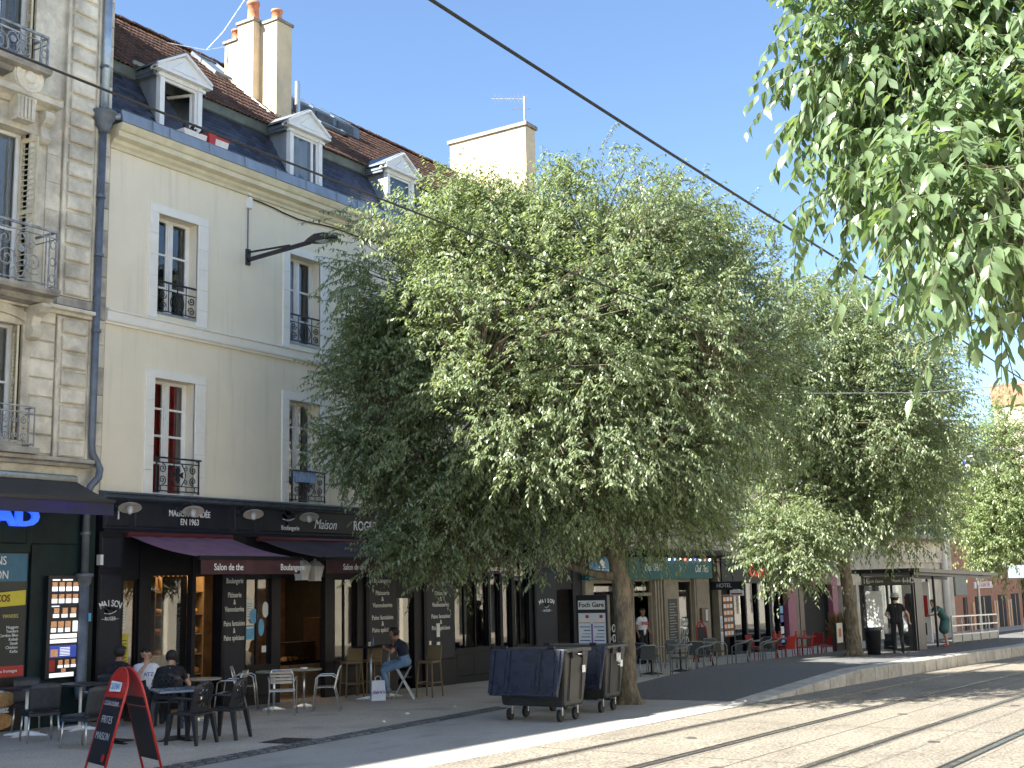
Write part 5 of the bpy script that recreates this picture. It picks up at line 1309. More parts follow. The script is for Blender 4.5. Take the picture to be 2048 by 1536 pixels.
m_beige = M('beige shopfront', (.36, .30, .215), .7, c2=(.28, .235, .17), sc=3)
m_ston2 = M('pale street stone', (.60, .55, .45), .85, c2=(.42, .38, .31), sc=1.2)
m_tealp = M('teal sign paint', (.006, .115, .125), .5, var=.12, spec=.2)
th = facade('thai_restaurant_building', 'building with beige restaurant front under a long teal sign', 16.97, 27.2, 3.1, 10.6, m_ston2, (18.6, 21.9, 25.2), ((4.2, 6.2), (7.3, 9.2)), m_tile)
TB = gz(22) - .1
MB().box(16.97, 25.8, -.20, .1, 2.30, 3.0).build('sign_board', m_tealp, th); MB().box(17.0, 18.5, -.215, -.201, 2.33, 2.97).build('sign_square', M('blue sign square', (.02, .17, .32), .45, var=.1), th)
text('NY THAI', .30, (17.75, -.22, 2.50), m_cream_let, th, xs=.9); text('Restaurant Thaïlandais', .10, (17.75, -.22, 2.38), m_cream_let, th); text('Ouf THAI', .34, (21.2, -.205, 2.66), m_cream_let, th, xs=.9); text('Ouf Thai', .34, (24.9, -.205, 2.62), m_cream_let, th, shear=.3, xs=.9)
mb = MB(); mb.box(17.55, 17.95, -.225, -.219, 2.65, 2.69); mb.box(17.6, 17.9, -.225, -.219, 2.70, 2.78); mb.prism([(17.55, 2.785), (17.95, 2.785), (17.75, 2.92)], 'y', -.225, -.219); mb.build('temple_emblem', m_cream_let, th)
MB().prism([(0, 3.05), (-.35, 3.1), (-.4, 3.22), (0, 3.3)], 'x', 16.97, 27.2).build('shop_cornice', m_iron, th)
for a, b in ((16.97, 17.45), (22.15, 23.25), (24.55, 25.75)):
    p = MB().box(a, b, -.08, .15, TB, 2.299).build('pilaster', m_beige, th); MB().panel(a + .08, b - .08, -.081, .0, 2.1, .03, .02).build('raised_panel', m_beige, p)
for a in (21.45, 21.65, 21.85, 24.45, 24.62): MB().box(a, a + .10, -.11, .12, TB, 2.298).build('moulded_post', m_beige, th)
for a, b in ((17.45, 20.1), (23.25, 24.45)):
    f = MB(); f.box(a, b, .02, .1, 2.2, 2.298); f.box(a, a + .06, .02, .1, TB, 2.2); f.box(b - .06, b, .02, .1, TB, 2.2); f.box(a + .06, b - .06, .02, .1, TB, .05); fr = f.build('display_window', m_beige, th)
    MB().quad((a + .06, .06, .05), (b - .06, .06, .05), (b - .06, .06, 2.2), (a + .06, .06, 2.2)).build('pane', m_pane, fr)
    mb = MB()
    for q in range(int((b - a) / .3)):
        for r_ in range(3): mb.tube([(a + .2 + .3 * q + .09 * math.cos(t), .05, .25 + .3 * r_ + .11 * math.sin(t)) for t in [k * math.pi / 5 for k in range(11)]], .016, 4)
    tag(mb.build('lace_pattern', m_white, fr), kind='stuff')
f = MB(); f.box(20.1, 20.16, .0, .12, TB, 2.298); f.box(21.35, 21.44, .0, .12, TB, 2.298); f.box(20.16, 21.35, .0, .12, 1.78, 1.88); f.box(20.16, 21.35, .0, .12, 2.24, 2.298); f.build('door_frame', m_beige, th)
MB().quad((20.16, .06, 1.88), (21.35, .06, 1.88), (21.35, .06, 2.24), (20.16, .06, 2.24)).build('transom_pane', m_pane, th)
MB().box(17.1, 27.0, 2.5, 2.6, TB - .3, 3.2).build('room_back_wall', m_dark, th); MB().box(17.0, 27.0, .16, 2.5, TB - .08, TB - .02).build('room_floor', m_dark, th)
mn = thing('menu_board', 'dark slate menu on the beige restaurant pillar', 'menu board', (22.35, -.11, .2)); MB().box(0, .7, 0, .02, 0, 1.45).build('board', M('board black', (.02, .022, .022)), mn)
for q in range(14): MB().box(.08, .62 - .1 * (q % 3), -.003, -.0005, .1 + .09 * q, .13 + .09 * q).build('chalk_line', M('grey chalk', (.3, .3, .29)), mn)
lf = thing('ceiling_lamp', 'glowing round lamp inside the restaurant window behind the information panel', 'lamp', (17.95, .55, 1.9)); MB().lathe([(0, -.08), (.07, -.05), (.08, .02), (.04, .07), (0, .08)], 10).build('globe', M('lamp globe', (1, .9, .7), emit=4.), lf, smooth=True); MB().tube([(0, 0, .07), (0, 0, .4)], .008, 4).build('cord', m_rubber, lf)
mb_x = thing('mail_box', 'brown letter box on the restaurant end pillar', 'letter box', (24.8, -.2, .8)); MB().box(0, .5, 0, .12, 0, .5).build('box', M('bronze paint', (.15, .10, .05), .5, var=.2), mb_x); MB().box(.28, .45, -.012, -.001, .06, .44).build('front_plate', m_paper, mb_x)
sl = thing('string_lights', 'string of small coloured bulbs along the top of the teal sign', 'string lights', (21.6, -.3, 3.0)); mb = MB(); mb.tube([(.4 * q, 0, -.05 * (q % 2)) for q in range(11)], .008, 4); mb.build('wire', m_rubber, sl)
for q in range(10): MB().lathe([(0, -.06), (.035, -.03), (.03, .02), (0, .03)], 7, (.2 + .4 * q, 0, -.05)).build('bulb', [M('bulb red', (.9, .08, .06), emit=1.6), M('bulb warm', (1, .8, .5), emit=2.2), M('bulb blue', (.1, .15, 1), emit=2.0), M('bulb white', (1, .95, .85), emit=2.2)][(q * 7) % 4], sl)
# hotel, shops
ho = facade('hotel_building', 'grey stone building with hotel doorway and dark shopfronts', 27.2, 33.2, 3.0, 11.2, m_ston2, (29, 31.6), ((4.2, 6.2), (7.3, 9.2)), m_slate)
HB = gz(30) - .2
MB().box(25.76, 26.6, .3, .4, HB, 3.0).build('doorway', m_dark, ho); MB().box(26.6, 26.85, -.05, .2, HB, 3.0).build('door_post', m_beige, ho); MB().box(26.86, 33.2, .2, .3, HB, 2.1).build('shop_glass_wall', m_dark, ho); MB().box(26.86, 33.2, -.1, .2, 2.1, 3.0).build('fascia', m_shop, ho)
for a in (28.0, 29.2, 30.4, 31.6, 32.6): MB().box(a, a + .12, .02, .199, HB, 2.1).build('shop_post', m_shop, ho)
for a, b in ((28.12, 29.2), (29.32, 30.4), (30.52, 31.6), (31.72, 32.6)): MB().quad((a, .12, HB), (b, .12, HB), (b, .12, 2.1), (a, .12, 2.1)).build('pane', m_pane, ho)
text('Center', .62, (30.2, -.12, 2.55), M('red sign letters', (.55, .04, .035), emit=.15), ho, bold=.012, ext=.02, xs=.85)
hs_ = thing('hotel_sign', 'black projecting hotel sign on a curved bracket', 'sign', (26.0, 0, 1.9)); MB().box(-.04, .04, -1.25, -.05, 0, .28).build('sign_box', m_blackpl, hs_); text('HOTEL', .2, (-.045, -.55, .14), m_cream_let, hs_, rot=(R(90), 0, R(-90)), xs=.9)
mb = MB(); mb.tube([(0, -.02, 1.0), (0, -.5, .95), (0, -.8, .75), (0, -.9, .3)], .02, 6); mb.tube([(0, -.02, .7), (0, -.3, .62), (0, -.42, .3)], .016, 6); mb.build('bracket', m_iron, hs_)
MB().box(-.02, .02, -1.25, -.75, -.22, -.02).build('lower_plate', m_paper, hs_); MB().box(-.024, -.021, -1.2, -.8, -.18, -.12).build('red_line', m_red, hs_)
pm = thing('photo_menu', 'narrow column of small dish photos by the hotel doorway', 'menu', (26.92, -.06, HB + .9)); MB().box(0, .9, 0, .04, 0, 1.5).build('backing', M('brown backing', (.12, .05, .03)), pm)
for r_ in range(6):
    for q in range(3): MB().box(.06 + .28 * q, .28 + .28 * q, -.004, -.0005, .06 + .24 * r_, .2 + .24 * r_).build('photo', mfood if (r_ + q) % 2 else m_paper, pm)
for q, (x, z, lab) in enumerate(((26.62, .55, 'white notice high on the hotel door post'), (26.62, .0, 'white notice low on the hotel door post'))):
    card('notice', lab, 'notice', x, x + .22, z, z + .42, -.06, m_paper, [('ink_line', (.03, .19, .06 + .05 * k, .08 + .05 * k, M('grey ink', (.35, .35, .36)))) for k in range(6)])
for q, z in enumerate((.9, .55, .1, -.25)):
    o = MB().box(32.62, 32.95, -.02, .0, z, z + .28).build('sticker', (m_blue, m_dblue, m_paper, m_blue)[q]); tag(o, ('light blue sticker at the top of the dark shop post', 'deep blue sticker on the dark shop post', 'white sticker on the dark shop post', 'light blue sticker lowest on the dark shop post')[q], 'sticker', 'stickers on the dark shop post')
pk = facade('pink_shop_building', 'building with pink framed shop beyond the red terrace', 33.2, 47.3, 3.0, 11.0, m_ston2, (35.5, 38.5, 41.5, 44.5), ((4.2, 6.2), (7.3, 9.2)), m_slate)
m_pink = M('pink paint', (.27, .075, .12), .6, var=.12); PB = gz(38) - .3
for a, b in ((33.3, 34.2), (38.8, 39.5)): MB().box(a, b, -.12, .1, PB, 2.0).build('pink_post', m_pink, pk)
MB().box(36.0, 39.5, -.13, .1, 2.0, 2.45).build('pink_fascia', m_pink, pk); MB().box(33.2, 35.95, -.05, .1, 2.0, 3.0).build('fascia', m_shop, pk); MB().box(35.96, 39.5, -.05, .1, 2.455, 3.0).build('fascia', m_shop, pk)
text('JAMES', .4, (38.0, -.07, 2.72), m_cream_let, pk); text('Le Bazar', .25, (38.3, -.14, 2.22), m_cream_let, pk)
for a in (34.3, 34.9): MB().box(a, a + .5, -.02, .05, PB, 1.9).build('wooden_door_leaf', M('dark wood', (.08, .045, .025)), pk)
MB().box(33.3, 47.2, .3, .4, PB, 3.0).build('shop_back', m_dark, pk); MB().box(39.55, 47.3, -.02, .2, 1.9, 3.0).build('fascia', m_ston2, pk)
for a in (40.5, 42.5, 44.5, 46.5): MB().box(a, a + .4, -.02, .29, PB, 1.9).build('stone_pier', m_ston2, pk)
bb = facade('balcony_building', 'pale stone building with navy balcony railings behind the tram shelter', 47.3, 58.6, gz(52) - .6, 11.0, m_ston2, (49.0, 51.6, 54.2, 56.8), ((4.6, 7.2), (8.0, 10.0)), m_slate, ww=1.3, blue=True)
MB().box(47.3, 58.6, -.9, 0, 4.2, 4.4).build('balcony_slab', m_stone_d, bb); MB().box(47.3, 58.6, -.15, -.001, 3.0, 4.1).build('stained_fascia', m_stone, bb)
nv = M('navy joinery', (.03, .05, .11), .5, var=.2)
for a in (48.1, 50.7, 53.3, 55.9):
    mb = MB(); mb.box(a, a + 1.9, -.88, -.84, 5.3, 5.36); mb.box(a, a + 1.9, -.88, -.84, 4.45, 4.5)
    for q in range(16): mb.box(a + .12 * q, a + .12 * q + .03, -.875, -.845, 4.4, 5.3)
    tag(mb.build('balcony_railing', nv, bb), kind='stuff')
for a in (47.4, 50.2, 52.8, 55.4, 58.1): MB().box(a, a + .4, -.12, -.001, 4.41, 10.6).build('stone_pier', m_ston2, bb)
MB().tube([(58.4, -.2, 11), (58.4, -.2, -1.2)], .18, 10).build('corner_column', m_white, bb, smooth=True)
tb = facade('terracotta_building', 'terracotta painted bar front with dark doorways beyond the shelter', 61.0, 86.0, gz(70) - .6, 9.6, M('terracotta paint', (.36, .155, .085), .75, c2=(.27, .11, .06), sc=1.5), (64.6, 72.5), ((5.0, 7.0),), m_slate)
for a, b in ((66.2, 70.6), (72.8, 75.0), (77.0, 79.5), (63.0, 64.0)): 
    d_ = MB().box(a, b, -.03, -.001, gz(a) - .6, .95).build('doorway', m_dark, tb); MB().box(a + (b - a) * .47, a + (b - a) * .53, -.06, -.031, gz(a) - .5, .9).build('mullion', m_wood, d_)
for a in (65.2, 71.2, 71.9, 75.5, 76.3): MB().box(a, a + .45, -.08, -.001, gz(a) - .4, .6).build('lit_panel', M('warm wood panel', (.55, .34, .20), .6, var=.2), tb)
MB().box(66.0, 71.0, -.10, -.001, 1.45, 1.85).build('name_board', m_paper, tb); text('RESTAURANT BAR', .42, (68.5, -.105, 1.65), m_red, tb, xs=1.0)
mb = MB(); mb.lathe([(.5, 0), (.45, .1), (.2, .5), (.1, .8), (0, .85)], 8, (65.8, -.1, 2.3), Matrix.Diagonal((1, .1, 1))); mb.build('bell_emblem', m_iron, tb)
MB().box(61.0, 63.8, -.12, -.001, 1.1, 2.6).build('grey_sign', M('grey green sign', (.16, .17, .14), .6, var=.2), tb)
rd = facade('corner_building', 'narrow grey building between the balcony house and the terracotta bar', 58.6, 61.0, gz(60) - .6, 10.2, m_ston2, (59.8,), ((4.6, 6.6),), m_slate)
fa = facade('tall_brick_building', 'tall cream gabled building with orange brick top at the street end', 93.0, 108.0, -3, 16.2, M('cream far wall', (.66, .57, .42), .8, var=.1, sc=1), (96, 100, 104), ((5, 7.5), (9, 11.5), (12.4, 14.4)), None, depth=3.0)
MB().box(92.8, 108.2, -.3, 3.3, 16.2, 18.0).build('brick_parapet', M('orange brick', (.34, .17, .10), .8, c2=(.25, .12, .075), sc=3), fa)
# unseen buildings opposite, whitened and set close to bounce light and mirror in glass
op = [('facing_house', 'unseen pale stone house bouncing light onto the bakery across the tracks', -30, 20, 12.5), ('facing_house', 'cream house mirrored in the bakery display glass', 20.2, 58, 13.5), ('facing_house', 'long pale house across the tracks toward the far end', 58.2, 112, 12)]
for q, (nm, lab, a, b, h) in enumerate(op):
    t = thing(nm, lab, 'building', (0, 0, 0)); hs = []
    x = a + 1.5
    while x < b - 2:
        for z0, z1 in ((-.5, 2.4), (4.4, 6.6), (7.8, 9.8)): hs.append((x, x + 1.3, z0, z1))
        x += 3.3
    mb = MB(); wall_holes(mb, a, b, -3, h, hs, -24.0, -24.4); mb.build('wall', (M('whitened pale stone', (.80, .76, .66), .85, var=.08, sc=1), M('whitened cream render', (.80, .74, .60), .8, var=.08, sc=1))[q % 2], t); MB().box(a, b, -32, -26, -3, h).build('core', m_dark, t)
    for hq in hs: MB().box(hq[0], hq[1], -24.3, -24.25, hq[2], hq[3]).build('window', M('dark glazing', (.03, .04, .05), .1), t)
    MB().prism([(-23.6, h - .3), (-23.6, h), (-24, h + .1), (-28, h + 2.5), (-32, h)], 'x', a, b).build('roof', m_slate, t)

# ------------------------------------------------------------------ tram stop
def pz(x): return gz(x) + PH + .006
sh = thing('tram_shelter', 'dark steel tram shelter with glass walls and flat roof', 'tram shelter', (25.0, -6.5, pz(25)))
m_dst = M('dark shelter steel', (.03, .032, .036), .45, var=.2, metal=.4)
MB().hexa([(-.35, -1.15, 2.42), (11, -1.15, 2.25), (11, 1.1, 2.25), (-.35, 1.1, 2.42), (-.35, -1.15, 2.54), (11, -1.15, 2.37), (11, 1.1, 2.37), (-.35, 1.1, 2.54)]).build('roof', m_dst, sh)
for y in (-.9, .75): MB().bar((-.2, y, 2.38), (10.8, y, 2.20), .08, .1).build('roof_beam', m_dst, sh)
for x in (0, 2.2, 4.4, 6.6, 8.8): MB().bar((x, -1.1, 2.43 - .0155 * x), (x, 1.05, 2.43 - .0155 * x), .06, .05).build('roof_rib', m_dst, sh)
for x, y in ((0, .75), (0, -.15), (0, -.8), (2.6, .75), (5.2, .75), (7.8, .75), (2.6, -.8)): MB().bar((x, y, -.02), (x, y, 2.40 - .0155 * x), .07).build('post', m_dst, sh)
for (a, b, y0, y1) in ((0, 0, .70, -.10), (0, 0, -.2, -.75)): MB().quad((0, y0, .12), (0, y1, .12), (0, y1, 2.0), (0, y0, 2.0)).build('glass_panel', m_pane, sh)
for a in (.05, 2.65, 5.25): MB().quad((a, .75, .15), (a + 2.5, .75, .15), (a + 2.5, .75, 2.0), (a, .75, 2.0)).build('glass_panel', m_pane, sh)
MB().box(-.06, -.03, -.80, .78, 2.02, 2.30).build('name_band', M('olive band', (.09, .09, .075), .5, var=.1), sh)
text('Foch Gare', .13, (-.065, .35, 2.16), m_cream_let, sh, rot=(R(90), 0, R(-90))); text('Foch Gare', .13, (-.065, -.5, 2.16), m_cream_let, sh, rot=(R(90), 0, R(-90)))
for y, s_ in ((.68, '11E'), (-.72, '11D')): text(s_, .24, (-.068, y, 2.16), m_paper, sh, rot=(R(90), 0, R(-90)))
MB().box(-.02, .02, .18, .68, .35, 1.85).build('timetable_case', m_paper, sh)
mb = MB().box(.15, 1.0, -.85, -.72, 0, 2.2).build('black_panel', m_blackpl, sh)
for q in range(4): MB().box(.98 + .001, 1.04, -.85 + .14 * q, -.72 + .14 * q, .0, 1.75).build('wooden_plank', M('grey timber', (.26, .235, .19), .8, var=.2, sc=4, stretch=(6, 6, .6), orand=.15), sh)
MB().box(.6, 3.0, .1, .5, .42, .48).build('bench', m_dst, sh); 
for x in (.8, 2.8): MB().box(x, x + .06, .15, .45, 0, .42).build('bench_leg', m_dst, sh)
ad = thing('advert_panel', 'white lit advertising panel with red print inside the shelter end', 'advert', (28.0, -6.6, pz(28))); MB().box(-.06, .06, -.45, .45, .15, 2.15).build('case', m_white, ad); MB().box(-.064, -.061, -.38, .38, 1.0, 1.7).build('red_print', m_red, ad); MB().box(-.064, -.061, -.3, .3, .4, .8).build('black_print', m_ink, ad)
lb_ = thing('litter_bin', 'dark round litter bin beside the platform tree', 'litter bin', (21.9, -6.9, pz(21.9))); MB().lathe([(.18, 0), (.24, .7), (.26, .72), (.26, .76), (.22, .77), (.2, .6)], 14).build('basket', m_dst, lb_, smooth=True); MB().lathe([(.27, .78), (.28, .72), (.29, .70)], 14).build('bag_rim', m_blackpl, lb_)
fe = thing('barrier_rail', 'galvanised pedestrian barrier on the platform edge behind the shelter', 'barrier', (31.7, -6.8, pz(31.7)))
fd = Vector((5.8, -.35, -.09))
for z in (.95, .62, .30): MB().bar(Vector((0, 0, z)), fd + Vector((0, 0, z)), .05).build('rail', m_steel, fe)
for q in range(6): MB().bar(fd * (q / 5), fd * (q / 5) + Vector((0, 0, .97)), .05).build('post', m_steel, fe)
for q in range(5):
    a = fd * ((q + .08) / 5); b = fd * ((q + .92) / 5); MB().hexa([a + Vector((0, -.01, .03)), b + Vector((0, -.01, .03)), b + Vector((0, .01, .03)), a + Vector((0, .01, .03)), a + Vector((0, -.01, .27)), b + Vector((0, -.01, .27)), b + Vector((0, .01, .27)), a + Vector((0, .01, .27))]).build('infill_panel', M('perforated panel', (.35, .36, .34), .6, var=.1), fe)
di = thing('information_display', 'grey passenger display on a slim white pole by the platform', 'display', (40.4, -7.75, pz(40))); MB().bar((0, -.45, 0), (0, -.45, 3.1), .09).build('pole', m_white, di); MB().box(-.08, .08, -1.0, .62, 2.35, 3.0).build('display_case', m_dst, di); MB().box(-.084, -.081, -.95, .57, 2.4, 2.92).build('screen', M('pale screen', (.22, .27, .26), .3), di)
for q in range(3): MB().box(-.088, -.085, .1, .5, 2.5 + .13 * q, 2.56 + .13 * q).build('screen_line', M('screen ink', (.15, .2, .2)), di)
tmk = thing('ticket_machine', 'small white and blue striped box standing under the display', 'ticket machine', (41.6, -7.9, pz(41))); MB().box(-.3, .3, -.3, .3, 0, .9).build('body', m_dst, tmk)
for q in range(3): MB().box(-.304, -.301, -.28, .28, .3 + .2 * q, .42 + .2 * q).build('stripe', m_paper, tmk)
hsn = thing('hospital_sign', 'blue and white H sign high on a slim post', 'sign', (45, -4.9, gz(45))); MB().tube([(0, 0, 0), (0, 0, 8.2)], .06, 8).build('post', m_steel, hsn); MB().box(-.05, .05, -.28, .28, 7.35, 8.45).build('sign_panel', m_paper, hsn); text('H', .7, (-.06, 0, 8.1), m_dblue, hsn, rot=(R(90), 0, R(-90)), bold=.03); MB().lathe([(.2, -.01), (.2, .01)], 14, (-.06, 0, 7.62), Matrix.Rotation(R(90), 3, 'Y')).build('blue_disc', m_dblue, hsn)
# information panel near the containers
ip = thing('timetable_stand', 'black framed Foch Gare timetable panel behind the containers', 'information panel', (7.35, -5.68, gz(7.35)))
MB().box(-.06, .06, -.36, .36, 0, 2.06).build('frame', m_blackpl, ip, bevel=.015); MB().box(-.066, -.061, -.31, .31, 1.77, 1.95).build('header', m_paper, ip); text('Foch Gare', .135, (-.07, 0, 1.86), m_ink, ip, rot=(R(90), 0, R(-90)), bold=.002)
MB().box(-.065, -.061, -.31, .31, .55, 1.70).build('timetable', m_paper, ip)
for s_ in (-1, 1):
    c = s_ * .16
    MB().box(-.069, -.066, c - .09, c - .02, 1.60, 1.66).build('route_badge', m_red, ip); MB().box(-.069, -.066, c - .13, c + .13, 1.50, 1.515).build('rule', m_orange, ip)
    for q in range(13): MB().box(-.069, -.066, c - .12, c + .12 - .03 * (q * 5 % 4), .62 + .066 * q, .64 + .066 * q + .012 * (q % 3 == 0)).build('print_line', (M('blue grey print', (.30, .36, .45)), M('grey ink', (.35, .35, .36)), m_dblue)[q % 3], ip)
MB().box(-.069, -.066, -.02, .02, .6, 1.49).build('route_line', M('violet line', (.2, .12, .3)), ip)
# overhead wires
for y, z, lab in ((-13.5, 6.0, 'black overhead contact wire crossing the sky above the far track'), (-10.43, 6.08, 'thin overhead contact wire above the track beside the platform')):
    mb = MB(); mb.tube([(x, y + curve_off(x), z + gz(x) * (0 if x < 4 else .8) + .04 * math.sin(x * .2)) for x in range(-14, 80, 3)], .014 if y < -12 else .011, 5); tag(mb.build('overhead_wire', m_rubber), lab, 'wire', 'overhead tram wires')
for x, z in ((14, 7.0), (30, 6.9), (46, 6.5)):
    mb = MB(); mb.tube([(x, .1, z + .5), (x + .6, -6, z - .1), (x + 1.1, -10.4 + curve_off(x), z - .5), (x + 1.5, -13.5 + curve_off(x), z - .5), (x + 2.5, -20, z + .1)], .008, 4); tag(mb.build('span_wire', m_steel), ('thin span wire anchored at the bakery end wall', 'thin span wire over the tram shelter', 'thin span wire anchored at the pink shop building')[(14, 30, 46).index(x)], 'wire')
# ------------------------------------------------------------------ street furniture
def container(label, loc, rz):
    t = thing('waste_container', label, 'container', loc, rz, 'rubbish containers by the tree')
    m_bin = M('grey container plastic', (.042, .042, .038), .42, c2=(.022, .023, .025), sc=2.5, stretch=(1, 1, .3)); m_lid = M('navy lid plastic', (.020, .026, .044), .28, var=.2, sc=4)
    b, w = [(-.40, -.56), (.40, .56)], None
    z0, z1 = .25, 1.16
    vs = [(-.38, -.55, z0), (.38, -.55, z0), (.38, .55, z0), (-.38, .55, z0), (-.47, -.63, z1), (.50, -.63, z1), (.50, .63, z1), (-.47, .63, z1)]
    MB().hexa(vs).build('body', m_bin, t, bevel=.04)
    MB().box(-.50, .53, -.66, .66, 1.15, 1.21).build('rim', m_bin, t, bevel=.015)
    for s_ in (-1, 1):
        for xx in (-.28, .12):
            MB().box(xx, xx + .20, s_ * .655 - .02, s_ * .655 + .04, 1.06, 1.17).build('lifting_pocket', M('black plastic', (.012, .013, .018)), t)
        for xx in (-.26, .22): MB().hexa([(xx, s_ * .57, .35), (xx + .03, s_ * .57, .35), (xx + .03, s_ * .585, .35), (xx, s_ * .585, .35), (xx, s_ * .626, 1.05), (xx + .03, s_ * .626, 1.05), (xx + .03, s_ * .638, 1.05), (xx, s_ * .638, 1.05)]).build('side_rib', m_bin, t)
        MB().tube([(-.1, s_ * .66, 1.12), (-.1, s_ * .74, 1.12), (.1, s_ * .74, 1.12), (.1, s_ * .66, 1.12)], .016, 6).build('trunnion', m_bin, t)
    # lid hanging open over the -x side
    L = MB(); L.hexa([(-.76, -.60, .44), (-.715, -.60, .44), (-.715, .60, .44), (-.76, .60, .44), (-.56, -.66, 1.22), (-.515, -.66, 1.22), (-.515, .66, 1.22), (-.56, .66, 1.22)])
    lid = L.build('lid', m_lid, t, bevel=.018)
    def lp(y, z, d): return (-.76 + .20 * (z - .44) / .78 - d, y, z)
    for (y0, y1, za, zb2) in ((-.60, -.54, .48, 1.20), (.54, .60, .48, 1.20), (.26, .30, .48, 1.20), (-.28, -.24, .48, 1.20), (-.52, .52, .46, .52)):
        MB().hexa([lp(y0, za, .04), lp(y1, za, .04), lp(y1, za, -.002), lp(y0, za, -.002), lp(y0, zb2, .04), lp(y1, zb2, .04), lp(y1, zb2, -.002), lp(y0, zb2, -.002)]).build('lid_rib', m_lid, lid)
    for (y0, y1, za, zb2) in ((.32, .50, 1.0, 1.19), (-.50, -.32, 1.0, 1.19), (-.2, .22, .6, .95), (.34, .52, .6, .92), (-.52, -.33, .6, .92)):
        MB().hexa([lp(y0, za, .016), lp(y1, za, .016), lp(y1, za, -.002), lp(y0, za, -.002), lp(y0, zb2, .016), lp(y1, zb2, .016), lp(y1, zb2, -.002), lp(y0, zb2, -.002)]).build('lid_panel', m_lid, lid)
    for y in (-.42, .42): MB().tube([(-.53, y - .06, 1.24), (-.53, y + .06, 1.24)], .025, 8).build('hinge', m_blackpl, t)
    for x, y in ((-.30, -.44), (.30, -.44), (-.30, .44), (.30, .44)):
        w = MB(); w.lathe([(.04, -.025), (.10, -.025), (.105, -.012), (.105, .012), (.10, .025), (.04, .025)], 14, (x, y, .105), Matrix.Rotation(R(90), 3, 'X') if True else None)
        wo = w.build('wheel', m_rubber, t, smooth=False); MB().box(x - .02, x + .02, y - .045, y + .045, .11, .27).build('fork', m_steel, wo)
    t.scale = (.82, 1.10, .96)
    for s_ in (-1,): MB().box(.18, .30, s_ * .63 - .008, s_ * .63, .80, .92).build('label_sticker', m_paper, t)
    return t
container('open rubbish container with navy lid hanging down, farther from the tree', (3.2, -6.98, gz(3.2)), 0)
c2_ = container('open rubbish container with scribbled side, standing against the tree trunk', (5.0, -6.72, gz(5.0)), .05)
mb = MB(); mb.tube([(.05 + .09 * math.sin(q * .9), -.655, .93 + .07 * math.cos(q * 1.35) + .004 * q) for q in range(24)], .008, 4); mb.tube([(.0 + .02 * q, -.655, .84 + .01 * (q % 2)) for q in range(10)], .007, 4); mb.build('graffiti', m_cream_let, c2_)
# sandwich board
sw = thing('sandwich_board', 'red framed chalk A-board of the kebab shop reading Frites Maison', 'sandwich board', (-4.75, -6.14, gz(-4.6)), math.atan2(.322, -.943) )
sw.rotation_euler = (0, 0, math.atan2(-.322, .943))   # local -x is the lettered face, local -y the near end
m_redp = M('red enamel', (.42, .028, .022), .35, var=.12); m_chalk = M('chalkboard', (.014, .015, .022), .55, var=.3, sc=4)
def bface(s_):
    def q(u, v): return (s_ * (.36 - .335 * v / 1.25), u, v)    # leaning frame: v is height
    arch = [(.295, 0.0), (.295, .95)] + [(.295 * math.cos(a), .95 + .27 * math.sin(a)) for a in [k * math.pi / 10 for k in range(11)]] + [(-.295, .95), (-.295, 0.0)]
    MB().tube([q(*p) for p in arch], .015, 8).build('frame', m_redp, sw, smooth=True)
    pan = MB(); poly = [(.28, .16), (-.28, .16), (-.28, .88), (.28, .88)]; o = s_ * .010
    pan.hexa([(q(*p)[0] - o, p[0], p[1]) for p in poly] + [(q(*p)[0] + o, p[0], p[1]) for p in poly]); pan.build('chalk_panel', m_chalk, sw)
    top = MB(); poly = [(.28, .885), (.28, .95)] + [(.28 * math.cos(a), .95 + .255 * math.sin(a)) for a in [k * math.pi / 10 for k in range(1, 10)]] + [(-.28, .95), (-.28, .885)]
    n = len(poly); top.add([(q(*p)[0] - o, *p) for p in poly] + [(q(*p)[0] + o, *p) for p in poly], [tuple(range(n)), tuple(range(2 * n - 1, n - 1, -1))] + [(i, n + i, n + (i + 1) % n, (i + 1) % n) for i in range(n)])
    top.build('red_header', m_redp, sw)
    MB().tube([q(.295, .80 if s_ < 0 else .78), q(-.295, .80 if s_ < 0 else .78)], .014, 6).build('cross_bar', m_redp, sw)
    return q
bface(1); q = bface(-1)
tilt = math.atan2(.335, 1.25)
def on_board(body, u, v, size, mat, **k):
    p = q(u, v); return text(body, size, (p[0] - .022, u, v), mat, sw, rot=(R(90) - 0, tilt * 0, R(-90)), **k)
m_ch = M('chalk', (.38, .40, .43), .9, var=.1)
for body, v, s_, kk in (('OZAN KEBAB', .82, .075, {}), ('FRITES', .64, .12, {}), ('MAISON', .46, .12, {})):
    for o in [on_board(body, 0, v, s_, m_ch, ext=.001, xs=.95)]: o.rotation_euler = (R(90) - tilt, 0, R(-90))
MB().hexa([(-.135, .16, .95), (-.135, -.17, .96), (-.125, -.17, .96), (-.125, .16, .95), (-.105, .16, 1.07), (-.105, -.15, 1.06), (-.095, -.15, 1.06), (-.095, .16, 1.07)]).build('paper_strip', m_paper, sw)
o = on_board('OZAN', 0, 1.01, .10, M('blue pen', (.25, .4, .6))); o.location.x -= .015; o.rotation_euler = (R(90) - tilt, 0, R(-90))
o = MB().lathe([(.0, -.003), (.045, -.003), (.045, .003), (0, .003)], 14, (0, 0, 0)).build('logo_disc', m_redp, sw); o.location = (-.32, -.2, .24); o.rotation_euler = (0, R(-90) + tilt, 0)
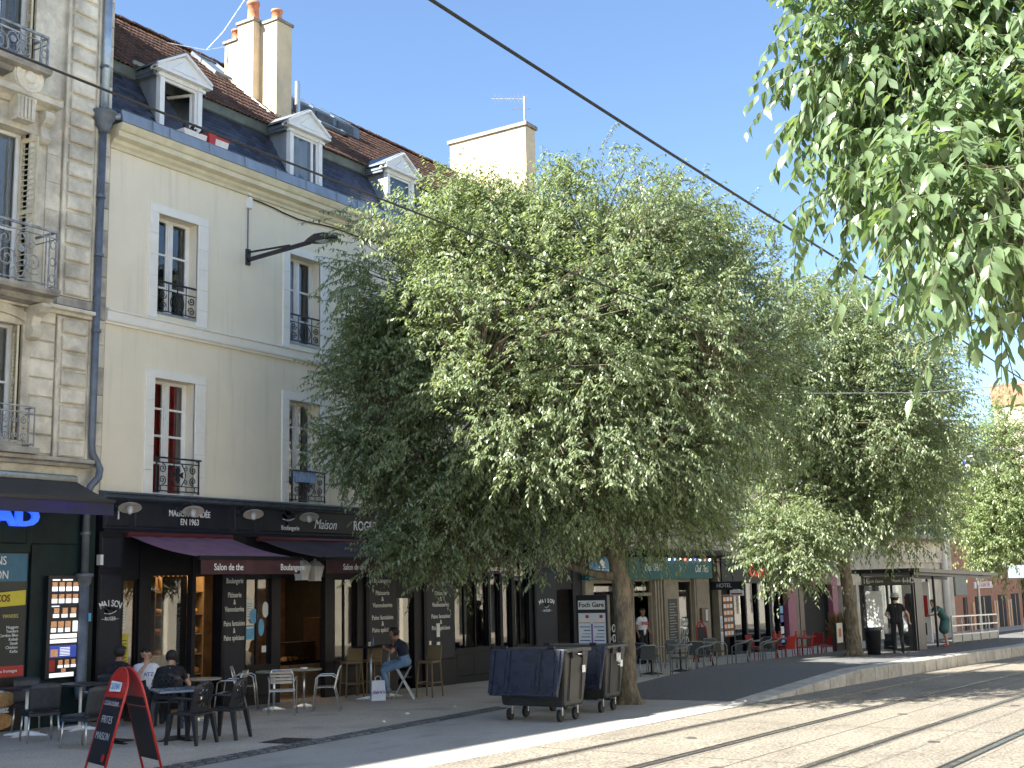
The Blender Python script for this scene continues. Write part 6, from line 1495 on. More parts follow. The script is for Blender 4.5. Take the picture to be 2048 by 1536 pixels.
# chairs -----------------------------------------------------------
def legs4(t, pts, r, mat, n=6):
    for a, b in pts: MB().tube([a, b], r, n).build('leg', mat, t, smooth=True)
def chair_alu(label, group, loc, rz):
    t = thing('aluminium_chair', label, 'chair', loc, rz, group)
    for s_ in (-1, 1):
        MB().tube([(s_ * .25, .24, 0), (s_ * .245, .20, .40), (s_ * .25, .17, .62), (s_ * .25, .10, .655), (s_ * .24, -.12, .655), (s_ * .22, -.20, .60)], .0125, 7).build('front_leg', m_alu, t, smooth=True)
        MB().tube([(s_ * .24, -.26, 0), (s_ * .215, -.16, .44), (s_ * .20, -.23, .72), (s_ * .17, -.26, .80)], .0125, 7).build('rear_leg', m_alu, t, smooth=True)
    MB().tube([(-.17, -.26, .80), (.17, -.26, .80)], .0125, 7).build('top_rail', m_alu, t)
    MB().tube([(-.23, .20, .42), (.23, .20, .42)], .012, 6).build('seat_rail', m_alu, t); MB().tube([(-.22, -.16, .42), (.22, -.16, .42)], .012, 6).build('seat_rail', m_alu, t)
    for k in range(6): MB().box(-.20, .20, -.15 + .06 * k, -.105 + .06 * k, .432, .445).build('seat_slat', M('pale slats', (.40, .36, .29), .45, var=.2, orand=.1), t)
    for k in range(4): z = .56 + .058 * k; MB().box(-.19, .19, -.205 - .012 * k - .006, -.193 - .012 * k, z, z + .042).build('back_slat', M('pale slats', (.40, .36, .29)), t)
    return t
def chair_mono(label, group, loc, rz):
    t = thing('resin_armchair', label, 'chair', loc, rz, group); m = m_blackpl
    MB().hexa([(-.22, -.22, .40), (.22, -.22, .40), (.24, .22, .42), (-.24, .22, .42), (-.22, -.22, .43), (.22, -.22, .43), (.24, .22, .45), (-.24, .22, .45)]).build('seat', m, t, bevel=.01)
    mb = MB(); n = 12
    for j in range(9):
        for i in range(n): pass
    g = []
    for j in range(9):
        z = .46 + .42 * j / 8; w = .24 * (1 if j < 6 else math.sqrt(max(.05, 1 - ((j - 5) / 3.2) ** 2)))
        for i in range(n + 1):
            u = -1 + 2 * i / n; g.append((u * w, -.21 - .10 * j / 8 + .07 * u * u, z))
    fs = [(j * (n + 1) + i, j * (n + 1) + i + 1, (j + 1) * (n + 1) + i + 1, (j + 1) * (n + 1) + i) for j in range(8) for i in range(n) if not (1 <= j <= 6 and (i + j) % 2 == 0 and 2 <= i <= n - 3)]
    o = mb.add(g, fs).build('backrest', m, t); sm_ = o.modifiers.new('solid', 'SOLIDIFY'); sm_.thickness = .014
    for s_ in (-1, 1):
        MB().tube([(s_ * .24, .20, .44), (s_ * .26, .19, .62), (s_ * .265, .05, .65), (s_ * .255, -.18, .64)], .02, 7).build('armrest', m, t, smooth=True)
        for y, yy in ((.20, .24), (-.20, -.27)): MB().hexa([(s_ * .25 - .02, yy - .02, 0), (s_ * .25 + .02, yy - .02, 0), (s_ * .25 + .02, yy + .02, 0), (s_ * .25 - .02, yy + .02, 0), (s_ * .215 - .035, y - .035, .41), (s_ * .215 + .035, y - .035, .41), (s_ * .215 + .035, y + .035, .41), (s_ * .215 - .035, y + .035, .41)]).build('leg', m, t)
    return t
def chair_resin(label, group, loc, rz):
    t = thing('resin_chair', label, 'chair', loc, rz, group); m = m_greypl
    MB().box(-.22, .22, -.20, .23, .42, .455).build('seat', m, t, bevel=.012); MB().box(-.225, .225, -.22, .235, .375, .419).build('seat_apron', m, t)
    g = []; n = 10
    for j in range(6):
        z = .44 + .41 * j / 5
        for i in range(n + 1):
            u = -1 + 2 * i / n; g.append((u * .225, -.215 - .07 * j / 5 + .035 * u * u, z + (.0 if j < 5 else -.03 * u * u)))
    o = MB().add(g, [(j * (n + 1) + i, j * (n + 1) + i + 1, (j + 1) * (n + 1) + i + 1, (j + 1) * (n + 1) + i) for j in range(5) for i in range(n)]).build('backrest', m, t, smooth=True); sm_ = o.modifiers.new('solid', 'SOLIDIFY'); sm_.thickness = .018
    legs4(t, [((s_ * .23, y * 1.12, 0), (s_ * .20, y, .40)) for s_ in (-1, 1) for y in (.20, -.19)], .015, m_alu)
    return t
def bar_chair(label, group, loc, rz):
    t = thing('bar_chair', label, 'bar chair', loc, rz, group); m = M('tan wicker', (.24, .17, .085), .8, c2=(.14, .095, .045), sc=60, bump=.6, bsc=120)
    MB().box(-.19, .19, -.19, .19, .70, .75).build('seat', m, t, bevel=.015)
    MB().hexa([(-.18, -.20, .75), (.18, -.20, .75), (.18, -.165, .75), (-.18, -.165, .75), (-.17, -.26, 1.06), (.17, -.26, 1.06), (.17, -.235, 1.06), (-.17, -.235, 1.06)]).build('backrest', m, t, bevel=.012)
    legs4(t, [((s_ * .20, y * 1.25, 0), (s_ * .165, y, .71)) for s_ in (-1, 1) for y in (.17, -.17)], .018, m)
    for (a, b) in (((-.19, .2, .28), (.19, .2, .28)), ((-.19, -.2, .28), (.19, -.2, .28)), ((-.19, -.2, .30), (-.19, .2, .30)), ((.19, -.2, .30), (.19, .2, .30))): MB().tube([a, b], .012, 6).build('foot_rail', m, t)
    return t
def chair_cafe(label, group, loc, rz):
    t = thing('terrace_armchair', label, 'chair', loc, rz, group); m = M('dark woven resin', (.035, .045, .05), .7, c2=(.06, .07, .075), sc=70)
    MB().box(-.21, .21, -.20, .22, .42, .45).build('seat', m, t)
    MB().hexa([(-.20, -.21, .47), (.20, -.21, .47), (.20, -.19, .47), (-.20, -.19, .47), (-.18, -.30, .80), (.18, -.30, .80), (.18, -.28, .80), (-.18, -.28, .80)]).build('backrest', m, t)
    mf = M('brushed tube', (.30, .32, .32), .4, metal=.7)
    MB().tube([(-.25, .24, 0), (-.26, .22, .60), (-.27, .10, .67), (-.25, -.2, .72), (-.18, -.31, .80), (.18, -.31, .80), (.25, -.2, .72), (.27, .10, .67), (.26, .22, .60), (.25, .24, 0)], .015, 7).build('arm_frame', mf, t, smooth=True)
    legs4(t, [((s_ * .24, -.30, 0), (s_ * .21, -.21, .46)) for s_ in (-1, 1)], .015, mf)
    return t
def chair_red(label, group, loc, rz):
    t = thing('red_chair', label, 'chair', loc, rz, group); m = M('red chair shell', (.34, .018, .015), .5, var=.15)
    MB().box(-.21, .21, -.19, .22, .43, .455).build('seat', m, t, bevel=.01)
    MB().hexa([(-.20, -.20, .455), (.20, -.20, .455), (.20, -.18, .455), (-.20, -.18, .455), (-.19, -.28, .82), (.19, -.28, .82), (.19, -.26, .82), (-.19, -.26, .82)]).build('backrest', m, t, bevel=.008)
    legs4(t, [((s_ * .22, y * 1.15, 0), (s_ * .19, y, .44)) for s_ in (-1, 1) for y in (.19, -.18)], .013, m)
    return t
def G3(x, y, dz=0): return (x, y, gz(x) + dz)
ga = 'aluminium terrace chairs of the bakery'
base = chair_alu('slatted aluminium chair against the wall left of the round tables', ga, G3(2.72, -.62), R(-140))
dup(base, G3(2.12, -2.15), R(-50), 'slatted aluminium chair with its back turned to the tracks'); dup(base, G3(3.08, -2.35), R(38), 'slatted aluminium chair right of the round tables'); dup(base, G3(1.25, -1.75), R(30), 'slatted aluminium chair behind the black resin armchairs')
gm = 'black resin armchairs by the kebab tables'
base = chair_mono('black woven resin armchair nearer the sandwich board', gm, G3(-2.02, -4.3), R(12)); dup(base, G3(-1.28, -4.25), R(20), 'black woven resin armchair nearer the bakery tables'); dup(base, G3(-.42, -2.05), R(-50), 'black woven resin armchair under the man in the black shirt')
gk = 'anthracite chairs of the kebab shop'
base = chair_resin('anthracite chair turned to the kebab shop menu', gk, G3(-2.75, -1.9), R(-22)); dup(base, G3(-3.02, -3.25), R(12), 'anthracite chair pushed to the table behind the sandwich board'); dup(base, G3(-1.95, -.62), R(170), 'anthracite chair standing against the kebab shop wall'); dup(base, G3(-.55, -.95), R(-80), 'anthracite chair under the dark haired man at the wall'); dup(base, G3(.1, -.95), R(160), 'anthracite chair under the man in the white shirt')
gb = 'tan wicker bar chairs'
base = bar_chair('tan wicker bar chair nearer the open bakery doorway', gb, G3(6.05, -.45), R(-30)); dup(base, G3(6.72, -.42), R(-25), 'tan wicker bar chair next to the first, by the high tables'); dup(base, G3(6.75, -2.0), R(95), 'tan wicker bar chair standing apart, right of the seated man')
gc = 'dark woven armchairs of the restaurant terrace'
m_lab = 'dark woven terrace armchair outside the teal signed restaurant'
base = chair_cafe(m_lab, gc, G3(15.0, -2.95), R(-50))
for (x, y, a) in ((15.9, -3.5, 20), (17.3, -3.6, 20), (16.6, -2.2, -110), (18.2, -2.9, -60), (19.9, -3.6, 10), (20.9, -4.1, 20), (18.9, -2.0, 160), (20.3, -2.6, 150), (21.9, -3.4, 60), (14.3, -2.0, -100)): dup(base, G3(x, y), R(a))
gr = 'red chairs of the red terrace'
base = chair_red('plain red chair on the red table terrace', gr, G3(22.7, -3.9), R(-20))
for (x, y, a) in ((23.6, -4.2, 10), (24.6, -4.6, 15), (25.6, -4.2, 60), (24.9, -3.0, 170), (23.5, -2.6, 170), (26.3, -3.6, 80)): dup(base, G3(x, y), R(a))
# tables -----------------------------------------------------------
def table(name, label, group, loc, rz, top, h, mt, mb2, rnd=True, foot=.30, cross=True):
    t = thing(name, label, 'table', loc, rz, group)
    if rnd: MB().lathe([(top, h - .025), (top + .008, h - .012), (top, h)], 26).build('table_top', mt, t)
    else: MB().box(-top, top, -top, top, h - .03, h).build('table_top', mt, t, bevel=.006)
    MB().tube([(0, 0, .03), (0, 0, h - .026)], .025, 10).build('column', mb2, t, smooth=True)
    for k in range(4):
        a = k * math.pi / 2 + .4; MB().hexa([(math.cos(a + b) * r, math.sin(a + b) * r, z) for z, r_ in ((0, 1), (.02, 1)) for (b, r) in ((-.9, .035), (-.07, foot), (.07, foot), (.9, .035))]).build('foot', mb2, t); MB().hexa([(math.cos(a) * .02 - math.sin(a) * .02, math.sin(a) * .02 + math.cos(a) * .02, .02), (math.cos(a) * .02 + math.sin(a) * .02, math.sin(a) * .02 - math.cos(a) * .02, .02), (math.cos(a) * foot * .9, math.sin(a) * foot * .9, .018), (math.cos(a) * foot * .9 - .01, math.sin(a) * foot * .9, .018)] + [(math.cos(a) * .02 - math.sin(a) * .015, math.sin(a) * .02 + math.cos(a) * .015, .07), (math.cos(a) * .02 + math.sin(a) * .015, math.sin(a) * .02 - math.cos(a) * .015, .07), (math.cos(a) * foot * .9, math.sin(a) * foot * .9, .025), (math.cos(a) * foot * .9 - .01, math.sin(a) * foot * .9, .025)]).build('foot_rib', mb2, t)
    return t
m_top = M('pale green tabletop', (.30, .30, .22), .35, var=.2, sc=8); m_glt = M('grey blue tabletop', (.20, .26, .32), .18, var=.1)
gt = 'round bakery terrace tables'
base = table('round_table', 'round pale tabled cafe table between the slatted chairs', gt, G3(2.85, -1.25), .2, .34, .72, m_top, m_alu, foot=.22); dup(base, G3(3.62, -1.3), .6, 'round pale cafe table nearer the open bakery doorway'); dup(base, G3(.55, -1.75), .9, 'round pale cafe table beside the seated men')
gq = 'square kebab terrace tables'
base = table('square_table', 'grey topped square table right behind the sandwich board', gq, G3(-2.45, -3.15), R(-30), .36, .73, m_glt, m_blackpl, False, .34); dup(base, G3(-1.72, -3.72), R(-30), 'grey topped square table in front of the black armchairs'); 
base = table('square_table', 'square table with white cross foot below the kebab menu', gq, G3(-2.3, -.95), 0, .34, .73, m_greypl, m_white, False, .36); dup(base, G3(-1.3, -.95), .1, 'square table with white cross foot by the drainpipe')
gh = 'high bar tables'
base = table('high_table', 'high dark table with steel column beside the paper bag', gh, G3(5.72, -1.25), .2, .30, 1.08, m_shop, m_steel, False, .30); dup(base, G3(6.5, -1.1), .2, 'high dark table with steel column by the tan bar chairs')
gg = 'grey restaurant terrace tables'
base = table('terrace_table', 'grey round table outside the teal signed restaurant', gg, G3(15.7, -2.75), 0, .36, .73, M('grey laminate', (.16, .16, .15), .4, var=.15), m_dst)
for x, y in ((17.2, -2.9), (19.4, -2.9), (20.9, -3.4)): dup(base, G3(x, y), 0)
gd = 'red terrace tables'
base = table('red_table', 'red square table on the red terrace', gd, G3(23.3, -3.4), .1, .38, .73, M('red chair shell', (.26, .014, .012)), M('red chair shell', (.26, .014, .012)), False)
for x, y in ((24.3, -3.7), (25.3, -3.5)): dup(base, G3(x, y), .1)
for k, (x, y) in enumerate(((23.3, -3.4), (24.2, -3.6), (24.45, -3.8), (25.3, -3.5), (23.1, -3.3))):
    o = MB().lathe([(0, 0), (.05, 0), (.05, .10), (.03, .14), (.05, .2), (.02, .21), (0, .21)], 9).build('table_jar', M('red jar', (.5, .10, .07), .3, var=.3), loc=G3(x + .05, y - .1, .73)); tag(o, 'small red jar standing on a red terrace table', 'jar', 'jars on the red tables')
# small things on tables, bag, stool
o = MB().lathe([(0, 0), (.028, 0), (.032, .09), (.0, .09)], 10).build('tumbler', M('pale drink', (.45, .5, .38), .2), loc=G3(5.62, -1.3, 1.08)); tag(o, 'pale glass on the high table beside the paper bag', 'glass')
o = MB().lathe([(0, 0), (.026, 0), (.026, .12), (.01, .17), (.012, .2), (0, .2)], 10).build('bottle', M('blue bottle', (.12, .14, .3), .2), loc=G3(5.85, -1.2, 1.08)); tag(o, 'small bottle on the high table near the seated man', 'bottle')
o = MB().box(-.06, .06, -.04, .04, 0, .03).build('ashtray', m_white, loc=G3(3.62, -1.3, .72)); tag(o, 'small white ashtray on the round table by the doorway', 'ashtray')
o = MB().box(-.06, .06, -.04, .04, 0, .03).build('ashtray', m_blackpl, loc=G3(2.85, -1.25, .72)); tag(o, 'small dark ashtray on the round table by the chairs', 'ashtray')
bg = thing('paper_bag', 'white paper shopping bag with violet lettering standing by the high table', 'bag', G3(5.5, -1.62), R(-40))
MB().hexa([(-.15, -.06, 0), (.15, -.06, 0), (.15, .06, 0), (-.15, .06, 0), (-.135, -.03, .40), (.135, -.03, .40), (.135, .03, .40), (-.135, .03, .40)]).build('bag_body', M('white bag paper', (.62, .64, .72), .6, var=.06), bg)
for y in (-.032, .032): MB().tube([(-.06, y, .39), (-.055, y, .46), (0, y, .49), (.055, y, .46), (.06, y, .39)], .005, 5).build('handle', M('white cord', (.6, .6, .65)), bg)
text("claire's", .095, (0, -.052, .17), M('violet print', (.06, .03, .22)), bg, ext=.002, bold=.002, rot=(R(84), 0, 0))
st = thing('folding_stool', 'folding stool with crossed steel legs under the man in jeans', 'stool', G3(5.92, -1.95), R(33 - 90))
MB().box(-.16, .16, -.15, .15, .66, .69).build('seat', m_greypl, st, bevel=.01)
for y in (-.14, .14):
    MB().tube([(-.22, y, 0), (.15, y, .66)], .014, 7).build('leg', m_steel, st); MB().tube([(.22, y * .9, 0), (-.15, y * .9, .66)], .014, 7).build('leg', m_steel, st)
MB().tube([(-.13, -.14, .16), (-.13, .14, .16)], .01, 6).build('foot_bar', m_steel, st)
# railing with poster and planter by the second tree
rlg = thing('terrace_railing', 'black terrace railing with dark screen at the end of the red terrace', 'railing', G3(24.3, -4.98))
for x in (0, .9, 1.8): MB().bar((x, 0, 0), (x, 0, 1.15), .05).build('post', m_iron, rlg)
MB().bar((0, 0, 1.13), (1.8, 0, 1.13), .04).build('top_rail', m_iron, rlg); MB().box(.03, 1.78, -.01, .01, .08, .55).build('screen', m_blackpl, rlg)
pst = thing('poster', 'white framed picture poster hung on the black terrace railing', 'poster', G3(24.32, -5.03, .55)); MB().box(0, .55, 0, .02, 0, .62).build('sheet', m_paper, pst); MB().box(.14, .40, -.004, -.001, .18, .45).build('picture', m_orange, pst)
ptr = thing('planter', 'dark planter of dried brown grasses behind the platform tree', 'planter', G3(25.6, -4.75)); MB().hexa([(-.35, -.2, 0), (.35, -.2, 0), (.35, .2, 0), (-.35, .2, 0), (-.4, -.22, .7), (.4, -.22, .7), (.4, .22, .7), (-.4, .22, .7)]).build('tub', m_greypl, ptr)
mb = MB()
for k in range(150):
    a = random.uniform(0, 6.28); r = random.uniform(.1, .6); z = random.uniform(.8, 1.6); b0 = Vector((random.uniform(-.3, .3), random.uniform(-.15, .15), .68)); tip = b0 + Vector((math.cos(a) * r, math.sin(a) * r * .6, z - .68)); d = (tip - b0).cross(Vector((0, 0, 1))).normalized() * .025
    mb.add([b0 - d * .3, b0 + d * .3, tip + d, tip + Vector((0, 0, -.12)), tip - d], [(0, 1, 2, 3, 4)])
tag(mb.build('dried_grasses', M('dry grass', (.28, .18, .09), .8, c2=(.12, .10, .05), sc=20), ptr), kind='stuff')
eb = thing('easel_board', 'red rimmed chalk menu easel beside the restaurant tables', 'easel', G3(22.6, -1.2), R(-20)); MB().tube([(-.28, 0, 0), (-.22, .1, 1.1), (0, .12, 1.3), (.22, .1, 1.1), (.28, 0, 0)], .025, 6).build('frame', m_redp, eb, smooth=True); MB().hexa([(-.24, .01, .15), (.24, .01, .15), (.24, .03, .15), (-.24, .03, .15), (-.21, .09, 1.1), (.21, .09, 1.1), (.21, .11, 1.1), (-.21, .11, 1.1)]).build('board', m_chalk, eb)
MB().tube([(0, .5, 0), (0, .12, 1.2)], .02, 6).build('rear_leg', m_redp, eb)
# litter
for k, (x, y) in enumerate(((3.0, -4.3), (1.6, -4.9), (4.6, -4.2), (-3.1, -3.6), (9.4, -5.9))):
    o = MB().add([(-.05, -.02, 0), (.04, -.04, .01), (.05, .03, .004), (-.02, .04, .02), (0, 0, .035)], [(0, 1, 4), (1, 2, 4), (2, 3, 4), (3, 0, 4)]).build('paper_scrap', m_paper, loc=G3(x, y, .012), rot=(0, 0, k)); tag(o, 'tiny crumpled paper scrap lying on the pavement', 'litter', 'paper scraps on the pavement')
# ------------------------------------------------------------------ people
def capsule(mb, a, ra, b, rb, n=10):
    a = Vector(a); b = Vector(b); d = b - a; L = d.length
    d = d.normalized() if L > 1e-6 else Vector((0, 0, 1))
    pts = []; rs = []
    for k in range(4): t = math.pi / 2 * (1 - k / 4); pts.append(a - d * ra * math.sin(t)); rs.append(max(.001, ra * math.cos(t)))
    pts.append(a); rs.append(ra); pts.append(b); rs.append(rb)
    for k in range(1, 5): t = math.pi / 2 * k / 4; pts.append(b + d * rb * math.sin(t)); rs.append(max(.001, rb * math.cos(t)))
    mb.tube(pts, rs, n)
SKIN, TOP, LEG, SHOE = 0, 1, 2, 3
def person(label, loc, rz, J, mats, hair=None, hat=None, beard=None, sleeve=.55, skirt=None, voxel=.0115, group=None):
    """J: joint positions in the figure's own frame (faces +y, x to its right)"""
    t = thing('person', label, 'person', loc, rz, group)
    V = {k: Vector(v) for k, v in J.items()}
    caps = []
    def c(a, ra, b, rb, m): caps.append((Vector(a), ra, Vector(b), rb, m))
    hip, chest, neck, head = V['hip'], V['chest'], V['neck'], V['head']
    spine = (neck - hip).normalized(); side = Vector(J.get('side', (1, 0, 0))).normalized(); front = side.cross(spine) * -1
    front = Vector((0, 0, 1)).cross(side); front.normalize()
    for s_ in (-1, 1):
        c(hip + side * s_ * .085, .115, hip + spine * .16 + side * s_ * .065, .105, LEG if not skirt else TOP)
        c(hip + spine * .13 + side * s_ * .07, .105, chest + side * s_ * .085, .118, TOP)
        sh = neck - spine * .075 + side * s_ * .165
        c(chest + side * s_ * .085, .115, sh - side * s_ * .05, .075, TOP); c(neck - spine * .04, .06, sh, .062, TOP)
        k = 'r' if s_ > 0 else 'l'
        el, ha = V['elb_' + k], V['hand_' + k]; mid = sh.lerp(el, sleeve)
        c(sh, .060, mid, .050, TOP); c(mid, .045, el, .040, SKIN); fd = (ha - el).normalized(); wr = el + (ha - el) * .80
        c(el, .041, wr, .027, SKIN)
        # hand: palm, four fingers, thumb
        pd = fd; ax = Vector(J.get('palm_' + k, (0, 0, 1))); ax = (ax - pd * ax.dot(pd)).normalized(); cr = pd.cross(ax)
        pm = wr + pd * .07; c(wr + pd * .01, .026, pm + ax * .018, .026, SKIN); c(wr + pd * .01, .026, pm - ax * .018, .026, SKIN)
        for q, ln_ in enumerate((.055, .068, .064, .048)):
            b0 = pm + ax * (.030 - .020 * q); m1 = b0 + pd * ln_ * .6 + cr * .012; e1 = m1 + (pd * .55 + cr * .8).normalized() * ln_ * .55
            c(b0, .0105, m1, .0100, SKIN); c(m1, .0100, e1, .0085, SKIN)
        b0 = wr + pd * .02 + ax * .028; m1 = b0 + (pd * .7 + ax * .7).normalized() * .045; c(b0, .013, m1, .011, SKIN); c(m1, .011, m1 + (pd + cr * .4).normalized() * .03, .0095, SKIN)
        kn, an = V['knee_' + k], V['ank_' + k]; hj = hip + side * s_ * .095
        lm = SKIN if skirt else LEG
        c(hj, .098, kn, .064, lm); calf = kn.lerp(an, .35); c(kn, .062, calf, .060, lm); c(calf, .060, an, .040, lm)
        td = Vector(J.get('toe_' + k, (0, 1, 0))).normalized()
        c(an + Vector((0, 0, -.035)) - td * .03, .040, an + td * .13 + Vector((0, 0, -.05)), .034, SHOE)
    c(hip + spine * .05, .12, chest, .115, TOP)
    if skirt:
        for s_ in (-1, 1):
            for (a, r0, r1) in ((.05, .13, .15),): c(hip + side * s_ * .05, .13, V['knee_' + ('r' if s_ > 0 else 'l')] + Vector((0, 0, .08)), .155, TOP)
    hf = Vector(J.get('face', (0, 1, 0))).normalized(); hs = hf.cross(Vector((0, 0, 1))).normalized(); hu = hs.cross(hf)
    c(neck - spine * .05, .058, head - hu * .06, .052, SKIN)
    c(head + hu * .03 - hf * .02, .088, head + hu * .035 + hf * .012, .086, SKIN); c(head - hu * .03 + hf * .015, .070, head - hu * .085 + hf * .045, .042, SKIN)
    c(head + hf * .085 + hu * .015, .010, head + hf * .108 - hu * .022, .014, SKIN)
    for s_ in (-1, 1): c(head + hs * s_ * .083 + hu * .02, .013, head + hs * s_ * .080 - hu * .022, .010, SKIN); c(head + hs * s_ * .035 + hf * .085 - hu * .0 + hu * .035, .012, head + hs * s_ * .012 + hf * .090 + hu * .033, .010, SKIN)
    mb = MB()
    for a, ra, b, rb, m in caps: capsule(mb, a, ra, b, rb)
    me = mb.mesh('body', mats[0])
    o = bpy.data.objects.new('tmp', me); COL.objects.link(o)
    rm_ = o.modifiers.new('r', 'REMESH'); rm_.mode = 'VOXEL'; rm_.voxel_size = voxel
    s2 = o.modifiers.new('s', 'SMOOTH'); s2.factor = .5; s2.iterations = 3
    bpy.context.view_layer.update()
    me2 = bpy.data.meshes.new_from_object(o.evaluated_get(bpy.context.evaluated_depsgraph_get()))
    bpy.data.objects.remove(o)
    me2.materials.clear()
    for m in mats: me2.materials.append(m)
    if hair:
        hi = len(mats); me2.materials.append(hair)
    n = len(me2.polygons); cen = np.empty(n * 3); me2.polygons.foreach_get('center', cen); cen = cen.reshape(-1, 3)
    best = np.full(n, 1e9); idx = np.zeros(n, int)
    for a, ra, b, rb, m in caps:
        A = np.array(a); D = np.array(b) - A; L2 = D @ D + 1e-9; tt = np.clip(((cen - A) @ D) / L2, 0, 1); dd = np.linalg.norm(cen - A - tt[:, None] * D, axis=1) - (ra + (rb - ra) * tt)
        w = dd < best; best[w] = dd[w]; idx[w] = m
    if hair:
        Hc, U, Fv = np.array(head), np.array(hu), np.array(hf)
        def is_hair(p):
            d = p - Hc; L = np.linalg.norm(d, axis=1); du, df = d @ U, d @ Fv
            wob = .012 * np.sin(p[:, 0] * 90) * np.sin(p[:, 2] * 80)
            return (L < .15) & ((du > .062 + wob) | ((df < .012 + wob) & (du > -.055)) & (np.abs(du) < .2))
        idx[is_hair(cen)] = hi
        nv2 = len(me2.vertices); co = np.empty(nv2 * 3); me2.vertices.foreach_get('co', co); co = co.reshape(-1, 3); k_ = is_hair(co)
        dd2 = co - (Hc + U * .02); dd2 /= np.linalg.norm(dd2, axis=1, keepdims=True) + 1e-9
        amp = .012 + .007 * np.sin(co[:, 0] * 210) * np.sin(co[:, 1] * 190) * np.sin(co[:, 2] * 170)
        co[k_] += dd2[k_] * amp[k_, None]; me2.vertices.foreach_set('co', co.ravel())
    me2.polygons.foreach_set('material_index', idx.astype(np.int32)); me2.polygons.foreach_set('use_smooth', np.ones(n, bool)); me2.update()
    link('body', me2, t)
    # eyes and mouth
    mb = MB()
    for s_ in (-1, 1): mb.lathe([(0, -.006), (.010, -.004), (.012, 0), (.010, .004), (0, .006)], 8, head + hs * s_ * .032 + hf * .092 + hu * .018)
    mb.build('eyes', M('dark eyes', (.02, .015, .012), .3), t)
    mb = MB(); mb.bar(head - hs * .022 + hf * .089 - hu * .055, head + hs * .022 + hf * .089 - hu * .055, .006, .008); mb.build('mouth', M('lips', (.25, .09, .07), .5), t)
    def shellcap(nm, mat, f, rr):
        mb = MB(); g = []; nu, nv_ = 18, 12; keep = []
        for j in range(nv_ + 1):
            for i in range(nu):
                th_ = math.pi * j / nv_; ph_ = 2 * math.pi * i / nu; d = hs * math.sin(th_) * math.cos(ph_) + hf * math.sin(th_) * math.sin(ph_) + hu * math.cos(th_)
                g.append(head + hu * .028 - hf * .004 + d * rr * (1 + .05 * math.sin(i * 2.7 + j * 1.9)) + hf * (d.dot(hf) * .012)); keep.append(f(d))
        fs = []
        for j in range(nv_):
            for i in range(nu):
                q = (j * nu + i, j * nu + (i + 1) % nu, (j + 1) * nu + (i + 1) % nu, (j + 1) * nu + i)
                if all(keep[v] for v in q): fs.append(q)
        mb.add(g, fs); ob = mb.build(nm, mat, t, smooth=True); sd_ = ob.modifiers.new('s', 'SOLIDIFY'); sd_.thickness = .012; return ob
    if beard: 
        mb = MB(); capsule(mb, head - hu * .06 + hf * .03 + hs * .045, .035, head - hu * .095 + hf * .055, .030); capsule(mb, head - hu * .06 + hf * .03 - hs * .045, .035, head - hu * .095 + hf * .055, .030); mb.build('beard', beard, t, smooth=True)
    if hat:
        mb = MB(); rot = Matrix((hs, hf, hu)).transposed(); mb.lathe([(.155, -.005), (.15, .01), (.115, .055), (.108, .115), (.09, .13), (0, .135)], 20, head + hu * .03, rot); ob = mb.build('hat', hat, t, smooth=True)
    return t
def seat_pose(h=.46, lean=.05, spread=.12, fwd=.42, head_d=(0, .06), slump=0):
    return dict(hip=(0, -.05, h + .10), chest=(0, -.08 + lean, h + .42 - slump * .5), neck=(0, -.08 + lean * 1.8, h + .60 - slump), head=(0, -.05 + lean * 2.2 + head_d[1] * .3, h + .74 - slump * 1.1),
                knee_l=(-spread, fwd, h + .06), knee_r=(spread, fwd, h + .06), ank_l=(-spread, fwd + .02, .09), ank_r=(spread, fwd + .02, .09), elb_l=(-.27, .05, h + .22), elb_r=(.27, .05, h + .22), hand_l=(-.12, .30, h + .16), hand_r=(.12, .30, h + .16))
m_sk1 = M('light skin', (.46, .27, .18), .55, var=.06, sc=12); m_sk2 = M('tan skin', (.30, .16, .10), .55, var=.06, sc=12)
m_blk = M('black cotton', (.012, .012, .015), .9, var=.2, sc=9); m_wht = M('white cotton', (.72, .73, .78), .9, var=.05, sc=9); m_navy = M('navy cotton', (.012, .014, .03), .9, var=.2); m_jean = M('blue denim', (.16, .25, .36), .85, c2=(.10, .17, .27), sc=10); m_shoe = M('dark shoes', (.02, .02, .022), .6); m_grsh = M('grey green shoes', (.12, .13, .11), .7); m_hairb = M('dark hair', (.016, .012, .010), .7, var=.3, sc=30); m_dkt = M('dark trousers', (.018, .018, .022), .9, var=.2)
J = seat_pose(.44, .03); J.update(face=(.2, 1, -.05))
person('dark haired man in black shirt seated against the bakery wall', G3(-.55, -.95), R(-75), J, [m_sk2, m_blk, m_dkt, m_shoe], hair=m_hairb)
J = seat_pose(.44, -.06, .16, .44, slump=.06); J.update(face=(.25, 1, -.12), elb_r=(.30, .16, .72), hand_r=(.06, .12, 1.02), palm_r=(0, 0, 1), elb_l=(-.36, -.02, .66), hand_l=(-.30, .26, .68))
p2 = person('bearded man in white printed shirt leaning back with hand at mouth', G3(.1, -.95), R(158), J, [m_sk1, m_wht, m_dkt, m_shoe], hair=m_hairb, beard=m_hairb)
text('ATZ', .09, (.03, .075, .80), m_dblue, p2, 'shirt_print', rot=(R(84), 0, R(180)), ext=.004)
J = seat_pose(.44, .17, .16, .42, slump=.08); J.update(face=(.1, 1, -.45), elb_r=(.30, .24, .66), hand_r=(.24, .50, .75), elb_l=(-.27, .22, .68), hand_l=(-.10, .46, .75))
person('man in black shirt seen from behind bending over the table', G3(-.42, -2.02), R(-50), J, [m_sk1, m_blk, m_dkt, m_shoe], hair=m_hairb)
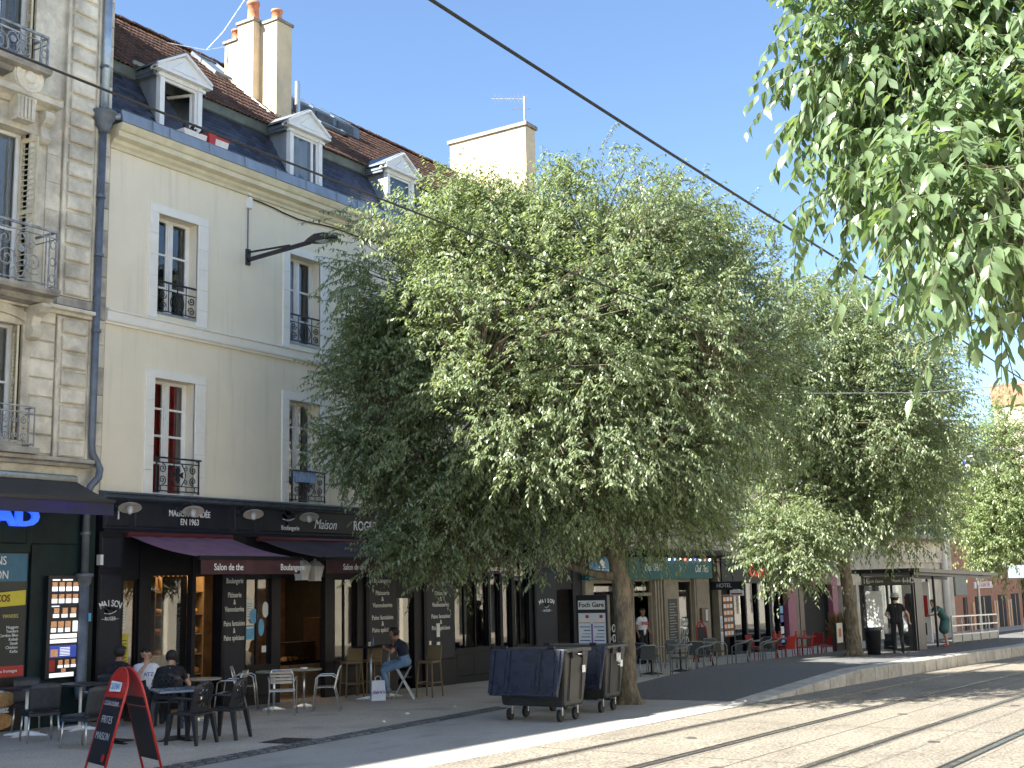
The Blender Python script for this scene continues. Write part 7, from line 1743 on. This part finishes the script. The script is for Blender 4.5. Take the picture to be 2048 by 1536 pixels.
J = seat_pose(.66, .10, .10, .40, slump=.05); J.update(face=(0, 1, -.25), knee_l=(-.10, .40, .60), knee_r=(.10, .38, .70), ank_l=(-.10, .30, .22), ank_r=(.10, .42, .28), toe_l=(0, 1, -.25), toe_r=(0, 1, -.2), elb_r=(.27, .20, .98), hand_r=(.05, .22, 1.26), palm_r=(0, .2, 1), elb_l=(-.26, .22, .98), hand_l=(-.06, .40, 1.06))
person('man in navy shirt and blue jeans perched on a stool, hand to his face', G3(5.92, -1.95), R(33), J, [m_sk2, m_navy, m_jean, m_grsh], hair=m_hairb)
ST = dict(hip=(0, 0, .93), chest=(0, .0, 1.27), neck=(0, -.01, 1.47), head=(0, .02, 1.61), knee_l=(-.11, .03, .50), knee_r=(.11, .03, .50), ank_l=(-.12, -.02, .09), ank_r=(.12, -.02, .09), elb_l=(-.27, -.03, 1.14), elb_r=(.27, -.03, 1.14), hand_l=(-.29, .10, .88), hand_r=(.29, .10, .88), palm_l=(0, 1, 0), palm_r=(0, 1, 0))
p5 = person('man in white shirt with red lettering standing in the restaurant doorway', (20.75, .05, gz(20.7)), R(165), ST, [m_sk2, m_wht, m_dkt, m_shoe], hair=m_hairb)
text('SPASSO', .15, (0, .155, 1.26), m_red, p5, 'shirt_print', rot=(R(88), 0, R(180)), ext=.004, bold=.004, xs=.8)
J = dict(ST); J.update(face=(-.1, 1, -.1), knee_l=(-.11, .10, .50), ank_l=(-.12, .06, .09), ank_r=(.13, -.12, .10), knee_r=(.11, .0, .50), elb_r=(.33, -.03, 1.15), hand_r=(.36, .10, .90), elb_l=(-.30, .02, 1.14), hand_l=(-.24, .26, 1.06))
person('man in black clothes and patterned bucket hat walking past the shelter', (22.6, -7.42, pz(22.6)), R(-75), J, [m_sk1, m_blk, m_blk, m_shoe], hair=m_hairb, hat=M('patterned hat cloth', (.55, .57, .55), .9, c2=(.05, .06, .06), sc=22))
J = dict(ST); J.update(hip=(0, -.08, .90), chest=(0, .10, 1.18), neck=(0, .24, 1.34), head=(0, .33, 1.44), face=(0, 1, -.4), elb_l=(-.25, .36, 1.08), elb_r=(.25, .36, 1.08), hand_l=(-.18, .55, 1.05), hand_r=(.18, .55, 1.05), ank_r=(.12, -.15, .09), knee_r=(.11, -.04, .50))
person('woman in teal dress leaning forward behind the timber column', (28.3, -7.35, pz(28.3)), R(40), J, [m_sk1, M('teal dress', (.05, .13, .12), .85, var=.15), m_blk, M('red shoes', (.35, .05, .03), .6)], hair=M('brown hair', (.09, .05, .03), .7, var=.3, sc=30), skirt=True)
